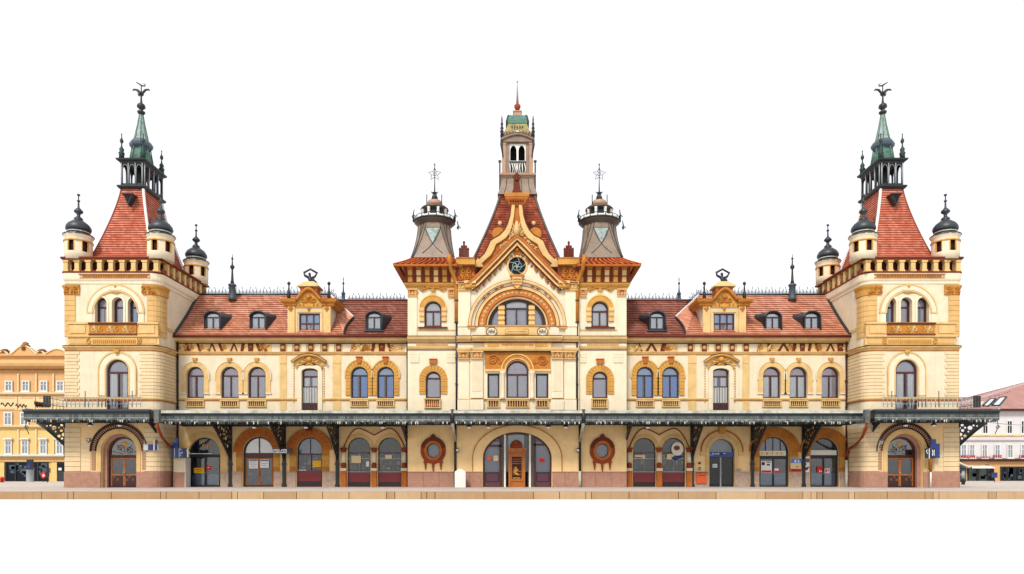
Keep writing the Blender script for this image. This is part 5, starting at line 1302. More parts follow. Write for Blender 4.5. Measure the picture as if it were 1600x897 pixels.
    s.m(0); s.prism(halfring(cx, cz, sx(66.5), sz(63), sx(66.5)-sx(61.2)), Y-.2, Y+.001); s.m(2); s.prism(halfring(cx, cz, sx(72), sz(68.5), sx(72)-sx(66.7)), Y-.07, Y+.001); s.m(0); s.prism(halfring(cx, cz, sx(76), sz(72), sx(76)-sx(72.2)), Y-.26, Y+.001)
    s.m(5); s.prism(halfring(cx, cz, sx(61.2), sz(57.7), .05), Y-.145, Y+.001); s.prism(halfring(cx, cz, sx(66.7), sz(63.2), .05), Y-.215, Y+.001); s.prism(halfring(cx, cz, sx(76.8), sz(72.8), .06), Y-.2, Y+.001); s.prism(halfring(cx, cz, sx(49.3), sz(47.3), .06), Y-.14, Y+.001)  # thin dark rings standing in for shade between the arch bands
    s.m(3); n = 25                       # garland in the inner band
    for k in range(n):
        t_ = PI*(k+.5)/n; x = cx+sx(55)*math.cos(t_); z = cz+sz(52)*math.sin(t_)
        if k % 3 == 0: s.rosette(x, z, Y-.13, .2, 6)
        else: s.leaf(x-.15*math.cos(t_+PI/2), z-.15*math.sin(t_+PI/2), Y-.13, t_+PI/2, .36, .2, .09)
    s.m(1)
    for t_ in (.8, 1.15, PI-.8, PI-1.15): s.leaf(cx+sx(69)*math.cos(t_), cz+sz(65.5)*math.sin(t_), Y-.07, t_+PI/2, .5, .18, .06); s.leaf(cx+sx(69)*math.cos(t_), cz+sz(65.5)*math.sin(t_), Y-.07, t_-PI/2, .5, .18, .06)
    for e in (-1, 1):
        s.m(0); xx = cx+e*sx(71); s.box(xx-.3, xx+.3, Y-.22, Y+.001, M.z(514), cz); s.m(2); xx = cx+e*sx(57); s.box(xx-.42, xx+.42, Y-.08, Y+.001, zb2, cz-.02); s.m(4); s.box(cx+e*sx(71)-.34, cx+e*sx(71)+.34, Y-.28, Y+.001, M.z(511.5), M.z(510))
    s.build('surround', ['ochre_light', 'orange', 'cream_lit', 'ochre_light', 'orange', 'rust'], fo)
    b = MB(); b.box(M.x(760), M.x(857), Y-.2, Y+.001, M.z(527.5), M.z(511)); b.m(1); b.box(M.x(758), M.x(859), Y-.26, Y-.001, M.z(511), M.z(509.2)); b.box(M.x(789), M.x(826), Y-.24, Y-.2, M.z(523.5), M.z(514.5)); b.m(0); b.box(M.x(790.5), M.x(824.5), Y-.255, Y-.24, M.z(522), M.z(516)); b.m(2)
    for k in range(16): b.box(M.x(793+k*1.9), M.x(794.2+k*1.9), Y-.27, Y-.255, M.z(520), M.z(518.3))
    for px in (768.5, 847.5):
        b.m(3); b.prism(ell(M.x(px), M.z(519), .42, .36, 20), Y-.23, Y-.2); b.m(4)
        b.prism(ell(M.x(px), M.z(519), .44, .38, 20), Y-.25, Y-.2, [ell(M.x(px), M.z(519), .38, .32, 20)])
        for k in range(5): b.box(M.x(px-5.2+k*2.3), M.x(px-4.2+k*2.3), Y-.26, Y-.23, M.z(521.5+(k % 2)), M.z(516.5-(k % 3)*.7))
        b.box(M.x(px-5), M.x(px+5), Y-.255, Y-.23, M.z(519.6), M.z(518.9))
    b.build('balcony_panel', ['ochre_light', 'ochre', 'orange', 'cream_lit', 'bronze_dark'], ST)
    # shield over the lunette
    s = MB(); px, py = 808, 431; s.prism([(M.x(800.5), M.z(432)), (M.x(815.5), M.z(432)), (M.x(815), M.z(446)), (M.x(808), M.z(453)), (M.x(801), M.z(446))][::-1], Y-.42, Y+.001); s.m(1); s.box(M.x(798), M.x(818), Y-.46, Y-.1, M.z(434), M.z(431)); 
    for k in range(3): s.box(M.x(802), M.x(814), Y-.47, Y-.42, M.z(439+k*4.2), M.z(437.6+k*4.2))
    s.spiral(M.x(799), M.z(434), Y-.4, .16, 1.3, 1, 0, .05); s.spiral(M.x(817), M.z(434), Y-.4, .16, 1.3, -1, PI, .05); s.build('shield', ['ochre_light', 'gold'], ST)
    # ---------------- rosette window in the gable
    hs_m.append(ell(M.x(808), M.z(415.5), .78, .8, 24))
    r_ = MB(); cxr, czr = M.x(808), M.z(415.5); r_.prism(ell(cxr, czr, .84, .86, 26), Y-.06, Y+.3, [ell(cxr, czr, .7, .72, 24)]); r_.m(1)
    for k in range(5):
        t_ = 2*PI*k/5+.5; pts = [(cxr+q*math.cos(t_+q*1.5), Y+.05, czr+q*math.sin(t_+q*1.5)) for q in (.02, .2, .4, .58, .72)]; r_.tube(pts, [.07, .045, .035, .03, .03], 6)
    r_.tube([(cxr+.36*math.cos(2*PI*k/18), Y+.06, czr+.36*math.sin(2*PI*k/18)) for k in range(18)], .03, 5, closed=True)
    ro = r_.build('rose_window', ['ochre_light', 'patina_pale'], ST)
    p = MB(); p.prism(ell(cxr, czr, .74, .76, 24), Y+.12, Y+.13); p.build('pane', 'far_shop', ro)
    p = MB(); p.prism(ell(cxr, czr, .8, .8, 24), Y+.32, Y+.33)
    for k in range(5): p.m(1+k % 2); t_ = 2*PI*k/5+1.1; p.prism(ell(cxr+.42*math.cos(t_), czr+.42*math.sin(t_), .22, .2, 12), Y+.27, Y+.3)
    p.build('stained_glass', ['patina_dark', 'patina', 'blue_sign'], ro)
    # ---------------- walls
    w = MB(); out = [(M.x(713.5), -.3), (M.x(904.5), -.3), (M.x(904.5), M.z(445)), (M.x(880), M.z(442)), (M.x(808), M.z(374)), (M.x(736), M.z(442)), (M.x(713.5), M.z(445))]
    zs_ = M.z(652); out = [(M.x(713.5), zs_), (M.x(904.5), zs_)]+out[2:]
    w.prism(out, Y, Y+.6, [q for q in hs_m if q[0][1] > zs_]); w.m(1); w.prism([(M.x(713.5), -.3), (M.x(904.5), -.3), (M.x(904.5), zs_), (M.x(713.5), zs_)], Y, Y+.6, [q for q in hs_m if q[0][1] < zs_]); w.build('wall', ['cream_lit', 'cream_shaded'], ST)
    for hs, a, b in ((hs_l, 637, 713.5), (hs_r, 904.5, 979)):
        x0, x1 = S.x(a), S.x(b)
        if a < 800: x1 = M.x(713.5)-.004
        else: x0 = M.x(904.5)+.004
        w = MB(); w.prism([(x0, zs_), (x1, zs_), (x1, S.z(440)), (x0, S.z(440))], S.y, S.y+.4, [q for q in hs if q[0][1] > zs_]); w.m(1); w.prism([(x0, -.3), (x1, -.3), (x1, zs_), (x0, zs_)], S.y, S.y+.4, [q for q in hs if q[0][1] < zs_]); w.m(0)
        w.quadpts([(x0, S.y, -.3), (x0, 9, -.3), (x0, 9, S.z(440)), (x0, S.y, S.z(440))]); w.quadpts([(x1, S.y, -.3), (x1, 9, -.3), (x1, 9, S.z(440)), (x1, S.y, S.z(440))])
        w.build('wall', ['cream_lit', 'cream_shaded'], ST)
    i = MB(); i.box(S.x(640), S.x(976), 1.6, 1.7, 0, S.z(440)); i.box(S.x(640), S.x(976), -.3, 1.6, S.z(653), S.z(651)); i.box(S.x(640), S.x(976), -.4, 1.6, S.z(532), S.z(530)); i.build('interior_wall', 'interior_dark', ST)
    # ---------------- plinths
    plinth(S, [(S.x(637), S.x(711)), (S.x(906), S.x(979))], S.z(738)); plinth(M, [(M.x(714), M.x(753.8)), (M.x(862.8), M.x(903))], M.z(738))
    # ---------------- cornices and bands
    t = MB()
    def band(P, a, b, prof): t.sweep([(P.x(a), P.y-.001), (P.x(b), P.y-.001)], prof)
    for a, b in ((637, 712), (906, 979)):
        Z = S.z
        band(S, a, b, [(0, Z(625)), (.07, Z(624.7)), (.1, Z(623)), (0, Z(622))]) if False else None
        band(S, a, b, [(0, Z(534.5)), (.05, Z(534)), (.08, Z(532)), (.24, Z(531)), (.3, Z(528)), (.3, Z(526.8)), (0, Z(526.2))])
        band(S, a, b, [(0, Z(545.5)), (.05, Z(545)), (.1, Z(542.5)), (.12, Z(541)), (0, Z(540.5))]); band(S, a, b, [(0, Z(517)), (.05, Z(516.7)), (.05, Z(515)), (0, Z(514.6))])
    Z = M.z
    for a, b in ((714, 737), (738, 878.5), (879.5, 904)):
        o = .28 if a == 738 else .12
        band(M, a, b, [(0, Z(535)), (.05+o, Z(534.5)), (.08+o, Z(532.5)), (.26+o, Z(531)), (.32+o, Z(528.5)), (.32+o, Z(527.2)), (0, Z(526.6))]); band(M, a, b, [(0, Z(549.5)), (.02+o, Z(549)), (.08+o, Z(546.5)), (.1+o, Z(544)), (0, Z(543.5))])
        band(M, a, b, [(0, Z(624.8)), (.04+o*.4, Z(624.5)), (.07+o*.4, Z(623.4)), (0, Z(622.6))])
    t.m(1)  # dark strips from here on stand in for shadow lines along the cornices
    for P_, a, b, ex in ((S, 637, 712, .03), (S, 906, 979, .03), (M, 714, 737, .1), (M, 738, 878.5, .26), (M, 879.5, 904, .1)):
        for q in (535.4, 546.4): band(P_, a, b, [(0, P_.z(q+.9)), (ex+.03, P_.z(q+.8)), (ex+.03, P_.z(q)), (0, P_.z(q-.1))]) if not (P_ is M and q > 540) else band(P_, a, b, [(0, P_.z(550.6)), (ex, P_.z(550.5)), (ex, P_.z(549.7)), (0, P_.z(549.6))])
        band(P_, a, b, [(0, P_.z(526.5)), (ex+.3, P_.z(526.4)), (ex+.3, P_.z(525.7)), (0, P_.z(525.6))])
    t.build('cornice', ['ochre_light', 'rust'], ST)
    fb = MB(); fb.box(M.x(757), M.x(861), M.y-.2, M.y-.001, Z(543.4), Z(535.2)); fb.m(1); fb.box(M.x(762), M.x(780), M.y-.23, M.y-.2, Z(542), Z(537)); fb.box(M.x(836), M.x(856), M.y-.23, M.y-.2, Z(542), Z(537)); fb.m(2)
    q = random.Random(5)
    for k in range(20): fb.box(M.x(784+k*2.5), M.x(785.3+k*2.5), M.y-.225, M.y-.2, Z(541.6-q.random()*.8), Z(537.2+q.random()*.8))
    for a, b in ((650, 700), (917, 967)):
        fb.m(1)
        for k in range(18): fb.box(S.x(a+(b-a)*k/18+.6), S.x(a+(b-a)*(k+1)/18-.6), S.y-.07, S.y-.001, S.z(540), S.z(536))
    fb.build('frieze', ['ochre_light', 'ochre', 'orange'], ST)
    # pilasters
    pm = MB()
    for a, b in ((716, 733), (881.5, 899.5)): pm.box(M.x(a), M.x(b), M.y-.08, M.y-.001, Z(641), Z(562)); pm.box(M.x(a-1), M.x(b+1), M.y-.16, M.y-.002, Z(641), Z(625))
    for a, b in ((735.5, 754.5), (861.5, 879.5)):
        pm.box(M.x(a), M.x(b), M.y-.22, M.y-.001, Z(614), Z(562)); pm.box(M.x(a-1), M.x(b+1), M.y-.32, M.y-.001, Z(641), Z(625)); pm.box(M.x(a), M.x(b), M.y-.27, M.y-.001, Z(622.3), Z(614))
        for k in range(6): x = M.x(a+1.5+(b-a-3)*(k+.5)/6); pm.box(x-.045, x+.045, M.y-.26, M.y-.22, Z(612), Z(565))
    for a, b in ((716, 735), (883, 901)): pm.box(M.x(a), M.x(b), M.y-.14, M.y-.001, Z(526.5), Z(452)); pm.box(M.x(a-.5), M.x(b+.5), M.y-.2, M.y-.001, Z(511), Z(507))
    for a, b in ((637.5, 651.5), (964.5, 978.5)): pm.box(S.x(a), S.x(b), S.y-.09, S.y-.001, S.z(526), S.z(462))
    for a, b in ((641, 655), (698, 711)):
        for e in (a, 1614-b): 
            for k in range(4): pm.box(S.x(e), S.x(e+(b-a)), S.y-.06, S.y-.001, S.z(563-k*4+3.6), S.z(563-k*4))
    pm.build('pilaster', 'cream_lit', ST)
    for a, b in ((716, 733), (735.5, 754.5), (861.5, 879.5), (881.5, 899.5)): capital(ST, M.x(a), M.x(b), Z(562), Z(549.8), M.y-(.1 if a in (716, 881.5) else .24), ms=('orange', 'ochre_light'))
    for a, b in ((637.5, 652), (700, 711.5), (964.5, 978.5), (906, 916)): capital(ST, S.x(a), S.x(b), S.z(464), S.z(452), S.y-.02)
    for a, b in ((716, 737), (881, 902)): capital(ST, M.x(a), M.x(b), Z(455), Z(442.5), M.y-.1, ms=('ochre', 'ochre_light'))
    # window axis ornament between
    o = MB()
    for px in (676.5, 937.5): 
        for d_ in (-1, 1): o.tube([(S.x(px), S.y-.1, S.z(452)), (S.x(px+d_*7), S.y-.12, S.z(449)), (S.x(px+d_*16), S.y-.1, S.z(455)), (S.x(px+d_*22), S.y-.08, S.z(452))], [.09, .08, .06, .03], 6); o.leaf(S.x(px+d_*9), S.z(450), S.y-.08, PI/2-d_*1.2, .4, .2, .08)
    o.build('ornament', 'gold', ST)
    # ---------------- side turret galleries and roofs
    for px0, px1 in ((637, 713), (903, 979)):
        lft = px0 < 800
        x0, x1 = S.x(px0), S.x(px1); y0, y1 = S.y, S.y+(x1-x0)
        rc = lambda o=0.0: [(x0-o, y0-o), (x1+o, y0-o), (x1+o, y1+o), (x0-o, y1+o)]
        b = MB(); Z = S.z
        b.sweep(rc(), [(0, Z(452)), (.06, Z(451.5)), (.1, Z(449)), (.2, Z(447.5)), (.28, Z(445)), (.3, Z(443.5)), (-.2, Z(443))], closed=True); b.m(1)
        b.sweep(rc(), [(.1, Z(443)), (.14, Z(436)), (.36, Z(420)), (-.2, Z(420))], closed=True); b.m(0)
        b.sweep(rc(), [(.36, Z(420)), (.5, Z(419)), (.56, Z(416)), (.62, Z(413.5)), (.68, Z(413)), (-.4, Z(412.5))], closed=True)
        n = 6; b.m(2)
        for k in range(n+1):
            x = x0-.12+(x1-x0+.24)*k/n
            b.loft([[(x-.09, y0-.16, Z(443)), (x+.09, y0-.16, Z(443)), (x+.09, y0-.05, Z(443)), (x-.09, y0-.05, Z(443))], [(x-.11, y0-.46, Z(420)), (x+.11, y0-.46, Z(420)), (x+.11, y0-.2, Z(420)), (x-.11, y0-.2, Z(420))]])
        for k in range(n):
            xa = x0-.12+(x1-x0+.24)*(k+.5)/n; b.m(3 if k % 2 else 0); b.loft([[(xa-.17, y0-.19, Z(441.5)), (xa+.17, y0-.19, Z(441.5)), (xa+.17, y0-.05, Z(441.5)), (xa-.17, y0-.05, Z(441.5))], [(xa-.17, y0-.37, Z(424)), (xa+.17, y0-.37, Z(424)), (xa+.17, y0-.2, Z(424)), (xa-.17, y0-.2, Z(424))]])
            b.m(2); zc_ = Z(433); b.box(xa-.2, xa+.2, y0-.34, y0-.1, zc_-.03, zc_+.03)
        tb = b.build('turret_gallery', ['ochre', 'orange', 'rust', 'ochre_light'], ST)
        # orange tile lip
        r_ = MB(); zE, zL = PL(S.y-.8).z(414.5), PL(S.y).z(400); rings = []
        lip_out = .98 if True else 0
        for k in range(9):
            t_ = k/8; o = lip_out*(1-t_)**1.35-.42*t_; z = zE+(zL-zE)*t_
            rings.append([(x0-o-.0, y0-o, z+.03), (x1+min(o, .1) if lft else x1+o, y0-o, z+.03), (x1+min(o, .1) if lft else x1+o, y1+o, z+.03), (x0-o if lft else x0-min(o, .1), y1+o, z+.03)])
            if not lft: rings[-1][0] = (x0-min(o, .1), y0-o, z+.03); rings[-1][3] = (x0-min(o, .1), y1+o, z+.03)
        r_.loft(rings, cap=False)
        nx = 22
        for k in range(nx+1):
            u = k/nx; pts = [(r[0][0]+(r[1][0]-r[0][0])*u, r[0][1]-.02, r[0][2]+.02) for r in rings]; r_.m(2 if k % 2 else 0); r_.tube(pts, .07, 5)
        nx = 18
        for k in range(nx+1):
            u = k/nx
            sd = (0, 3) if lft else (1, 2)
            pts = [(r[sd[0]][0]+(-.02 if lft else .02), r[sd[0]][1]+(r[sd[1]][1]-r[sd[0]][1])*u, r[sd[0]][2]+.02) for r in rings]; r_.tube(pts, .06, 5)
        r_.m(1); r_.sweep([(p[0], p[1]) for p in rings[0]], [(-.35, zE-.08), (.02, zE-.1), (.04, zE+.03), (-.1, zE+.05)], closed=True)
        r_.build('turret_eaves', ['tile_orange', 'orange', 'rust'], tb)
        # bronze bell roof, square below and eight sided above
        cx, cy = (x0+x1)/2, (y0+y1)/2; Q = PL(cy-1.5); zz = Q.z; ha = (S.x(712)-S.x(645))/2
        m = MB(); rings = []; zA, zB = zL-.05, zz(346)
        for k in range(9):
            t_ = k/8; h_ = 1.31+(ha+.05-1.31)*(1-t_)**1.7; ch = h_*(.12+.46*t_)
            p = h_-ch
            rings.append([(cx-p, cy-h_, zA+(zB-zA)*t_), (cx+p, cy-h_, zA+(zB-zA)*t_), (cx+h_, cy-p, zA+(zB-zA)*t_), (cx+h_, cy+p, zA+(zB-zA)*t_), (cx+p, cy+h_, zA+(zB-zA)*t_), (cx-p, cy+h_, zA+(zB-zA)*t_), (cx-h_, cy+p, zA+(zB-zA)*t_), (cx-h_, cy-p, zA+(zB-zA)*t_)])
        m.loft(rings, smooth=False); m.m(1)
        for k in range(8): m.tube([(r[k][0], r[k][1]-.01, r[k][2]) for r in rings], .024, 5)
        top = rings[-1]; bot = rings[2]; md = rings[6]
        def fp(u, t_):
            j = t_*8; a = min(int(j), 7); q = j-a; ra, rb = rings[a], rings[a+1]
            L_ = Vector(ra[0]).lerp(Vector(rb[0]), q); R_ = Vector(ra[1]).lerp(Vector(rb[1]), q); return L_.lerp(R_, u)+Vector((0, -.03, 0))
        for u0, t0, u1, t1 in ((.2, .12, .98, .86), (.8, .12, .02, .86), (.02, .86, .98, .86)):
            m.tube([fp(u0+(u1-u0)*k/8, t0+(t1-t0)*k/8) for k in range(9)], .02, 5)
        m.m(2); m.f(*[m.v(*fp(u, t_)) for u, t_ in ((.04, .85), (.5, .42), (.96, .85))]); m.m(1)
        for sd in ((1, 2), (7, 0)):
            for u0, u1 in ((.3, .7), (.75, .35)): m.tube([Vector(r[sd[0]]).lerp(Vector(r[sd[1]]), u0+(u1-u0)*i/8)+Vector((0, -.03, 0)) for i, r in enumerate(rings)], .025, 5)
        m.build('turret_roof', ['bronze', 'iron', 'patina_pale'], tb)
        # ring balcony, lantern and star
        v = MB(); oc = lambda r: [(cx+r*math.cos(PI/8+PI/4*k), cy+r*math.sin(PI/8+PI/4*k)) for k in range(8)]
        v.m(1); v.lathe([(1.3, zz(348)), (1.34, zz(344)), (1.6, zz(341)), (1.68, zz(339))], cx, cy, 16, PI/16); v.m(0); v.lathe([(1.68, zz(339)), (1.74, zz(338.5)), (1.74, zz(336.8)), (1.66, zz(336.4)), (.9, zz(336.2))], cx, cy, 16, PI/16); v.m(2); v.lathe([(1.62, zz(336.4)), (1.62, zz(333.5)), (1.56, zz(333.5)), (1.56, zz(336.3))], cx, cy, 16, PI/16)
        v.m(0)
        for k in range(16):
            t_ = PI/16+2*PI*k/16; v.tube([(cx+1.64*math.cos(t_), cy+1.64*math.sin(t_), zz(336.5)), (cx+1.64*math.cos(t_), cy+1.64*math.sin(t_), zz(331))], .03, 4)
        v.tube([(cx+1.64*math.cos(2*PI*k/16), cy+1.64*math.sin(2*PI*k/16), zz(331.2)) for k in range(16)], .03, 4, closed=True)
        v.m(3); v.lathe([(.62, zz(336)), (.6, zz(318))], cx, cy, 8, PI/8, smooth=False); v.m(2)
        for k in range(8):
            t_ = PI/8+PI/4*k; v.lathe([(.15, zz(336)), (.12, zz(334)), (.12, zz(321)), (.16, zz(319))], cx+1.0*math.cos(t_), cy+1.0*math.sin(t_), 6)
        v.m(4); v.lathe([(1.02, zz(319)), (1.18, zz(318)), (1.18, zz(317)), (1.0, zz(314)), (.74, zz(312.5)), (.66, zz(312))], cx, cy, 16, PI/16); v.m(5); v.lathe([(.7, zz(312)), (.62, zz(306)), (.55, zz(303.5)), (.2, zz(302.5))], cx, cy, 12); v.m(0)
        for e in (-.62, .62): v.tube([(cx+e, cy-.3, zz(311)), (cx+e, cy-.3, zz(295))], .04, 5)
        for e, hgt in ((-1.72, 318), (1.7, 318), (1.95, 336)): v.tube([(cx+e, cy-.2, zz(338 if hgt < 330 else 348)), (cx+e*1.02, cy-.2, zz(hgt+8)), (cx+e*.98, cy-.2, zz(hgt))], [.1, .06, .03], 5); v.spiral(cx+e*1.02, zz(hgt+12), cy-.2, .17, 1.2, 1, 0, .04)
        v.build('lantern', ['iron', 'bronze_dark', 'white_paint', 'slate_blue', 'bronze_dark', 'bronze_pink'], tb)
        f = MB(); f.lathe([(.34, zz(303)), (.1, zz(294)), (.08, zz(291)), (.24, zz(290)), (.06, zz(288)), (.035, zz(270)), (.03, zz(246)), (.07, zz(245)), (.02, zz(242.5))], cx, cy, 8)
        for e in (-1, 1): f.tube([(cx+e*.3, cy, zz(303)), (cx+e*.12, cy, zz(292)), (cx+e*.3, cy, zz(288))], .035, 4)
        stp = []
        for k in range(10):
            t_ = PI/2+PI*k/5; q_ = .56 if k % 2 == 0 else .25; stp.append((cx+q_*math.cos(t_), cy, zz(260)+q_*math.sin(t_)))
        f.tube(stp, .032, 4, closed=True); f.tube([(cx+.14*math.cos(PI*k/5), cy, zz(260)+.14*math.sin(PI*k/5)) for k in range(10)], .025, 4, closed=True); f.knob(cx, zz(252), cy, .06, .06)
        f.build('star_finial', 'iron', tb)
    # ---------------- entablature between turrets and gable
    for a, b in ((713.5, 742), (872, 904)):
        e = MB(); Z = M.z; x0, x1 = M.x(a), M.x(b); y = M.y
        e.box(x0, x1, y-.08, y+.6, Z(442), Z(416)); e.m(1); e.box(x0-.02, x1+.02, y-.5, y+1.5, Z(415.8), Z(407)); e.m(2); e.box(x0-.02, x1+.02, y-.54, y+1.5, Z(407), Z(405)); e.m(3); e.box(x0, x1, y-.3, y-.08, Z(445), Z(441.6)); e.m(4)
        for k in range(5): e.acanthus(x0+.2+(x1-x0-.3)*(k+.5)/5, Z(429)+(.25 if k % 2 else -.25), y-.08, .5, .75, 1 if k % 2 else -1)
        e.build('entablature', ['terracotta', 'ochre', 'orange', 'ochre_light', 'gold'], ST)
        c = MB(); q = 723 if a < 800 else 891; x = M.x(q); z0 = PL(.2).z(407)
        for dx, h in ((-.34, .9), (-.17, 1.1), (0, 1.45), (.17, 1.1), (.34, .9)): c.box(x+dx-.07, x+dx+.07, .1, .5, z0, z0+h); c.lathe([(.09, z0+h), (.11, z0+h+.07), (.03, z0+h+.2)], x+dx, .3, 6)
        c.box(x-.5, x+.5, -.1, .7, z0-.2, z0+.2); c.build('chimney', ['rust'], ST)
    # ---------------- raking gable mouldings
    g = MB(); Y = M.y; Z = M.z
    rk = [(M.x(731), Z(444.5)), (M.x(742), Z(436)), (M.x(776), Z(401.5)), (M.x(790), Z(386.5)), (M.x(800), Z(376.5)), (M.x(808), Z(371))]
    rk2 = rk+[(2*M.x(808)-x, z) for x, z in rk[-2::-1]]
    def offs(d): return [(x+(0 if abs(x-M.x(808)) < .01 else (d*.62 if x < M.x(808) else -d*.62)), z-d*.78*(1.3 if abs(x-M.x(808)) < .01 else 1)) for x, z in rk2]
    def rake(d0, d1, proud, mi):
        g.m(mi); a, b = offs(d0), offs(d1)
        for i in range(len(a)-1): g.prism([a[i], a[i+1], b[i+1], b[i]], Y-proud, Y+.001)
    rake(-.05, .12, .5, 1); rake(.12, .34, .42, 0); rake(.34, .5, .3, 2); rake(.5, .62, .36, 0); rake(.62, .68, .32, 5); rake(.3, .36, .435, 5); rake(-.1, -.05, .44, 5)  # the thin dark bands imitate shadow lines along the raking moulding
    g.m(3); a = offs(.78)
    for i in range(len(a)-1):
        p, q = Vector(a[i]), Vector(a[i+1]); L_ = (q-p).length; n = max(1, int(L_/.3)); an = math.atan2(q.y-p.y, q.x-p.x)
        for k in range(n):
            c = p+(q-p)*((k+.5)/n)
            if k % 2: g.spiral(c.x, c.y, Y-.1, .16, 1.2, 1 if c.x < M.x(808) else -1, an, .05, 12)
            else: g.leaf(c.x, c.y+.1, Y-.05, an-PI/2, .34, .2, .1)
    for k in range(9): g.leaf(M.x(808), Z(392), Y-.05, -PI/2+(k-4)*.42, .55 if k % 2 else .4, .2, .1)
    g.knob(M.x(808), Z(391), Y-.05, .2, .2)
    for e in (-1, 1): g.spiral(M.x(808)+e*1.05, Z(405), Y-.08, .3, 1.4, e, 0, .07); g.spiral(M.x(808)+e*1.0, Z(398), Y-.08, .2, 1.4, -e, 1, .05)
    g.m(0)
    for px in (735, 881): g.box(M.x(px-9), M.x(px+9), Y-.46, Y+.001, Z(444.8), Z(440.5)); g.m(4); g.tube([(M.x(px-8), Y-.25, Z(449)), (M.x(px+8), Y-.25, Z(449))], .2, 8); g.m(0)
    g.build('gable', ['ochre_light', 'orange', 'gold', 'gold', 'ochre', 'rust'], ST)
    # ---------------- baroque upper gable in front of the steep roof
    yb = -.75; B = PL(yb); X, Z = B.x, B.z; h = MB()
    ol = [(741, 416), (747, 406), (757, 396), (762, 386), (766, 376.5), (773, 372), (781, 367.5), (788, 360), (793, 350), (796.5, 338), (798.5, 321)]
    il = [(748, 417), (757, 408), (767, 399), (772, 390), (775, 382), (782, 378), (790, 372.5), (796.5, 364), (800.5, 352), (803, 338), (804.5, 321)]
    mr = lambda l: [(1615-p, q) for p, q in l]
    full = [(X(p), Z(q)) for p, q in ol]+[(X(p), Z(q)) for p, q in mr(ol)[::-1]]
    h.m(1); h.prism(full, yb+.05, yb+.6, back=True)
    h.m(0)
    for o_, i_ in ((ol, il), (mr(ol), mr(il))): h.prism([(X(p), Z(q)) for p, q in o_]+[(X(p), Z(q)) for p, q in i_[::-1]], yb-.12, yb+.06)
    h.m(2)
    for o_ in (ol, mr(ol)): h.tube([(X(p), yb-.1, Z(q)) for p, q in o_], .06, 5)
    h.m(3)
    q = random.Random(9)
    for k in range(60):
        p_ = 776+q.random()*31; y_ = 345+q.random()*50
        lim = 371-(p_-780)*.0 if False else None
        lo = 404-(p_-772)*1.03; up = next((b for a, b in il if a >= p_), 330)+4
        if y_ > lo-3 or y_ < up: continue
        for s_ in (-1, 1):
            xx = X(807.5+s_*(807.5-p_))
            if k % 3 == 0: h.spiral(xx, Z(y_), yb-.0, .2, 1.3, s_, 0, .06)
            else: h.leaf(xx, Z(y_), yb+.05, q.random()*6.28, .5, .22, .12)
    for k in range(5): h.leaf(X(807.5), Z(366), yb+.0, PI/2+(k-2)*.33, 1.2-.2*abs(k-2), .26, .2)
    h.m(4); h.tube([(X(807.5), yb-.05, Z(372)), (X(807.5), yb-.12, Z(362)), (X(807.5), yb-.12, Z(354)), (X(807.5), yb-.05, Z(346))], [.16, .26, .2, .08], 8)
    for s_ in (-1, 1): h.knob(X(807.5+s_*26.5), Z(346.5), yb+.3, .17, .1); 
    h.m(5)
    for s_ in (-1, 1): h.prism(ell(X(807.5+s_*29), Z(364), .5, .5, 18), yb+.1, yb+.5)
    h.m(0); h.prism([(X(738), Z(417.5)), (X(756), Z(417.5)), (X(747), Z(404)), (X(741), Z(413))], yb-.16, yb+.04); h.prism([(X(877), Z(417.5)), (X(859), Z(417.5)), (X(868), Z(404)), (X(874), Z(413))], yb-.16, yb+.04)
    go = h.build('upper_gable', ['ochre_light', 'orange', 'rust', 'ochre_light', 'ochre_light', 'gold'], ST)
    c = MB(); zz = B.z; xa = X(807.5)
    sq = lambda r, y: [(xa-r, yb+.2-r*.5, y), (xa+r, yb+.2-r*.5, y), (xa+r, yb+.2+r*.5, y), (xa-r, yb+.2+r*.5, y)]
    c.loft([sq(.48, zz(322)), sq(.62, zz(319)), sq(.74, zz(315)), sq(.9, zz(312)), sq(.96, zz(309))]); c.m(1); c.loft([sq(1.0, zz(308.8)), sq(1.0, zz(304)), sq(.95, zz(303)), sq(.3, zz(302.6))]); c.m(2)
    for k in range(6): c.leaf(xa-.5+.2*k, zz(319), yb-.25, PI/2, .3, .17, .08)
    c.build('pedestal', ['orange', 'gold', 'rust'], go)
    s = MB(); z0, z1 = zz(302.6), zz(268); hh = z1-z0
    s.loft([sq(.38, z0), sq(.36, z0+hh*.12), sq(.3, z0+hh*.2), sq(.22, z0+hh*.55), sq(.2, z0+hh*.62)]); s.lathe([(.2, z0+hh*.6), (.26, z0+hh*.66), (.15, z0+hh*.72), (.2, z0+hh*.8), (.13, z0+hh*.87), (.17, z0+hh*.92), (.04, z1)], xa, yb+.2, 8)
    for e in (-1, 1): s.tube([(xa+e*.16, yb+.1, z0+hh*.66), (xa+e*.32, yb, z0+hh*.78), (xa+e*.14, yb, z0+hh*.84)], .05, 5)
    s.build('statue', 'rust', go)
    # ---------------- steep roof, neck and belfry
    r_ = MB(); bx0, bx1 = PL(-.3).x(735.5), PL(-.3).x(878.5); by0, by1 = -.3, 6.9; tx = 1.36; cx = (PL(2.6).x(808.5)); cy = 3.2
    zA, zB = PL(-.3).z(413), PL(1.9).z(297)
    def rc(t_):
        s_ = (1-t_)**1.22; f_ = lambda p, q: q+(p-q)*s_
        return (f_(bx0, cx-tx), f_(bx1, cx+tx), f_(by0, cy-tx), f_(by1, cy+tx))
    rings = []; n = 30
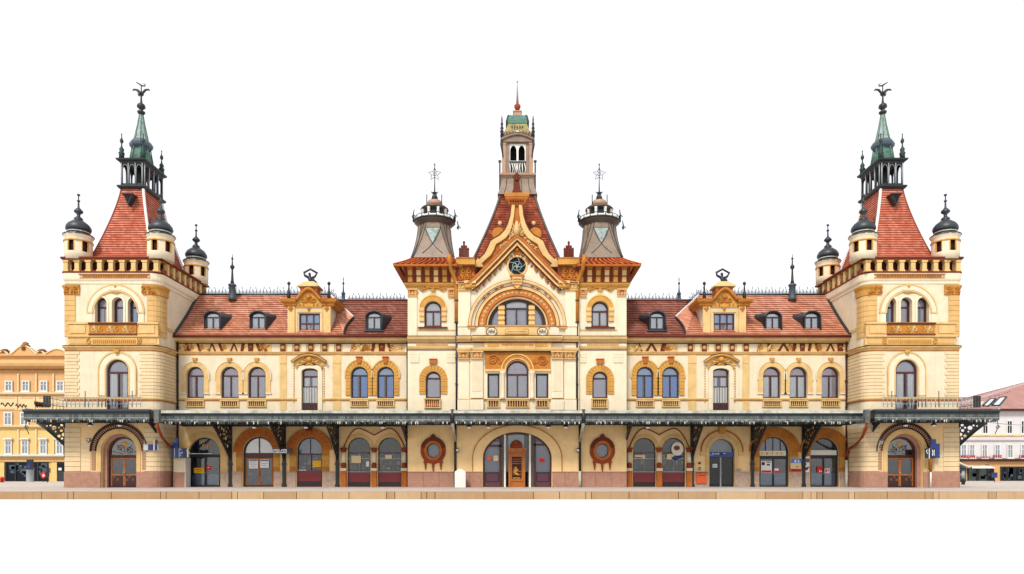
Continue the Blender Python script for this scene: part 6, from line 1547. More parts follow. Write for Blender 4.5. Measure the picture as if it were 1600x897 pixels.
    for k in range(n):
        a, b = rc(k/n), rc((k+1)/n); z0, z1 = zA+(zB-zA)*k/n, zA+(zB-zA)*(k+1)/n; w_ = .04
        rings.append([(a[0]-w_, a[2]-w_, z0), (a[1]+w_, a[2]-w_, z0), (a[1]+w_, a[3]+w_, z0), (a[0]-w_, a[3]+w_, z0)]); rings.append([(b[0], b[2], z1), (b[1], b[2], z1), (b[1], b[3], z1), (b[0], b[3], z1)])
    r_.loft(rings, cap=False); r_.m(1)
    for ix, iy in ((0, 2), (1, 2)): r_.tube([(rc(k/14)[ix], rc(k/14)[iy]-.03, zA+(zB-zA)*k/14) for k in range(15)], .1, 6)
    r_.build('roof', ['tile_ornate', 'bronze_dark'], ST)
    b = MB(); yf = cy-tx; Q = PL(yf-.05); Z = Q.z; X = Q.x
    rr = lambda o, z: [(cx-tx-o, yf-o, z), (cx+tx+o, yf-o, z), (cx+tx+o, cy+tx+o, z), (cx-tx-o, cy+tx+o, z)]
    b.m(1); b.loft([rr(.32, Z(305)), rr(.14, Z(296)), rr(.04, Z(287)), rr(0, Z(281)), rr(-.02, Z(276))]); b.m(3)
    for e in (-.9, -.3, .3, .9): b.tube([(cx+e*1.25, yf-.28, Z(303)), (cx+e*1.08, yf-.1, Z(293)), (cx+e, yf-.04, Z(278))], .03, 5)
    b.m(0); b.loft([rr(-.02, Z(277)), rr(.06, Z(275.5)), rr(.2, Z(274)), rr(.22, Z(271.5)), rr(-.02, Z(270.6))])
    bo = b.build('belfry_base', ['bronze_pink', 'bronze', 'bronze_pink', 'bronze_dark'], ST)
    w = MB(); z0, z1 = Z(271), Z(212); hx = tx-.1
    oa, ob = X(794), X(821.5)
    ax0 = cx-hx; ax1 = cx+hx
    hole = [(cx-.68, Z(270)), (cx+.7, Z(270)), (cx+.7, Z(224)), (cx-.68, Z(224))]
    w.prism([(ax0, z0), (ax1, z0), (ax1, z1), (ax0, z1)], yf+.05, yf+.3, [hole]); w.prism([(ax0, z0), (ax1, z0), (ax1, z1), (ax0, z1)], cy+hx-.2, cy+hx, [hole], back=True)
    for e in (ax0, ax1-.25):
        w.T = Matrix(((0, 1, 0, e), (1, 0, 0, 0), (0, 0, 1, 0), (0, 0, 0, 1)))
        w.prism([(yf+.3, z0), (cy+hx-.2, z0), (cy+hx-.2, z1), (yf+.3, z1)], 0, .25, [[(cy-.7, Z(270)), (cy+.7, Z(270)), (cy+.7, Z(224)), (cy-.7, Z(224))]], back=True); w.T = None
    w.m(1)
    for e in (ax0-.06, ax1-.26): w.box(e, e+.32, yf-.03, yf+.05, z0, Z(226)); w.box(e-.04, e+.36, yf-.06, yf+.05, Z(226), Z(222))
    w.m(2); w.box(cx-1.0, cx+1.0, yf+1.0, yf+1.02, z0, z1)
    be = w.build('belfry', ['bronze', 'bronze_pink', 'void'], ST)
    t = MB(); yt = yf+.1
    h2 = []
    for c0 in (cx-.35, cx+.35): h2.append(arch(c0-.27, c0+.27, Z(250), Z(226), .5, 12))
    t.prism([(cx-.68, Z(252)), (cx+.7, Z(252)), (cx+.7, Z(224)), (cx-.68, Z(224))], yt, yt+.1, h2)
    t.m(1); t.box(cx-.7, cx+.72, yt-.06, yt+.06, Z(253.3), Z(251)); t.m(0)
    for k in range(8): xx = cx-.62+k*.178; t.tube([(xx, yt, Z(271)), (xx+.1*math.sin(k), yt-.03, Z(262)), (xx-.05, yt, Z(253))], .045, 5)
    t.box(cx-.68, cx+.7, yt-.03, yt+.03, Z(271), Z(269)); t.m(2); t.box(cx-.68, cx+.7, yt+.12, yt+.14, Z(271), Z(253)); t.build('tracery', ['white_paint', 'iron', 'interior_dark'], be)
    p = MB(); pts = [(cx-1.42+2.84*k/16, yf-.2, Z(219.5)+(Z(211)-Z(219.5))*math.sin(PI*k/16)) for k in range(17)]
    p.tube(pts, .1, 6); p.prism([(cx-1.4, Z(222))]+[(cx+1.4, Z(222))]+[(x, z) for x, y, z in pts[::-1]], yf-.14, yf+.6); p.m(1); p.tube([(x, y-.04, z+.12) for x, y, z in pts], .05, 5)
    p.m(2); p.box(cx-1.25, cx+1.25, yf-.02, yf+2.4, Z(214), Z(206))
    for k in range(10): p.leaf(cx-1.1+k*.245, Z(211)+.12*math.sin(PI*k/9), yf-.1, PI/2+(k-4.5)*-.12, .42, .22, .1)
    p.m(3); p.knob(cx, Z(208), yf-.1, .2, .14); p.build('pediment', ['bronze', 'bronze_dark', 'bronze_pink', 'zinc_light'], be)
    d = MB(); Qc = PL(cy-1.0); zz = Qc.z; sq = lambda r, z: [(cx-r, cy-r, z), (cx+r, cy-r, z), (cx+r, cy+r, z), (cx-r, cy+r, z)]
    d.loft([sq(1.2, Z(208)), sq(1.12, zz(207)), sq(.98, zz(202)), sq(.88, zz(196)), sq(.8, zz(192))]); d.m(1); d.loft([sq(.8, zz(192)), sq(.84, zz(190)), sq(.78, zz(183)), sq(.72, zz(177.5)), sq(.5, zz(176.5))]); d.m(2)
    for e in (-1, 1): d.loft([[(cx+e*.78, cy-.75, zz(188)), (cx+e*1.0, cy-.75, zz(187)), (cx+e*1.0, cy+.75, zz(187)), (cx+e*.78, cy+.75, zz(188))], [(cx+e*.7, cy-.75, zz(176.5)), (cx+e*.86, cy-.75, zz(178)), (cx+e*.86, cy+.75, zz(178)), (cx+e*.7, cy+.75, zz(176.5))]])
    d.m(3); d.loft([sq(.34, zz(177)), sq(.32, zz(168.5)), sq(.38, zz(168)), sq(.38, zz(166.5)), sq(.1, zz(166))]); d.m(4)
    for k in range(5): d.box(cx-.5+k*.22, cx-.42+k*.22, cy-1.0, cy-.9, zz(203), zz(196))
    d.build('belfry_roof', ['patina_yellow', 'patina', 'patina_dark', 'bronze_pink', 'patina_dark'], be)
    f = MB(); f.lathe([(.1, zz(166)), (.1, zz(163)), (.2, zz(161.5)), (.27, zz(158.5)), (.27, zz(155.5)), (.14, zz(153)), (.09, zz(150))], cx, cy, 10); f.m(1); f.lathe([(.11, zz(151)), (.06, zz(132)), (.025, zz(119))], cx, cy, 8); f.m(2); f.lathe([(.03, zz(119)), (.07, zz(118)), (.02, zz(116.5))], cx, cy, 6); f.build('finial', ['terracotta', 'bronze_pink', 'iron'], be)
    for e in (-1, 1):
        q = MB(); x = cx+e*1.32; y = yf-.08; q.lathe([(.15, Z(214)), (.12, Z(208)), (.18, Z(206.5)), (.09, Z(203)), (.15, Z(201)), (.07, Z(197)), (.12, Z(194.5)), (.05, Z(190)), (.07, Z(188)), (.02, Z(181))], x, y, 8)
        q.tube([(x-e*.02, y, Z(214)), (x+e*.05, y, Z(226)), (x-e*.1, y, Z(246))], [.12, .1, .04], 6); q.build('pinnacle', 'iron', be)
        q = MB(); x = cx+e*1.5; q.box(x-.06, x+.06, yf-.1, yf+.05, Z(300), Z(252)); q.box(x-.12, x+.12, yf-.14, yf+.1, Z(253), Z(251)); q.build('rain_pipe', 'iron', bo)
    # ---------------- curved rain pipes
    for e in (0, 1):
        g_ = (lambda p: p) if e == 0 else (lambda p: 1615-p)
        q = MB(); y = S.y-.35; P = PL(y)
        pt = [(703, 403, -.75), (704.5, 414, -.72), (705, 422, -.4), (709, 432, -.12), (712.5, 440, 0), (713.3, 455, 0), (713.3, 505, 0)]
        q.tube([(P.x(g_(a)), y+d_, P.z(b)) for a, b, d_ in pt], [.17]*4+[.16]*3, 8); q.m(1); q.tube([(P.x(g_(713.3)), y, P.z(504)), (P.x(g_(713.3)), y, P.z(641))], .075, 8)
        for z in (P.z(504), P.z(470), P.z(560), P.z(600)): q.tube([(P.x(g_(713.3)), y, z-.05), (P.x(g_(713.3)), y, z+.05)], .19 if z > P.z(510) else .11, 8)
        q.build('rain_pipe', ['gold', 'iron'], ST)
center()
# ================================================================ assemble the station
wing(-1, (305, 359, 401.5), (561.5, 602.5), 484, (332.5, 403.5, 584.5), (363, 536.5, 483))
wing(1, (1297.5, 1247.5, 1206), (1048, 1008), 1126, (1026.5, 1207.5, 1268.5), (1238, 1061, 1131))
corner_tower(-1); corner_tower(1)

# ---------------- canopy
def canopy():
    can = bpy.data.objects.new('canopy', None); COL.objects.link(can); can.parent = ST; WLOC[can.name] = Vector()
    Yw, Yt = -4.0, -4.9
    A = PL(Yw); B = PL(Yt)
    zt, zb = A.z(647), A.z(661.5)
    def seg(x0, x1, Y, yb, z0, z1, ends, strip=.27, sm='zinc_light'):
        f = MB(); q = random.Random(int(abs(x0)*10))
        n = int((x1-x0)/.16)
        for k in range(n):                       # pressed metal fascia: narrow ribs with a pierced lower edge
            a = x0+(x1-x0)*k/n; b = x0+(x1-x0)*(k+1)/n; c = (a+b)/2
            f.m(0 if q.random() < .8 else 3)
            f.prism([(a+.008, z0+.14), (c, z0+.14-.06), (b-.008, z0+.14), (b-.008, z1), (a+.008, z1)], Y, Y+.03, back=True)
            if q.random() < .6: f.m(1 if q.random() < .3 else 3); f.prism([(a+.02, z0+.13), (c-.01, z0-.06-.05*q.random()), (c+.05, z0+.0), (b-.02, z0+.13)][::-1], Y-.012, Y+.02, back=True)
        f.m(2); f.box(x0, x1, Y+.03, Y+.07, z0+.1, z1)
        f.m(1)
        for k in range(int((x1-x0)/.42)):
            if q.random() < .55: continue
            c = x0+.3+k*.42+.1*q.random(); f.spiral(c, z0+.16, Y-.02, .085, 1.2, 1 if k % 2 else -1, 0, .02, 10)
        f.box(x0, x1, Y-.03, Y+.001, z0+.25, z0+.28); f.m(2); f.box(x0, x1, Y-.04, Y+.001, z1-.14, z1-.02)
        f.build('fascia', ['zinc', 'zinc_light', 'iron', 'zinc_dark'], can)
        g = MB(); g.box(x0-.04, x1+.04, Y-.1, Y+.25, z1, z1+.05); g.m(1); g.box(x0-.04, x1+.04, Y-.14, Y-.02, z1+.055, z1+strip); g.m(2)
        g.quadpts([(x0, Y, z1+.2), (x1, Y, z1+.2), (x1, yb, z1+.42), (x0, yb, z1+.42)]); g.build('gutter', ['iron', sm, 'zinc'], can)
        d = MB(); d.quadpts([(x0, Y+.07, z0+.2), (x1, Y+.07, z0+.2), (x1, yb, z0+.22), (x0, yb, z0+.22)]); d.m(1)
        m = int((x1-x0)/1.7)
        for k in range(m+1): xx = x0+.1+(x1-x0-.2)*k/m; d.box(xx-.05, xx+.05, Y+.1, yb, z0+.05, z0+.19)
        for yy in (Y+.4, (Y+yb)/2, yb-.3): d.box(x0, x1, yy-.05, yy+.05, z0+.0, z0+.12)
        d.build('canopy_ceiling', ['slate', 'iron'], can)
    xl, xr = -26.9, 26.9
    # wings and middle
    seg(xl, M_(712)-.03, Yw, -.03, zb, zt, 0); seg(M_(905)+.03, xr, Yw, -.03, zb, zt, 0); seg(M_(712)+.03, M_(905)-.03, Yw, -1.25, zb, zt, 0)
    tz0, tz1 = B.z(658.5), B.z(644)
    xo = abs(B.x(37.5)); xo2 = abs(B.x(1561))
    seg(-xo, xl-.35, Yt, TP.y-.03, tz0, tz1, 0, .2, 'slate'); seg(xr+.35, xo2, Yt, TP.y-.03, tz0, tz1, 0, .2, 'slate')
    s = MB()
    for e, xx in ((-1, xo), (1, xo2)):
        a, b = sorted((e*xx, e*34.95)); s.m(0); s.quadpts([(a, TP.y-.03, tz1+.3), (b, TP.y-.03, tz1+.3), (b, 4.5, tz1+.3), (a, 4.5, tz1+.3)]); s.quadpts([(a, TP.y-.03, tz0+.2), (b, TP.y-.03, tz0+.2), (b, 4.5, tz0+.2), (a, 4.5, tz0+.2)])
        s.box(e*xx-.03, e*xx+.03, Yt, 4.5, tz0+.1, tz1+.2); s.m(1); s.box(e*xx-.08, e*xx+.08, Yt, 4.5, tz1+.2, tz1+.3)
    s.build('side_roof', ['zinc', 'zinc_light'], can)
    # curved junction gutters next to the towers
    for e in (-1, 1):
        j = MB(); xx = e*26.7
        j.prism([(xx-.18, B.z(661)), (xx+.18, B.z(661)), (xx+.18, B.z(640)), (xx-.18, B.z(640))], Yt-.05, Yt+.3, back=True)
        j.m(1); j.tube([(xx, Yt, B.z(655)), (xx+e*.02, Yt+.2, B.z(668)), (xx+e*.2, Yt+1.2, B.z(682)), (xx+e*.4, Yt+2.6, B.z(693)), (xx+e*.6, -.5, B.z(700)), (xx+e*.62, -.3, B.z(712))], .11, 8); j.m(2); j.tube([(xx+e*.62, -.3, B.z(712)), (xx+e*.62, -.3, 2.2)], .1, 8); j.m(3); j.tube([(xx+e*.62, -.3, 2.2), (xx+e*.62, -.3, .02)], .12, 8); j.tube([(xx+e*.62, -.3, 1.0), (xx+e*.62, -.3, 1.1)], .15, 8)
        j.build('rain_pipe', ['zinc', 'terracotta', 'zinc_light' if False else 'dark_brown', 'white_paint'], can)
    # cast iron wall brackets
    def bracket(x, yw, L_, zt_, drop, post=True, dirx=None, z_low=0.0):
        b = MB()
        if dirx is None: mp = lambda u, w, o=0.0: (x+o, yw-u, zt_-w)
        else: mp = lambda u, w, o=0.0: (x+dirx*u, yw+o, zt_-w)
        n = 14; arc = []
        wl_ = lambda u: drop*(1-min(1, max(0, (u-.05)/(L_-.05))))**1.18+.06
        for k in range(n+1): u = .05+(L_-.05)*k/n; arc.append(mp(u, wl_(u)))
        # pierced web plate
        q = random.Random(int(abs(x)*7)); hl = []
        for i in range(400):
            u = .2+q.random()*(L_-.5); w = .2+q.random()*drop; r = .07+q.random()*.13
            if w > wl_(u+r)-r-.08: continue
            if any(math.hypot(u-a, w-c) < r+d+.05 for a, c, d in hl): continue
            hl.append((u, w, r))
            if len(hl) > 30: break
        if dirx is None: b.T = Matrix(((0, 0, 0, 0), (0, 0, 0, 0), (0, 0, 1, 0), (0, 0, 0, 1))); b.T = Matrix(((0, 1, 0, x), (-1, 0, 0, yw), (0, 0, -1, zt_), (0, 0, 0, 1)))
        else: b.T = Matrix(((dirx, 0, 0, x), (0, 1, 0, yw), (0, 0, -1, zt_), (0, 0, 0, 1)))
        b.prism([(.05, .05), (L_, .05)]+[(.05+(L_-.05)*k/n, wl_(.05+(L_-.05)*k/n)) for k in range(n, -1, -1)], -.02, .02, [ell(u, w, r*1.15, r*.9, 8, u*3) for u, w, r in hl], back=True)
        b.T = None
        b.tube(arc, .085, 6); b.tube([(p[0], p[1], p[2]+.0) for p in [mp(.05, .05), mp(L_, .05)]], .08, 6); b.tube([mp(.06, .05), mp(.06, drop+.3)], .09, 6)
        if post:
            b.box(x-.13, x+.13, yw-.16, yw-.001, z_low, zt_) if dirx is None else b.box(x-.12, x+.12, yw-.2, yw+.2, zt_-drop-.9, zt_)
            if dirx is None: b.box(x-.17, x+.17, yw-.2, yw-.002, z_low, z_low+.25); b.box(x-.17, x+.17, yw-.2, yw-.002, zt_-drop-.5, zt_-drop-.32)
        return b.build('bracket', 'iron', can)
    zz = zb+.1
    for px in (269.8, 360.5, 444.5, 527.5, 637, 976.5, 1081, 1175, 1255, 1336.5): bracket(W0.x(px), -.0 if px not in (637, 976.5) else -.01, 3.75, zz, 2.75 if px not in (637, 976.5) else 1.5)
    for e in (-1, 1):
        b = PL(TP.y); bracket(e*34.95, TP.y+.3, abs(B.x(57))-34.95-.3 if False else 2.35, tz0+.1, 1.9, dirx=e)
        bracket(e*34.95, 2.0, 2.35, tz0+.1, 1.9, dirx=e)
        c = MB(); zq = tz0+.15; c.spiral(e*(xo-.1), zq-.6, Yt+.1, .16, 1.4, 1, 0, .03); c.tube([(e*(xo-.15), Yt+.1, zq), (e*(xo-.05), Yt+.1, zq-.5), (e*(xo-.3), Yt+.1, zq-1.1)], .03, 5); c.build('drop_ornament', 'iron', can)
    # black pipes beside the entrance
    for px in (712, 905.5):
        q = MB(); xx = CS.x(px); y = CS.y-.35; z1 = CS.z(664); q.tube([(xx, y, CS.z(736) if px > 800 else .02), (xx, y, z1)], .1, 8); q.m(1); q.tube([(xx, Yw+.02, zt-.1), (xx, Yw+.05, zb-.05), (xx, Yw+1.2, zb-.5), (xx, y, CS.z(690))], [.13, .13, .11, .1], 8)
        q.m(1 if px > 800 else 0); q.tube([(xx, y, .02), (xx, y, CS.z(736))], .11, 8) if px > 800 else None
        q.m(0); q.tube([(xx, Yw-.02, zt+.35), (xx, Yw-.02, zb)], .16, 8); q.build('rain_pipe', ['iron', 'zinc_light'], can)
    # small ledge boards seen over the gutter
    return can, zb, zt, Yw, tz0, Yt
M_ = CM.x
CAN, CZB, CZT, CYW, CTZ, CYT = canopy()

# ================================================================ lamps, signs and loose things
def lamp(px, Y, label, kind):
    P = PL(Y); x = P.x(px); z = CZB+.05 if abs(x) < 27.2 else CTZ+.05
    t = thing('canopy_lamp', label, 'lamp', (x, Y, z-.42), 'lamps hung under the canopy')
    b = MB(); b.tube([(x, Y, z), (x, Y, z-.16)], .03, 6); b.lathe([(.2, z-.3), (.19, z-.22), (.08, z-.15), (.05, z-.12)], x, Y, 12); b.build('lamp_shade', 'iron' if kind != 'red' else 'terracotta', t)
    g = MB(); g.lathe([(.04, z-.42), (.13, z-.39), (.17, z-.32), (.16, z-.26), (.1, z-.23)], x, Y, 12); g.build('lamp_globe', 'white_paint', t)
for px, Y, lb, k in ((141, -4.4, 'black lamp under the canopy, above the shield on the left corner tower', ''), (187, -4.4, 'black round lamp under the canopy, over the arched door of the left corner tower', ''),
    (397, -3.4, 'white globe lamp hanging over the wooden double doors in the orange arch', ''), (478, -3.4, 'white globe lamp over the orange arched window with the red apron', ''), (598, -3.4, 'white globe lamp over the right of the twin windows on the left wing', ''),
    (733, -3.5, 'black bell lamp under the canopy at the left end of the entrance bay', ''), (763, -3.5, 'red shaded lamp under the canopy, left of the entrance arch top', 'red'), (857, -3.5, 'pale lamp under the canopy right of the entrance arch top', ''), (884, -3.5, 'dark lamp under the canopy at the right end of the entrance bay', ''),
    (1012, -3.4, 'white globe lamp over the left of the twin windows on the right wing', ''), (1415, -4.4, 'black round lamp under the canopy, over the arched door of the right corner tower', ''), (1459, -4.4, 'black and white lamp under the canopy, above the blue signs on the right tower', '')):
    lamp(px, Y, lb, k)
for px, lb in ((713.5, 'round black and white wall lamp on the pipe left of the great entrance'), (904, 'round black and white wall lamp on the pipe right of the great entrance')):
    P = PL(-1.45); x, z = P.x(px), P.z(703.5); t = thing('wall_lamp', lb, 'lamp', (x, P.y, z), 'wall lamps beside the entrance')
    b = MB(); b.knob(x, z, P.y+.06, .2, .16, 12); b.box(x-.03, x+.03, P.y+.05, P.y+.2, z-.03, z+.03); b.build('lamp_body', 'iron', t); b = MB(); b.knob(x+(.07 if px < 800 else -.07), z, P.y-.09, .12, .08, 12); b.build('lamp_globe', 'white_paint', t)

def flat(mb, P, px0, px1, py0, py1, y0, y1, m=0): mb.m(m); mb.box(P.x(px0), P.x(px1), y0, y1, P.z(py1), P.z(py0))
def at(P, px, py, y=None): return (P.x(px), P.y if y is None else y, P.z(py))
# blue hanging signs at the left: one tall banner and two small panels
P = PL(-1.6)
t = thing('banner_sign', 'tall dark blue banner sign with rounded top beside the left shop door', 'sign', at(P, 273, 715))
b = MB(); b.prism([(P.x(268.5), P.z(715.5)), (P.x(278.5), P.z(715.5)), (P.x(278.5), P.z(684.5)), (P.x(275), P.z(685.5)), (P.x(271), P.z(690)), (P.x(268.8), P.z(698))], P.y, P.y+.12, back=True); b.build('sign_panel', 'blue_sign', t)
b = MB(); flat(b, P, 272.4, 273.1, 700, 714, P.y-.01, P.y-.001, 0); b.m(1); b.prism([(P.x(271.5), P.z(691.5)), (P.x(275.5), P.z(691.5)), (P.x(275), P.z(686.5)), (P.x(273), P.z(688))], P.y-.012, P.y-.001); b.build('marking', ['white_paper', 'blue_bright'], t)
b = MB(); b.box(P.x(277), P.x(278.3), P.y+.1, -.05, P.z(712), P.z(710.5)); b.build('sign_arm', 'iron', t)
t = thing('hanging_sign', 'small square blue sign with white pictogram next to the tall blue banner', 'sign', at(P, 283, 715))
b = MB(); flat(b, P, 279.7, 287, 700.7, 715, P.y, P.y+.1); b.build('sign_panel', 'blue_sign', t)
b = MB(); flat(b, P, 279.5, 280.2, 700.7, 715, P.y-.01, P.y+.005); flat(b, P, 282, 283, 701.5, 703.5, P.y-.01, P.y-.001); flat(b, P, 281.2, 283.2, 707.7, 709, P.y-.01, P.y-.001); flat(b, P, 284, 285.5, 706.5, 708, P.y-.01, P.y-.001); flat(b, P, 281.5, 282.3, 710.8, 712.5, P.y-.01, P.y-.001); b.build('marking', 'white_paper', t)
b = MB(); b.box(P.x(283), P.x(284), P.y+.1, -.05, P.z(703), P.z(702)); b.build('sign_arm', 'iron', t)
t = thing('hanging_sign', 'narrow black and white sign touching the black shop door frame on the left', 'sign', at(P, 290.5, 714))
b = MB(); flat(b, P, 287.8, 292.2, 700.3, 714, P.y, P.y+.1); b.build('sign_panel', 'blue_dark', t)
b = MB(); flat(b, P, 292.3, 294, 700.5, 714, P.y, P.y+.08); flat(b, P, 291.5, 294.6, 703.5, 704.8, P.y-.015, P.y-.001); flat(b, P, 294, 296.5, 707, 708.2, P.y-.015, P.y+.02); b.build('marking', 'white_paper', t)
b = MB(); b.box(P.x(289), P.x(290), P.y+.1, -.05, P.z(703), P.z(702)); b.build('sign_arm', 'iron', t)
# stub wall under them
P = PL(-1.2); b = MB(); b.box(P.x(271), P.x(288.5), P.y, P.y+.9, P.z(738), P.z(715.5)); b.m(1); b.box(P.x(271)-.02, P.x(288.5)+.02, P.y-.03, P.y+.9, 0, P.z(738.1)); b.m(2); b.box(P.x(288.5)+.001, P.x(289.8), P.y-.02, P.y+.9, 0, P.z(715.5))
o = b.build('stub_wall', ['cream', 'granite', 'white_paint'], None, loc=at(P, 280, 759)); tag(o, 'short cream wall stub on a granite base under the blue signs on the left', 'wall')
# small flag like sign and shield on the left tower
P = PL(-2.95)
t = thing('wall_sign', 'small blue and white plate on the left corner tower, right of its door', 'sign', at(P, 239, 700)); b = MB(); flat(b, P, 224, 247, 694.5, 703.5, P.y, P.y+.06); flat(b, P, 231.5, 246, 694.4, 703.6, P.y-.02, P.y-.001, 1); flat(b, P, 239.8, 242, 687, 703.6, P.y-.03, P.y-.021, 2); flat(b, P, 242.5, 246, 687, 694, P.y-.02, P.y+.04, 3); b.build('sign_panel', ['white_paper', 'blue_sign', 'white_paint', 'bronze_dark'], t)
t = thing('shield_sign', 'small black and white shield sign on the left corner tower, left of its door', 'sign', at(P, 137.5, 692)); b = MB(); sh = lambda k: [(P.x(137.3)+(x-137.3)*P.s*k, P.z(687.5)+(687.5-z)*P.s*k) for x, z in ((134, 685), (140.6, 685), (140.6, 689), (137.3, 692), (134, 689))]
b.prism(sh(1), P.y, P.y+.06); b.m(1); b.prism(sh(.72), P.y-.02, P.y-.001); b.m(0); b.prism(ell(P.x(137.3), P.z(688), .055, .07, 12), P.y-.03, P.y-.021); b.build('sign_panel', ['iron', 'white_paper'], t)
# direction sign between the orange arches
P = PL(-1.0)
t = thing('direction_sign', 'white and blue lettered sign with a round dark emblem hung between the orange arches', 'sign', at(P, 441, 708)); b = MB(); flat(b, P, 426.5, 456, 701, 708.5, P.y, P.y+.12, 0); flat(b, P, 427.3, 448, 702, 707.8, P.y-.012, P.y-.001, 1); b.build('sign_panel', ['iron', 'white_paper'], t)
b = MB(); y0, y1 = P.y-.03, P.y-.013
for a, c, d, e in ((428.5, 429.6, 703.2, 707), (430.5, 431.6, 704.2, 707), (431.6, 433, 704.2, 705), (436, 437, 704, 706), (437, 438.6, 703.6, 704.3), (437, 438.6, 706, 706.7), (438.4, 439.2, 704.2, 706.2), (441.3, 442.3, 703, 706.6), (440.2, 441.3, 704.6, 706.6), (443.6, 444.5, 703.6, 706.8), (444.5, 446, 703.8, 704.6), (445.6, 446.5, 704.4, 706.8), (434, 434.8, 703, 707)): flat(b, P, a, c, d, e, y0, y1)
b.build('lettering', 'blue_sign', t); b = MB(); b.m(0); b.knob(P.x(452), P.z(704.8), P.y, .17, .04, 14); b.m(1); b.knob(P.x(452), P.z(704.8), P.y-.04, .1, .02, 5); b.build('emblem', ['slate_blue', 'blue_dark'], t); b = MB(); b.box(P.x(444)-.03, P.x(444)+.03, P.y+.12, -.05, P.z(704.5), P.z(703.5)); b.build('sign_arm', 'iron', t)
# white board leaning by the entrance pipe
P = PL(-2.2); o = MB(); o.prism([(P.x(710.5), .003), (P.x(727.5), .003), (P.x(727.5), P.z(737)), (P.x(722.5), P.z(733.5)), (P.x(719), P.z(732.2)), (P.x(715.5), P.z(733.5)), (P.x(710.5), P.z(737))], P.y, P.y+.18, back=True); o.m(1)
for k in range(9): o.box(P.x(708.6), P.x(710.3), P.y+.05, P.y+.1, P.z(737+k*2.5), P.z(735.8+k*2.5))
o.tube([(P.x(710), P.y+.08, .01), (P.x(710), P.y+.08, P.z(735))], .035, 5)
tag(o.build('white_board', ['white_paint', 'iron'], None, loc=at(P, 719, 761)), 'white board with pointed top standing at the pipe left of the entrance', 'board')
# orange box, intercom and door furniture on the right wing
P = PL(-.12); o = MB(); o.box(P.x(1088), P.x(1103.5), P.y-.1, P.y+.1, P.z(755), P.z(739.5)); o.m(1); o.box(P.x(1088)-.02, P.x(1103.5)+.02, P.y-.12, P.y+.1, P.z(739.4), P.z(738.6)); o.box(P.x(1090), P.x(1101.5), P.y-.115, P.y-.101, P.z(743), P.z(742.2)); tag(o.build('orange_box', ['orange_box', 'rust'], None, loc=at(P, 1096, 755)), 'flat orange box on the wall left of the black door with the blue header', 'box')
o = MB()
flat(o, P, 1091.8, 1095, 722, 725.2, P.y, P.y+.1, 0); flat(o, P, 1092.2, 1094.8, 730, 734.5, P.y, P.y+.1, 0); flat(o, P, 1092.8, 1094, 731.5, 733.5, P.y-.01, P.y-.001, 1); tag(o.build('intercom', ['iron', 'white_paper'], None, loc=at(P, 1093.5, 728)), 'pair of little black intercom plates on the wall above the orange box', 'intercom')
o = MB(); o.tube([(P.x(1154)+.17*math.cos(2*PI*k/14), P.y+.02, P.z(734.5)+.1*math.sin(2*PI*k/14)) for k in range(14)], .025, 5, closed=True); o.box(P.x(1154)-.03, P.x(1154)+.03, P.y, P.y+.1, P.z(735), P.z(734)); tag(o.build('wall_ring', 'grey_metal', None, loc=at(P, 1154, 735)), 'oval metal ring on the wall right of the black door', 'ring')
# blue and white sign by the right drain pipe
P = PL(-.5); t = thing('wall_sign', 'small blue and white sign on the pier right of the last shop arch', 'sign', at(P, 1329, 707)); b = MB(); flat(b, P, 1322, 1331, 701, 707.6, P.y, P.y+.1, 0); flat(b, P, 1330.5, 1336.5, 700.5, 707.6, P.y-.03, P.y+.09, 1); flat(b, P, 1325, 1327.5, 702.5, 704, P.y-.012, P.y-.001, 1); b.build('sign_panel', ['blue_dark', 'white_paper'], t)
b = MB(); b.tube([(P.x(1333.5)+.09*math.cos(2*PI*k/12), P.y-.035, P.z(704)+.11*math.sin(2*PI*k/12)) for k in range(12)], .02, 5, closed=True); b.tube([(P.x(1333), P.y-.035, P.z(706)), (P.x(1335), P.y-.035, P.z(702))], .02, 5); b.build('marking', 'blue_sign', t)
# advertising boards between the right shop arches
P = PL(-.14); t = thing('poster_board', 'blue, cream and red advertising board on the pier between the two right shop arches', 'poster', at(P, 1244, 738)); b = MB(); flat(b, P, 1235.5, 1252, 716.5, 738, P.y, P.y+.1, 0); flat(b, P, 1235.7, 1251.8, 716.7, 723.5, P.y-.012, P.y-.001, 1); flat(b, P, 1235.7, 1251.8, 732.5, 737.5, P.y-.012, P.y-.001, 2); b.build('sign_panel', ['cream_paper', 'blue_bright', 'red_paper'], t)
b = MB()
for a, c, d, e in ((1241, 1242.5, 718.5, 722.5), (1241, 1244, 718.2, 719.2), (1242.8, 1244, 719.4, 722.5), (1246.5, 1247.8, 718.2, 722.5), (1247.8, 1250, 721, 722.2)): flat(b, P, a, c, d, e, P.y-.02, P.y-.013, 0)
flat(b, P, 1243.5, 1247, 728, 730.5, P.y-.012, P.y-.001, 1); [flat(b, P, 1237+k*2.6, 1238.4+k*2.6, 734, 736.2, P.y-.02, P.y-.013, 2) for k in range(5)]; b.build('lettering', ['white_paper', 'patina_yellow', 'rust'], t)
t = thing('poster_board', 'white poster with a blue band and dark red swoosh left of the last shop doors', 'poster', at(P, 1259, 738)); b = MB(); flat(b, P, 1254, 1264.8, 713, 738, P.y, P.y+.1, 0); flat(b, P, 1254.2, 1264.6, 716.5, 722.5, P.y-.012, P.y-.001, 1); b.m(2); b.tube([(P.x(1254.8), P.y-.02, P.z(726)), (P.x(1257), P.y-.03, P.z(730.5)), (P.x(1260), P.y-.03, P.z(733)), (P.x(1264), P.y-.02, P.z(729.5))], [.02, .09, .12, .03], 6); b.build('sign_panel', ['white_paper', 'slate_blue', 'rust'], t)
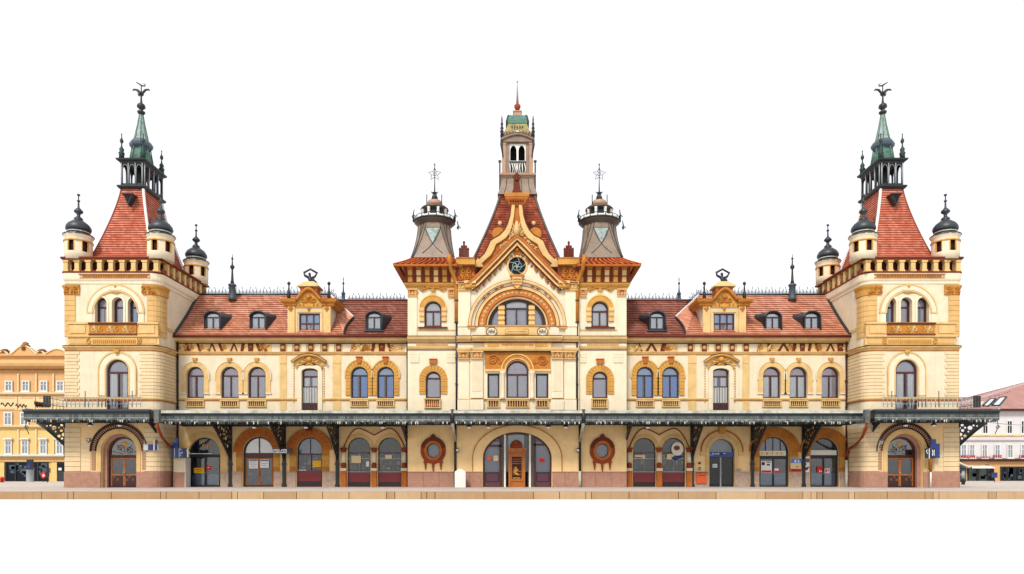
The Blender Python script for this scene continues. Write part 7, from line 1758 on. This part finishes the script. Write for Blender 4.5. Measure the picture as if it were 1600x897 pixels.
# posters on the glass
def poster(px0, px1, py0, py1, Y, label, m, marks=()):
    P = PL(Y); t = thing('poster', label, 'poster', at(P, (px0+px1)/2, py1)); b = MB(); flat(b, P, px0, px1, py0, py1, Y, Y+.01); b.build('sheet', m, t)
    if marks:
        b = MB()
        for a, c, d, e, mi in marks: flat(b, P, a, c, d, e, Y-.006, Y-.001, mi)
        b.build('marking', ['iron', 'red_paper', 'white_paper', 'blue_sign', 'rust'], t)
poster(303, 319, 731, 739.5, .19, 'yellow notice on the left leaf of the black shop door', 'yellow_paper', ((306, 316, 733.5, 734.3, 4), (308, 315, 736, 736.6, 4)))
poster(322.5, 329, 727.5, 734.5, .2, 'small red sticker on the right leaf of the black shop door', 'red_paper', ((324, 328, 730, 730.8, 2),))
poster(389, 403, 718.5, 732, .24, 'white sheet of small print on the left wooden door leaf', 'white_paper', ((390, 402, 719, 720.5, 3), (391, 400, 723, 723.5, 0), (391, 401, 726, 726.5, 0), (391, 399, 729, 729.5, 0)))
poster(406.5, 420, 718, 731, .24, 'white sheet of small print on the right wooden door leaf', 'white_paper', ((407, 419, 718.8, 720.6, 3), (408, 418, 724, 724.5, 0), (408, 416, 727, 727.5, 0)))
poster(488.5, 502, 720, 730, .2, 'yellow notice in the orange arched window with the red apron', 'yellow_paper')
poster(466.5, 478.5, 734, 738, .19, 'small pale card at the foot of the orange arched window', 'white_paper', ((468, 470, 735, 736.5, 0), (472, 476, 735.3, 736, 0)))
poster(549, 564, 712, 723.5, .14, 'beige sheet in the left of the twin windows on the left wing', 'cream_paper')
poster(572, 577, 721, 729, .14, 'small white slip beside the beige sheet in the twin window', 'white_paper')
poster(602, 612.5, 711, 717, .14, 'small beige card in the right of the twin windows on the left wing', 'cream_paper')
poster(992, 1008, 711, 717, .14, 'brown paper card in the left of the twin windows on the right wing', 'cream_paper', ((993, 1004, 714.5, 716, 4),))
poster(1113.5, 1120.5, 725, 730.5, .2, 'white sticker on the left leaf of the black door with the blue header', 'white_paper', ((1115, 1116.5, 726, 729, 3), (1117.3, 1119.3, 726.3, 727.3, 3), (1117.3, 1119.3, 728, 729, 3)))
poster(1189, 1206, 720.5, 739, .19, 'white poster of food pictures on the left leaf of the first right shop', 'white_paper', ((1190, 1195, 722, 727, 4), (1197.5, 1204, 721.5, 723, 0), (1198, 1203, 725, 727.5, 0), (1190, 1205, 735, 738.5, 1), (1196, 1203, 731.5, 735, 2)))
poster(1208.5, 1219, 731.5, 738.5, .19, 'red and white picture sticker on the right leaf of the first right shop', 'red_paper', ((1210, 1217, 732, 735.5, 2),))
poster(1276.5, 1285, 728.5, 739, .19, 'red sticker on the left leaf of the last shop doors', 'red_paper', ((1280, 1281, 734, 738, 2), (1282, 1284, 735.5, 737.5, 2)))
poster(1288.5, 1296.5, 732, 739.5, .19, 'pink and red sticker on the right leaf of the last shop doors', 'white_paper', ((1289.5, 1292, 733, 738, 1), (1293.5, 1295.5, 733.5, 736.5, 1)))
P = PL(.06); o = MB(); o.prism(ell(P.x(1058.5), P.z(701.5), .5, .55, 24), .06, .12, back=True); o.m(1); o.prism(ell(P.x(1057.5), P.z(700), .26, .2, 14), .045, .059); o.m(2); o.tube([(P.x(1050), .1, P.z(716)), (P.x(1056), .09, P.z(715.5)), (P.x(1066), .1, P.z(713))], [.06, .18, .05], 6); tag(o.build('disc_sign', ['white_paint', 'terracotta', 'blue_sign'], None, loc=at(P, 1058.5, 701.5)), 'round white disc sign in the right of the twin windows on the right wing', 'sign')
poster(1042, 1056, 709.5, 718, .145, 'tan paper shape under the round white disc in the twin window', 'cream_paper')
o = MB(); P = PL(CM.y+.2)
for px, py, rx, rz, mi in ((764, 716, .18, .2, 0), (846.5, 719, .24, .18, 1)):
    o = MB(); o.prism(ell(P.x(px), P.z(py), rx, rz, 16), P.y-.01, P.y, back=True); tag(o.build('sticker', ['orange_box' if mi == 0 else 'red_paper'], None, loc=at(P, px, py)), 'orange round sticker in the left window of the entrance' if mi == 0 else 'red oval sticker in the right window of the entrance', 'sticker')
poster(771, 778.5, 712, 720.5, CM.y+.2, 'pale yellow sheet in the left window of the entrance', 'cream_paper')
# right tower: blue signs on a post
P = PL(-3.5)
t = thing('sign_post', 'cluster of dark blue signs on a white post beside the right tower door', 'sign', at(P, 1454.5, 765))
b = MB(); x = P.x(1454.8); b.tube([(x, P.y+.05, .0), (x, P.y+.05, P.z(737))], .06, 8); b.m(1); b.tube([(x, P.y+.05, P.z(737)), (x, P.y+.05, P.z(700))], .1, 8); b.build('post', ['white_paint', 'wood'], t)
b = MB(); flat(b, P, 1444.5, 1461, 700.5, 716, P.y-.08, P.y-.02); flat(b, P, 1456, 1464, 686, 716, P.y+.12, P.y+.2, 1); flat(b, P, 1462, 1471, 693, 715.5, P.y+.21, P.y+.27, 1); b.build('sign_panel', ['blue_dark', 'blue_sign'], t)
b = MB(); flat(b, P, 1450.3, 1451.4, 701, 717, P.y-.1, P.y-.081)
for a, c, d, e in ((1446, 1448.5, 703, 704), (1446, 1447, 703, 707), (1447.5, 1448.5, 707, 709), (1455.5, 1456.6, 703, 712), (1458, 1459, 703, 712), (1455.5, 1459, 706.5, 707.3)): flat(b, P, a, c, d, e, P.y-.1, P.y-.081)
b.build('lettering', 'white_paper', t)
P = PL(-2.9); o = MB(); flat(o, P, 1372.5, 1380, 689, 693, P.y, P.y+.06, 0); [flat(o, P, 1373+k*1.8, 1374+k*1.8, 689.8, 692.3, P.y-.01, P.y-.001, 1) for k in range(4)]; tag(o.build('house_number_plate', ['white_paper', 'iron'], None, loc=at(P, 1376, 693)), 'tiny white plate with dark marks left of the right tower door', 'plate')
# goods in the shop windows are left to the blinds

# ================================================================ neighbours
def far_window(parent, P, px0, px1, py0, py1, m='far_window', fr='white_paint', head=False):
    Y = P.y-(.06 if m == 'far_window' else 0); x0, x1, z0, z1 = P.x(px0), P.x(px1), P.z(py1), P.z(py0); f = MB(); w = x1-x0; t = w*.14
    f.prism([(x0, z0), (x1, z0), (x1, z1), (x0, z1)], Y-.12, Y-.001, [[(x0+t, z0+t), (x1-t, z0+t), (x1-t, z1-t), (x0+t, z1-t)]]); f.box((x0+x1)/2-t*.3, (x0+x1)/2+t*.3, Y-.1, Y-.02, z0+t, z1-t); f.box(x0+t, x1-t, Y-.1, Y-.02, z0+(z1-z0)*.62, z0+(z1-z0)*.66); f.box(x0-t, x1+t, Y-.25, Y-.001, z0-.16, z0-.002)
    if head: f.box(x0-t, x1+t, Y-.3, Y-.001, z1+.1, z1+.3)
    fo = f.build('window', fr, parent); p = MB(); p.box(x0+t*.9, x1-t*.9, Y-.05, Y-.03, z0+t*.9, z1-t*.9); p.build('pane', m, fo); return fo
def left_house():
    P = PL(42.0); X, Z = P.x, P.z; Y = P.y
    t = thing('town_house', 'ochre four storey town house with scrolled parapet beyond the left end of the station', 'building', (X(40), Y, 0))
    b = MB(); b.box(X(-160), X(150), Y, Y+14, -.2, Z(666)); b.m(1); b.box(X(-160), X(150), Y+.02, Y+14, Z(666), Z(612.5)); b.m(2); b.box(X(-160), X(150), Y+.03, Y+14, Z(612.5), Z(556)); b.build('wall', ['far_yellow', 'far_ochre', 'far_ochre'], t)
    c = MB(); xa, xb = X(-160), X(150)
    for prof, mi in (([(0, Z(582)), (.3, Z(580)), (.3, Z(577)), (.9, Z(573)), (1.0, Z(569)), (.5, Z(568)), (.3, Z(563)), (.3, Z(559)), (.7, Z(557)), (.7, Z(555.5)), (0, Z(555))], 0), ([(0, Z(617)), (.3, Z(616)), (.35, Z(613.5)), (0, Z(612.5))], 1), ([(0, Z(668.5)), (.4, Z(667.5)), (.45, Z(665)), (0, Z(664))], 1), ([(0, Z(714)), (.6, Z(713)), (.65, Z(710.6)), (0, Z(710))], 2), ([(0, Z(722)), (.2, Z(721.5)), (.2, Z(719)), (0, Z(718.5))], 0)):
        c.m(mi); c.sweep([(xa, Y-.001), (xb, Y-.001)], prof)
    c.m(3); q = random.Random(2)
    for k in range(60): x = X(-40+k*2.6); c.box(x, x+.13+.1*q.random(), Y-.36, Y-.001, Z(579.6), Z(577.3))
    c.build('cornice', ['far_ochre', 'far_trim', 'white_paint', 'far_brown'], t)
    p = MB()
    def gable(px, w, py, mi=0):
        x = X(px); pts = []
        for k in range(17):
            u = -1+k/8; pts.append((x+u*(X(w)-X(0)), Z(555)+(Z(py)-Z(555))*(math.cos(u*PI/2)**1.4)))
        p.m(mi); p.prism(pts, Y-.4, Y+.6, back=True)
        p.m(1); p.tube([(a, Y-.4, z) for a, z in pts], .14, 5)
    gable(40, 22, 541); gable(8, 9, 549); gable(66, 9, 549); gable(92, 22, 546); gable(-30, 22, 541)
    for px, a, b_ in ((40, 548, 534), (8, 552, 545), (66, 552, 545)):
        x = X(px); p.m(2); p.lathe([(.55, Z(a)), (.5, Z(a)+(Z(b_)-Z(a))*.5), (.7, Z(a)+(Z(b_)-Z(a))*.55), (.35, Z(a)+(Z(b_)-Z(a))*.7), (.42, Z(a)+(Z(b_)-Z(a))*.85), (.12, Z(b_))], x, Y, 10)
    p.build('parapet', ['far_ochre', 'far_trim', 'far_brown'], t)
    e = MB()
    for a, b_ in ((-8, 27), (29, 55), (57, 82), (84, 110)):
        e.box(X(a), X(b_), Y-.05, Y-.001, Z(641), Z(620)); e.m(1); e.box(X(a)+.3, X(b_)-.3, Y-.09, Y-.05, Z(640), Z(638.6)); e.box(X(a)+.3, X(b_)-.3, Y-.09, Y-.05, Z(622.4), Z(621)); e.m(0)
    for a in (-7, 28, 56, 83, 108): e.m(2); e.box(X(a), X(a+2.2), Y-.14, Y-.002, Z(710), Z(670)); e.box(X(a), X(a+2.2), Y-.14, Y-.002, Z(612), Z(584))
    e.m(3)
    for k in range(34): x = X(-40+k*4.6); e.box(x, x+.22, Y-.7, Y-.002, Z(574), Z(569.6))
    e.build('wall_panel', ['far_trim', 'far_ochre', 'far_trim', 'far_brown'], t)
    for px in (-21, 14.5, 41, 69, 95): far_window(t, P, px-6, px+6, 595, 612, head=False)
    for px in (-21, 13.5, 39, 66, 92): far_window(t, P, px-6.5, px+6.5, 644, 665)
    for px in (-12, 14, 40, 68.5, 94): far_window(t, P, px-5.5, px+5.5, 688, 710, head=True)
    s = MB(); s.m(1); s.box(X(10), X(76), Y-.05, Y-.001, Z(752), Z(721.5)); s.m(0)
    for a in (10, 25, 44, 60, 75): s.box(X(a)-.1, X(a)+.1, Y-.14, Y-.05, Z(752), Z(721.5))
    s.box(X(10), X(76), Y-.16, Y-.05, Z(723), Z(721)); s.m(2)
    q = random.Random(4)
    for k in range(22): x = X(14+q.random()*58); z = Z(728+q.random()*18); s.box(x, x+.3+q.random()*.9, Y-.07, Y-.051, z, z+.2+q.random()*.5)
    s.build('shop_window', ['iron', 'far_shop', 'slate_blue'], t)
    s = MB(); s.box(X(89.5), X(101.5), Y-.05, Y-.001, Z(752), Z(722)); s.m(1); s.box(X(90.5), X(100.5), Y-.09, Y-.05, Z(736), Z(724)); s.m(2); s.box(X(92), X(97), Y-.12, Y-.09, Z(735), Z(731)); s.build('door', ['slate', 'far_shop', 'white_paper'], t)
    pl = MB()
    for a in (0, 82): pl.box(X(a), X(a+8), Y-.2, Y-.001, Z(752.5), Z(722.5))
    pl.build('pilaster', 'far_yellow', t)
    sg = MB(); base = []                          # flowing script over the middle storey
    for k in range(40):
        u = k/39; base.append((X(55+22*u), Y-.12, Z(631.5+1.5*u)+.42*math.sin(k*1.35)*(1-.3*u)))
    sg.tube(base, .09, 4); sg.tube([(X(25)+(X(42)-X(25))*k/12, Y-.1, Z(634)+.25*math.sin(k*1.6)) for k in range(13)], .07, 4); sg.tube([(X(2)+(X(22)-X(2))*k/12, Y-.1, Z(632)+.25*math.sin(k*1.2)) for k in range(13)], .07, 4); sg.build('lettering', 'dark_brown', t)
    return t
left_house()
def right_house():
    P = PL(48.0); X, Z = P.x, P.z; Y = P.y
    t = thing('town_house', 'white house with a red tiled hip roof beyond the right end of the station', 'building', (X(1560), Y, 0))
    b = MB(); b.box(X(1470), X(1800), Y, Y+16, Z(716), Z(640)); b.m(1); b.box(X(1470), X(1800), Y+.02, Y+16, -.2, Z(716)); b.build('wall', ['far_white', 'far_ochre'], t)
    c = MB(); xa, xb = X(1470), X(1800)
    for prof, mi in (([(0, Z(689)), (.25, Z(688)), (.3, Z(685)), (0, Z(684))], 0), ([(0, Z(682.5)), (.2, Z(681)), (.2, Z(679)), (0, Z(678))], 2), ([(0, Z(721)), (.5, Z(720)), (.55, Z(717.5)), (0, Z(716.5))], 3), ([(0, Z(644)), (.3, Z(642)), (.5, Z(639.5)), (0, Z(639))], 2)):
        c.m(mi); c.sweep([(xa, Y-.001), (xb, Y-.001)], prof)
    c.build('cornice', ['far_white', 'slate', 'far_trim', 'maroon'], t)
    r = MB(); e0 = Z(640)
    # hip roof: ridge far right, long slope falling to the left
    xl, xr = X(1478), X(1800); yr = Y+8; zr = PL(Y+8).z(584); xri = PL(yr).x(1650)
    n = 40
    for k in range(n):
        t0, t1 = k/n, (k+1)/n; f = lambda a, b_, u: a+(b_-a)*u
        r.quadpts([(f(xl, xri, t0), f(Y-.6, yr, t0)-.0, f(e0, zr, t0)+.03), (xr, f(Y-.6, yr, t0), f(e0, zr, t0)+.03), (xr, f(Y-.6, yr, t1), f(e0, zr, t1)), (f(xl, xri, t1), f(Y-.6, yr, t1), f(e0, zr, t1))])
        r.quadpts([(f(xl, xri, t0), f(Y+16.6, yr, t0), f(e0, zr, t0)), (f(xl, xri, t0), f(Y-.6, yr, t0), f(e0, zr, t0)+.03), (f(xl, xri, t1), f(Y-.6, yr, t1), f(e0, zr, t1)), (f(xl, xri, t1), f(Y+16.6, yr, t1), f(e0, zr, t1))])
    r.m(1); r.sweep([(xl, Y-.5), (xr, Y-.5)], [(0, e0-.3), (.25, e0-.2), (.25, e0+.05), (0, e0+.1)])
    ro = r.build('roof', ['tile_far', 'maroon'], t)
    def onroof(px, py):
        lo, hi = Y-.6, yr
        for _ in range(40):
            y = (lo+hi)/2; z = e0+(zr-e0)*(y-(Y-.6))/(yr-Y+.6)
            if PL(y).z(py) > z: lo = y
            else: hi = y
        return Vector((PL(y).x(px), y-.12, PL(y).z(py)+.08))
    for q in (((1535, 635), (1546, 624), (1555, 624), (1544, 635)), ((1549, 634), (1561, 622), (1572, 621), (1561, 634))):
        w = MB(); p4 = [onroof(*p) for p in q]; w.f(*[w.v(*p) for p in p4]); w.m(1); w.tube(p4, .12, 5, closed=True); w.build('skylight', ['frost', 'slate'], ro)
    w = MB(); p4 = [onroof(*p) for p in ((1517, 636.5), (1528, 628.5), (1537, 628.5), (1531, 636.5))]; w.f(*[w.v(*p) for p in p4]); w.build('roof_sheet', 'zinc_light', ro)
    for px in (1539, 1577, 1599, 1622): far_window(t, P, px-4.5, px+4.5, 657, 678, m='far_shop')
    for px in (1505, 1518, 1537.5, 1557.5, 1577.5, 1599, 1620): far_window(t, P, px-4.5, px+4.5, 694.5, 716, m='far_window')
    s = MB(); q = random.Random(8)
    def letters(x0_, x1_, py, h):
        px = x0_
        while px < x1_:
            w = 1.2+q.random()*1.6; k = q.randrange(3)
            s.box(X(px), X(px+.6), Y-.34, Y-.2, Z(py+h), Z(py))
            if k: s.box(X(px+.6), X(px+w), Y-.34, Y-.2, Z(py+.6), Z(py))
            if k == 2: s.box(X(px+.6), X(px+w), Y-.34, Y-.2, Z(py+h), Z(py+h-.7))
            px += w+1.0
    letters(1500, 1522, 711.5, 4.2); letters(1524, 1545, 713.5, 2); letters(1550, 1562, 711, 4.5); letters(1591, 1612, 711, 4.5); s.build('lettering', 'red_paper', t)
    for a, b_, m in ((1512, 1526, 'far_shop_green'), (1528, 1543, 'far_shop_green'), (1563.5, 1572, 'far_shop'), (1573.5, 1583.5, 'far_shop'), (1585, 1597, 'far_shop'), (1599, 1612, 'far_shop')):
        w = MB(); w.box(X(a), X(b_), Y-.06, Y-.001, Z(754), Z(730)); w.m(1); w.box(X(a)-.1, X(a)+.12, Y-.14, Y-.06, Z(754), Z(729)); w.box(X(b_)-.12, X(b_)+.1, Y-.14, Y-.06, Z(754), Z(729)); w.box(X(a), X(b_), Y-.13, Y-.06, Z(731), Z(729)); w.m(2)
        for k in range(4): x = X(a+1.5+q.random()*(b_-a-4)); z = Z(750-q.random()*15); w.box(x, x+.5+q.random()*.6, Y-.08, Y-.061, z, z+.3+q.random()*.8)
        w.build('shop_window', [m, 'iron', 'slate_blue'], t)
    w = MB(); w.box(X(1544), X(1553), Y-.05, Y+.6, Z(754), Z(729)); w.build('doorway', 'void', t)
    w = MB(); w.quadpts([(X(1506), Y-.2, Z(727.5)), (X(1543), Y-.2, Z(727.5)), (X(1543), Y-1.6, Z(730)), (X(1508), Y-1.6, Z(730))]); w.box(X(1508), X(1543), Y-1.62, Y-1.58, Z(732), Z(730)); w.build('awning', 'white_paint', t)
right_house()
# ---------------- small things in the street
P = PL(36.0); x = P.x(47)
t = thing('advertising_pillar', 'round grey street pillar with a blue top in front of the left shop window', 'pillar', (x, P.y, 0)); b = MB(); b.lathe([(.5, 0), (.46, .06), (.44, .1), (.44, P.z(734.5)), (.47, P.z(734))], x, P.y, 16); b.build('column', 'grey_metal', t); b = MB(); b.box(x-.34, x+.34, P.y-.2, P.y+.2, P.z(733.8), P.z(718)); b.m(1); b.box(x-.2, x+.2, P.y-.22, P.y-.201, P.z(731), P.z(726)); b.build('sign_panel', ['blue_dark', 'blue_sign'], t)
P = PL(30.0); o = MB(); x = P.x(3.2); o.lathe([(.2, 0), (.19, P.z(748.5)), (.24, P.z(748)), (.2, P.z(746)), (.06, P.z(744.8))], x, P.y, 10); o.box(x-.28, x+.28, P.y-.07, P.y+.07, P.z(750), P.z(748.8)); tag(o.build('fire_hydrant', 'red_paper', None, loc=(x, P.y, 0)), 'small red hydrant at the far left edge of the pavement', 'hydrant')
P = PL(34.0); o = MB(); x = P.x(67.5); o.prism(ell(x, P.z(742.5), .32, .42, 16), P.y, P.y+.05, back=True); o.m(1); o.tube([(x, P.y+.1, 0), (x, P.y+.1, P.z(740))], .05, 6); o.m(2); o.prism(ell(x+.05, P.z(743), .14, .16, 12), P.y-.02, P.y-.001); tag(o.build('round_sign', ['red_paper', 'iron', 'white_paper'], None, loc=(x, P.y, 0)), 'round red and white sign on a short post before the left shop window', 'sign')
P = PL(31.0); o = MB(); x = P.x(74.0); o.tube([(x, P.y, 0), (x, P.y, P.z(738))], .07, 6); o.lathe([(.1, P.z(739)), (.12, P.z(738)), (.03, P.z(737))], x, P.y, 8); tag(o.build('bollard', 'iron', None, loc=(x, P.y, 0)), 'thin dark bollard right of the round red sign', 'bollard')
P = PL(12.0); x = P.x(1504)
t = thing('kiosk', 'dark blue poster kiosk with a slanted white awning behind the right tower', 'kiosk', (x, P.y, 0)); b = MB(); b.box(P.x(1492), P.x(1509.5), P.y, P.y+1.2, .25, P.z(731)); b.box(P.x(1493), P.x(1496), P.y+.1, P.y+.4, 0, .25); b.box(P.x(1506), P.x(1509), P.y+.1, P.y+.4, 0, .25); b.build('cabinet', 'iron', t)
b = MB(); flat(b, P, 1498.5, 1509, 732.5, 749.5, P.y-.03, P.y-.001, 0); b.m(1); b.tube([(P.x(1504), P.y-.05, P.z(748)), (P.x(1503), P.y-.08, P.z(742)), (P.x(1505), P.y-.05, P.z(736))], [.18, .22, .1], 8); flat(b, P, 1500, 1502, 734, 747, P.y-.04, P.y-.031, 2); b.build('poster_face', ['slate_blue', 'grey_metal', 'blue_dark'], t)
b = MB(); b.loft([[(P.x(1490), P.y-.5, P.z(722)), (P.x(1512), P.y-.5, P.z(731.5)), (P.x(1512), P.y+1.4, P.z(731.5)), (P.x(1490), P.y+1.4, P.z(722))], [(P.x(1490), P.y-.5, P.z(720)), (P.x(1508), P.y-.5, P.z(728)), (P.x(1508), P.y+1.4, P.z(728)), (P.x(1490), P.y+1.4, P.z(720))]]); b.build('awning', 'white_paint', t)
P = PL(34.0); x = P.x(1554); t = thing('post_box', 'small blue post box on a thin pole before the white house', 'post box', (x, P.y, 0)); b = MB(); b.box(x-.28, x+.28, P.y-.15, P.y+.15, P.z(746.5), P.z(739)); b.m(1); b.box(x-.31, x+.31, P.y-.18, P.y+.18, P.z(738.9), P.z(738.3)); b.m(1); b.box(x-.18, x+.18, P.y-.16, P.y-.151, P.z(741), P.z(740.4)); b.build('box_body', ['blue_sign', 'blue_dark'], t); b = MB(); b.tube([(x, P.y, 0), (x, P.y, P.z(746.5))], .05, 6); b.build('pole', 'iron', t)
# overhead wires on the right
for (a, b_, c, d), lb in (((1497, 622, 1580, 611), 'upper thin dark wire from the right tower to the red roof'), ((1517, 656, 1640, 661), 'lower thin dark wire crossing the front of the white house')):
    Pa, Pb = PL(0.0), PL(40.0); o = MB(); A_ = Vector(at(Pa, a, b_)); B_ = Vector(at(Pb, c, d)); o.tube([A_.lerp(B_, k/12)+Vector((0, 0, -.35*math.sin(PI*k/12))) for k in range(13)], .022, 5)
    tag(o.build('overhead_wire', 'iron', None), lb, 'wire')

# ================================================================ sky, sun and camera
wd = bpy.data.worlds.new("World"); sc.world = wd; wd.use_nodes = True
nt = wd.node_tree; N = nt.nodes; L = nt.links
SUN_EL, SUN_AZ = R(48), R(202)          # high, from the front and a little to the left
bg = N['Background']; sk = N.new('ShaderNodeTexSky'); sk.sky_type = 'NISHITA'; sk.sun_disc = False; sk.sun_elevation = SUN_EL; sk.sun_rotation = SUN_AZ
L.new(sk.outputs[0], bg.inputs[0]); bg.inputs[1].default_value = .05
b2 = N.new('ShaderNodeBackground'); b2.inputs[0].default_value = (1.0, .985, .96, 1); b2.inputs[1].default_value = .96    # bright cloud cover
ad = N.new('ShaderNodeAddShader'); L.new(bg.outputs[0], ad.inputs[0]); L.new(b2.outputs[0], ad.inputs[1]); L.new(ad.outputs[0], N['World Output'].inputs[0])
sl = bpy.data.lights.new('sun', 'SUN'); sl.energy = 3.6; sl.angle = R(14); sl.color = (1, .95, .86)
so = bpy.data.objects.new('sun', sl); COL.objects.link(so)
dv = Vector((math.sin(SUN_AZ)*math.cos(SUN_EL), math.cos(SUN_AZ)*math.cos(SUN_EL), math.sin(SUN_EL)))
so.location = dv*80; so.rotation_euler = dv.to_track_quat('Z', 'Y').to_euler()
cd = bpy.data.cameras.new('camera'); co = bpy.data.objects.new('camera', cd); COL.objects.link(co); sc.camera = co
co.location = (0, CY, ZC); co.rotation_euler = (R(90), 0, 0)
cd.sensor_width = 36; cd.lens = K/1600*36; cd.shift_y = (HY-448.5)/1600; cd.clip_end = 3000; cd.clip_start = .5
sc.view_settings.view_transform = 'Standard'; sc.view_settings.look = 'None'; sc.view_settings.exposure = 0; sc.view_settings.gamma = 1
sc.render.engine = 'CYCLES'; sc.cycles.use_denoising = True; sc.cycles.max_bounces = 8; sc.cycles.transparent_max_bounces = 8; sc.cycles.caustics_reflective = False; sc.cycles.caustics_refractive = False
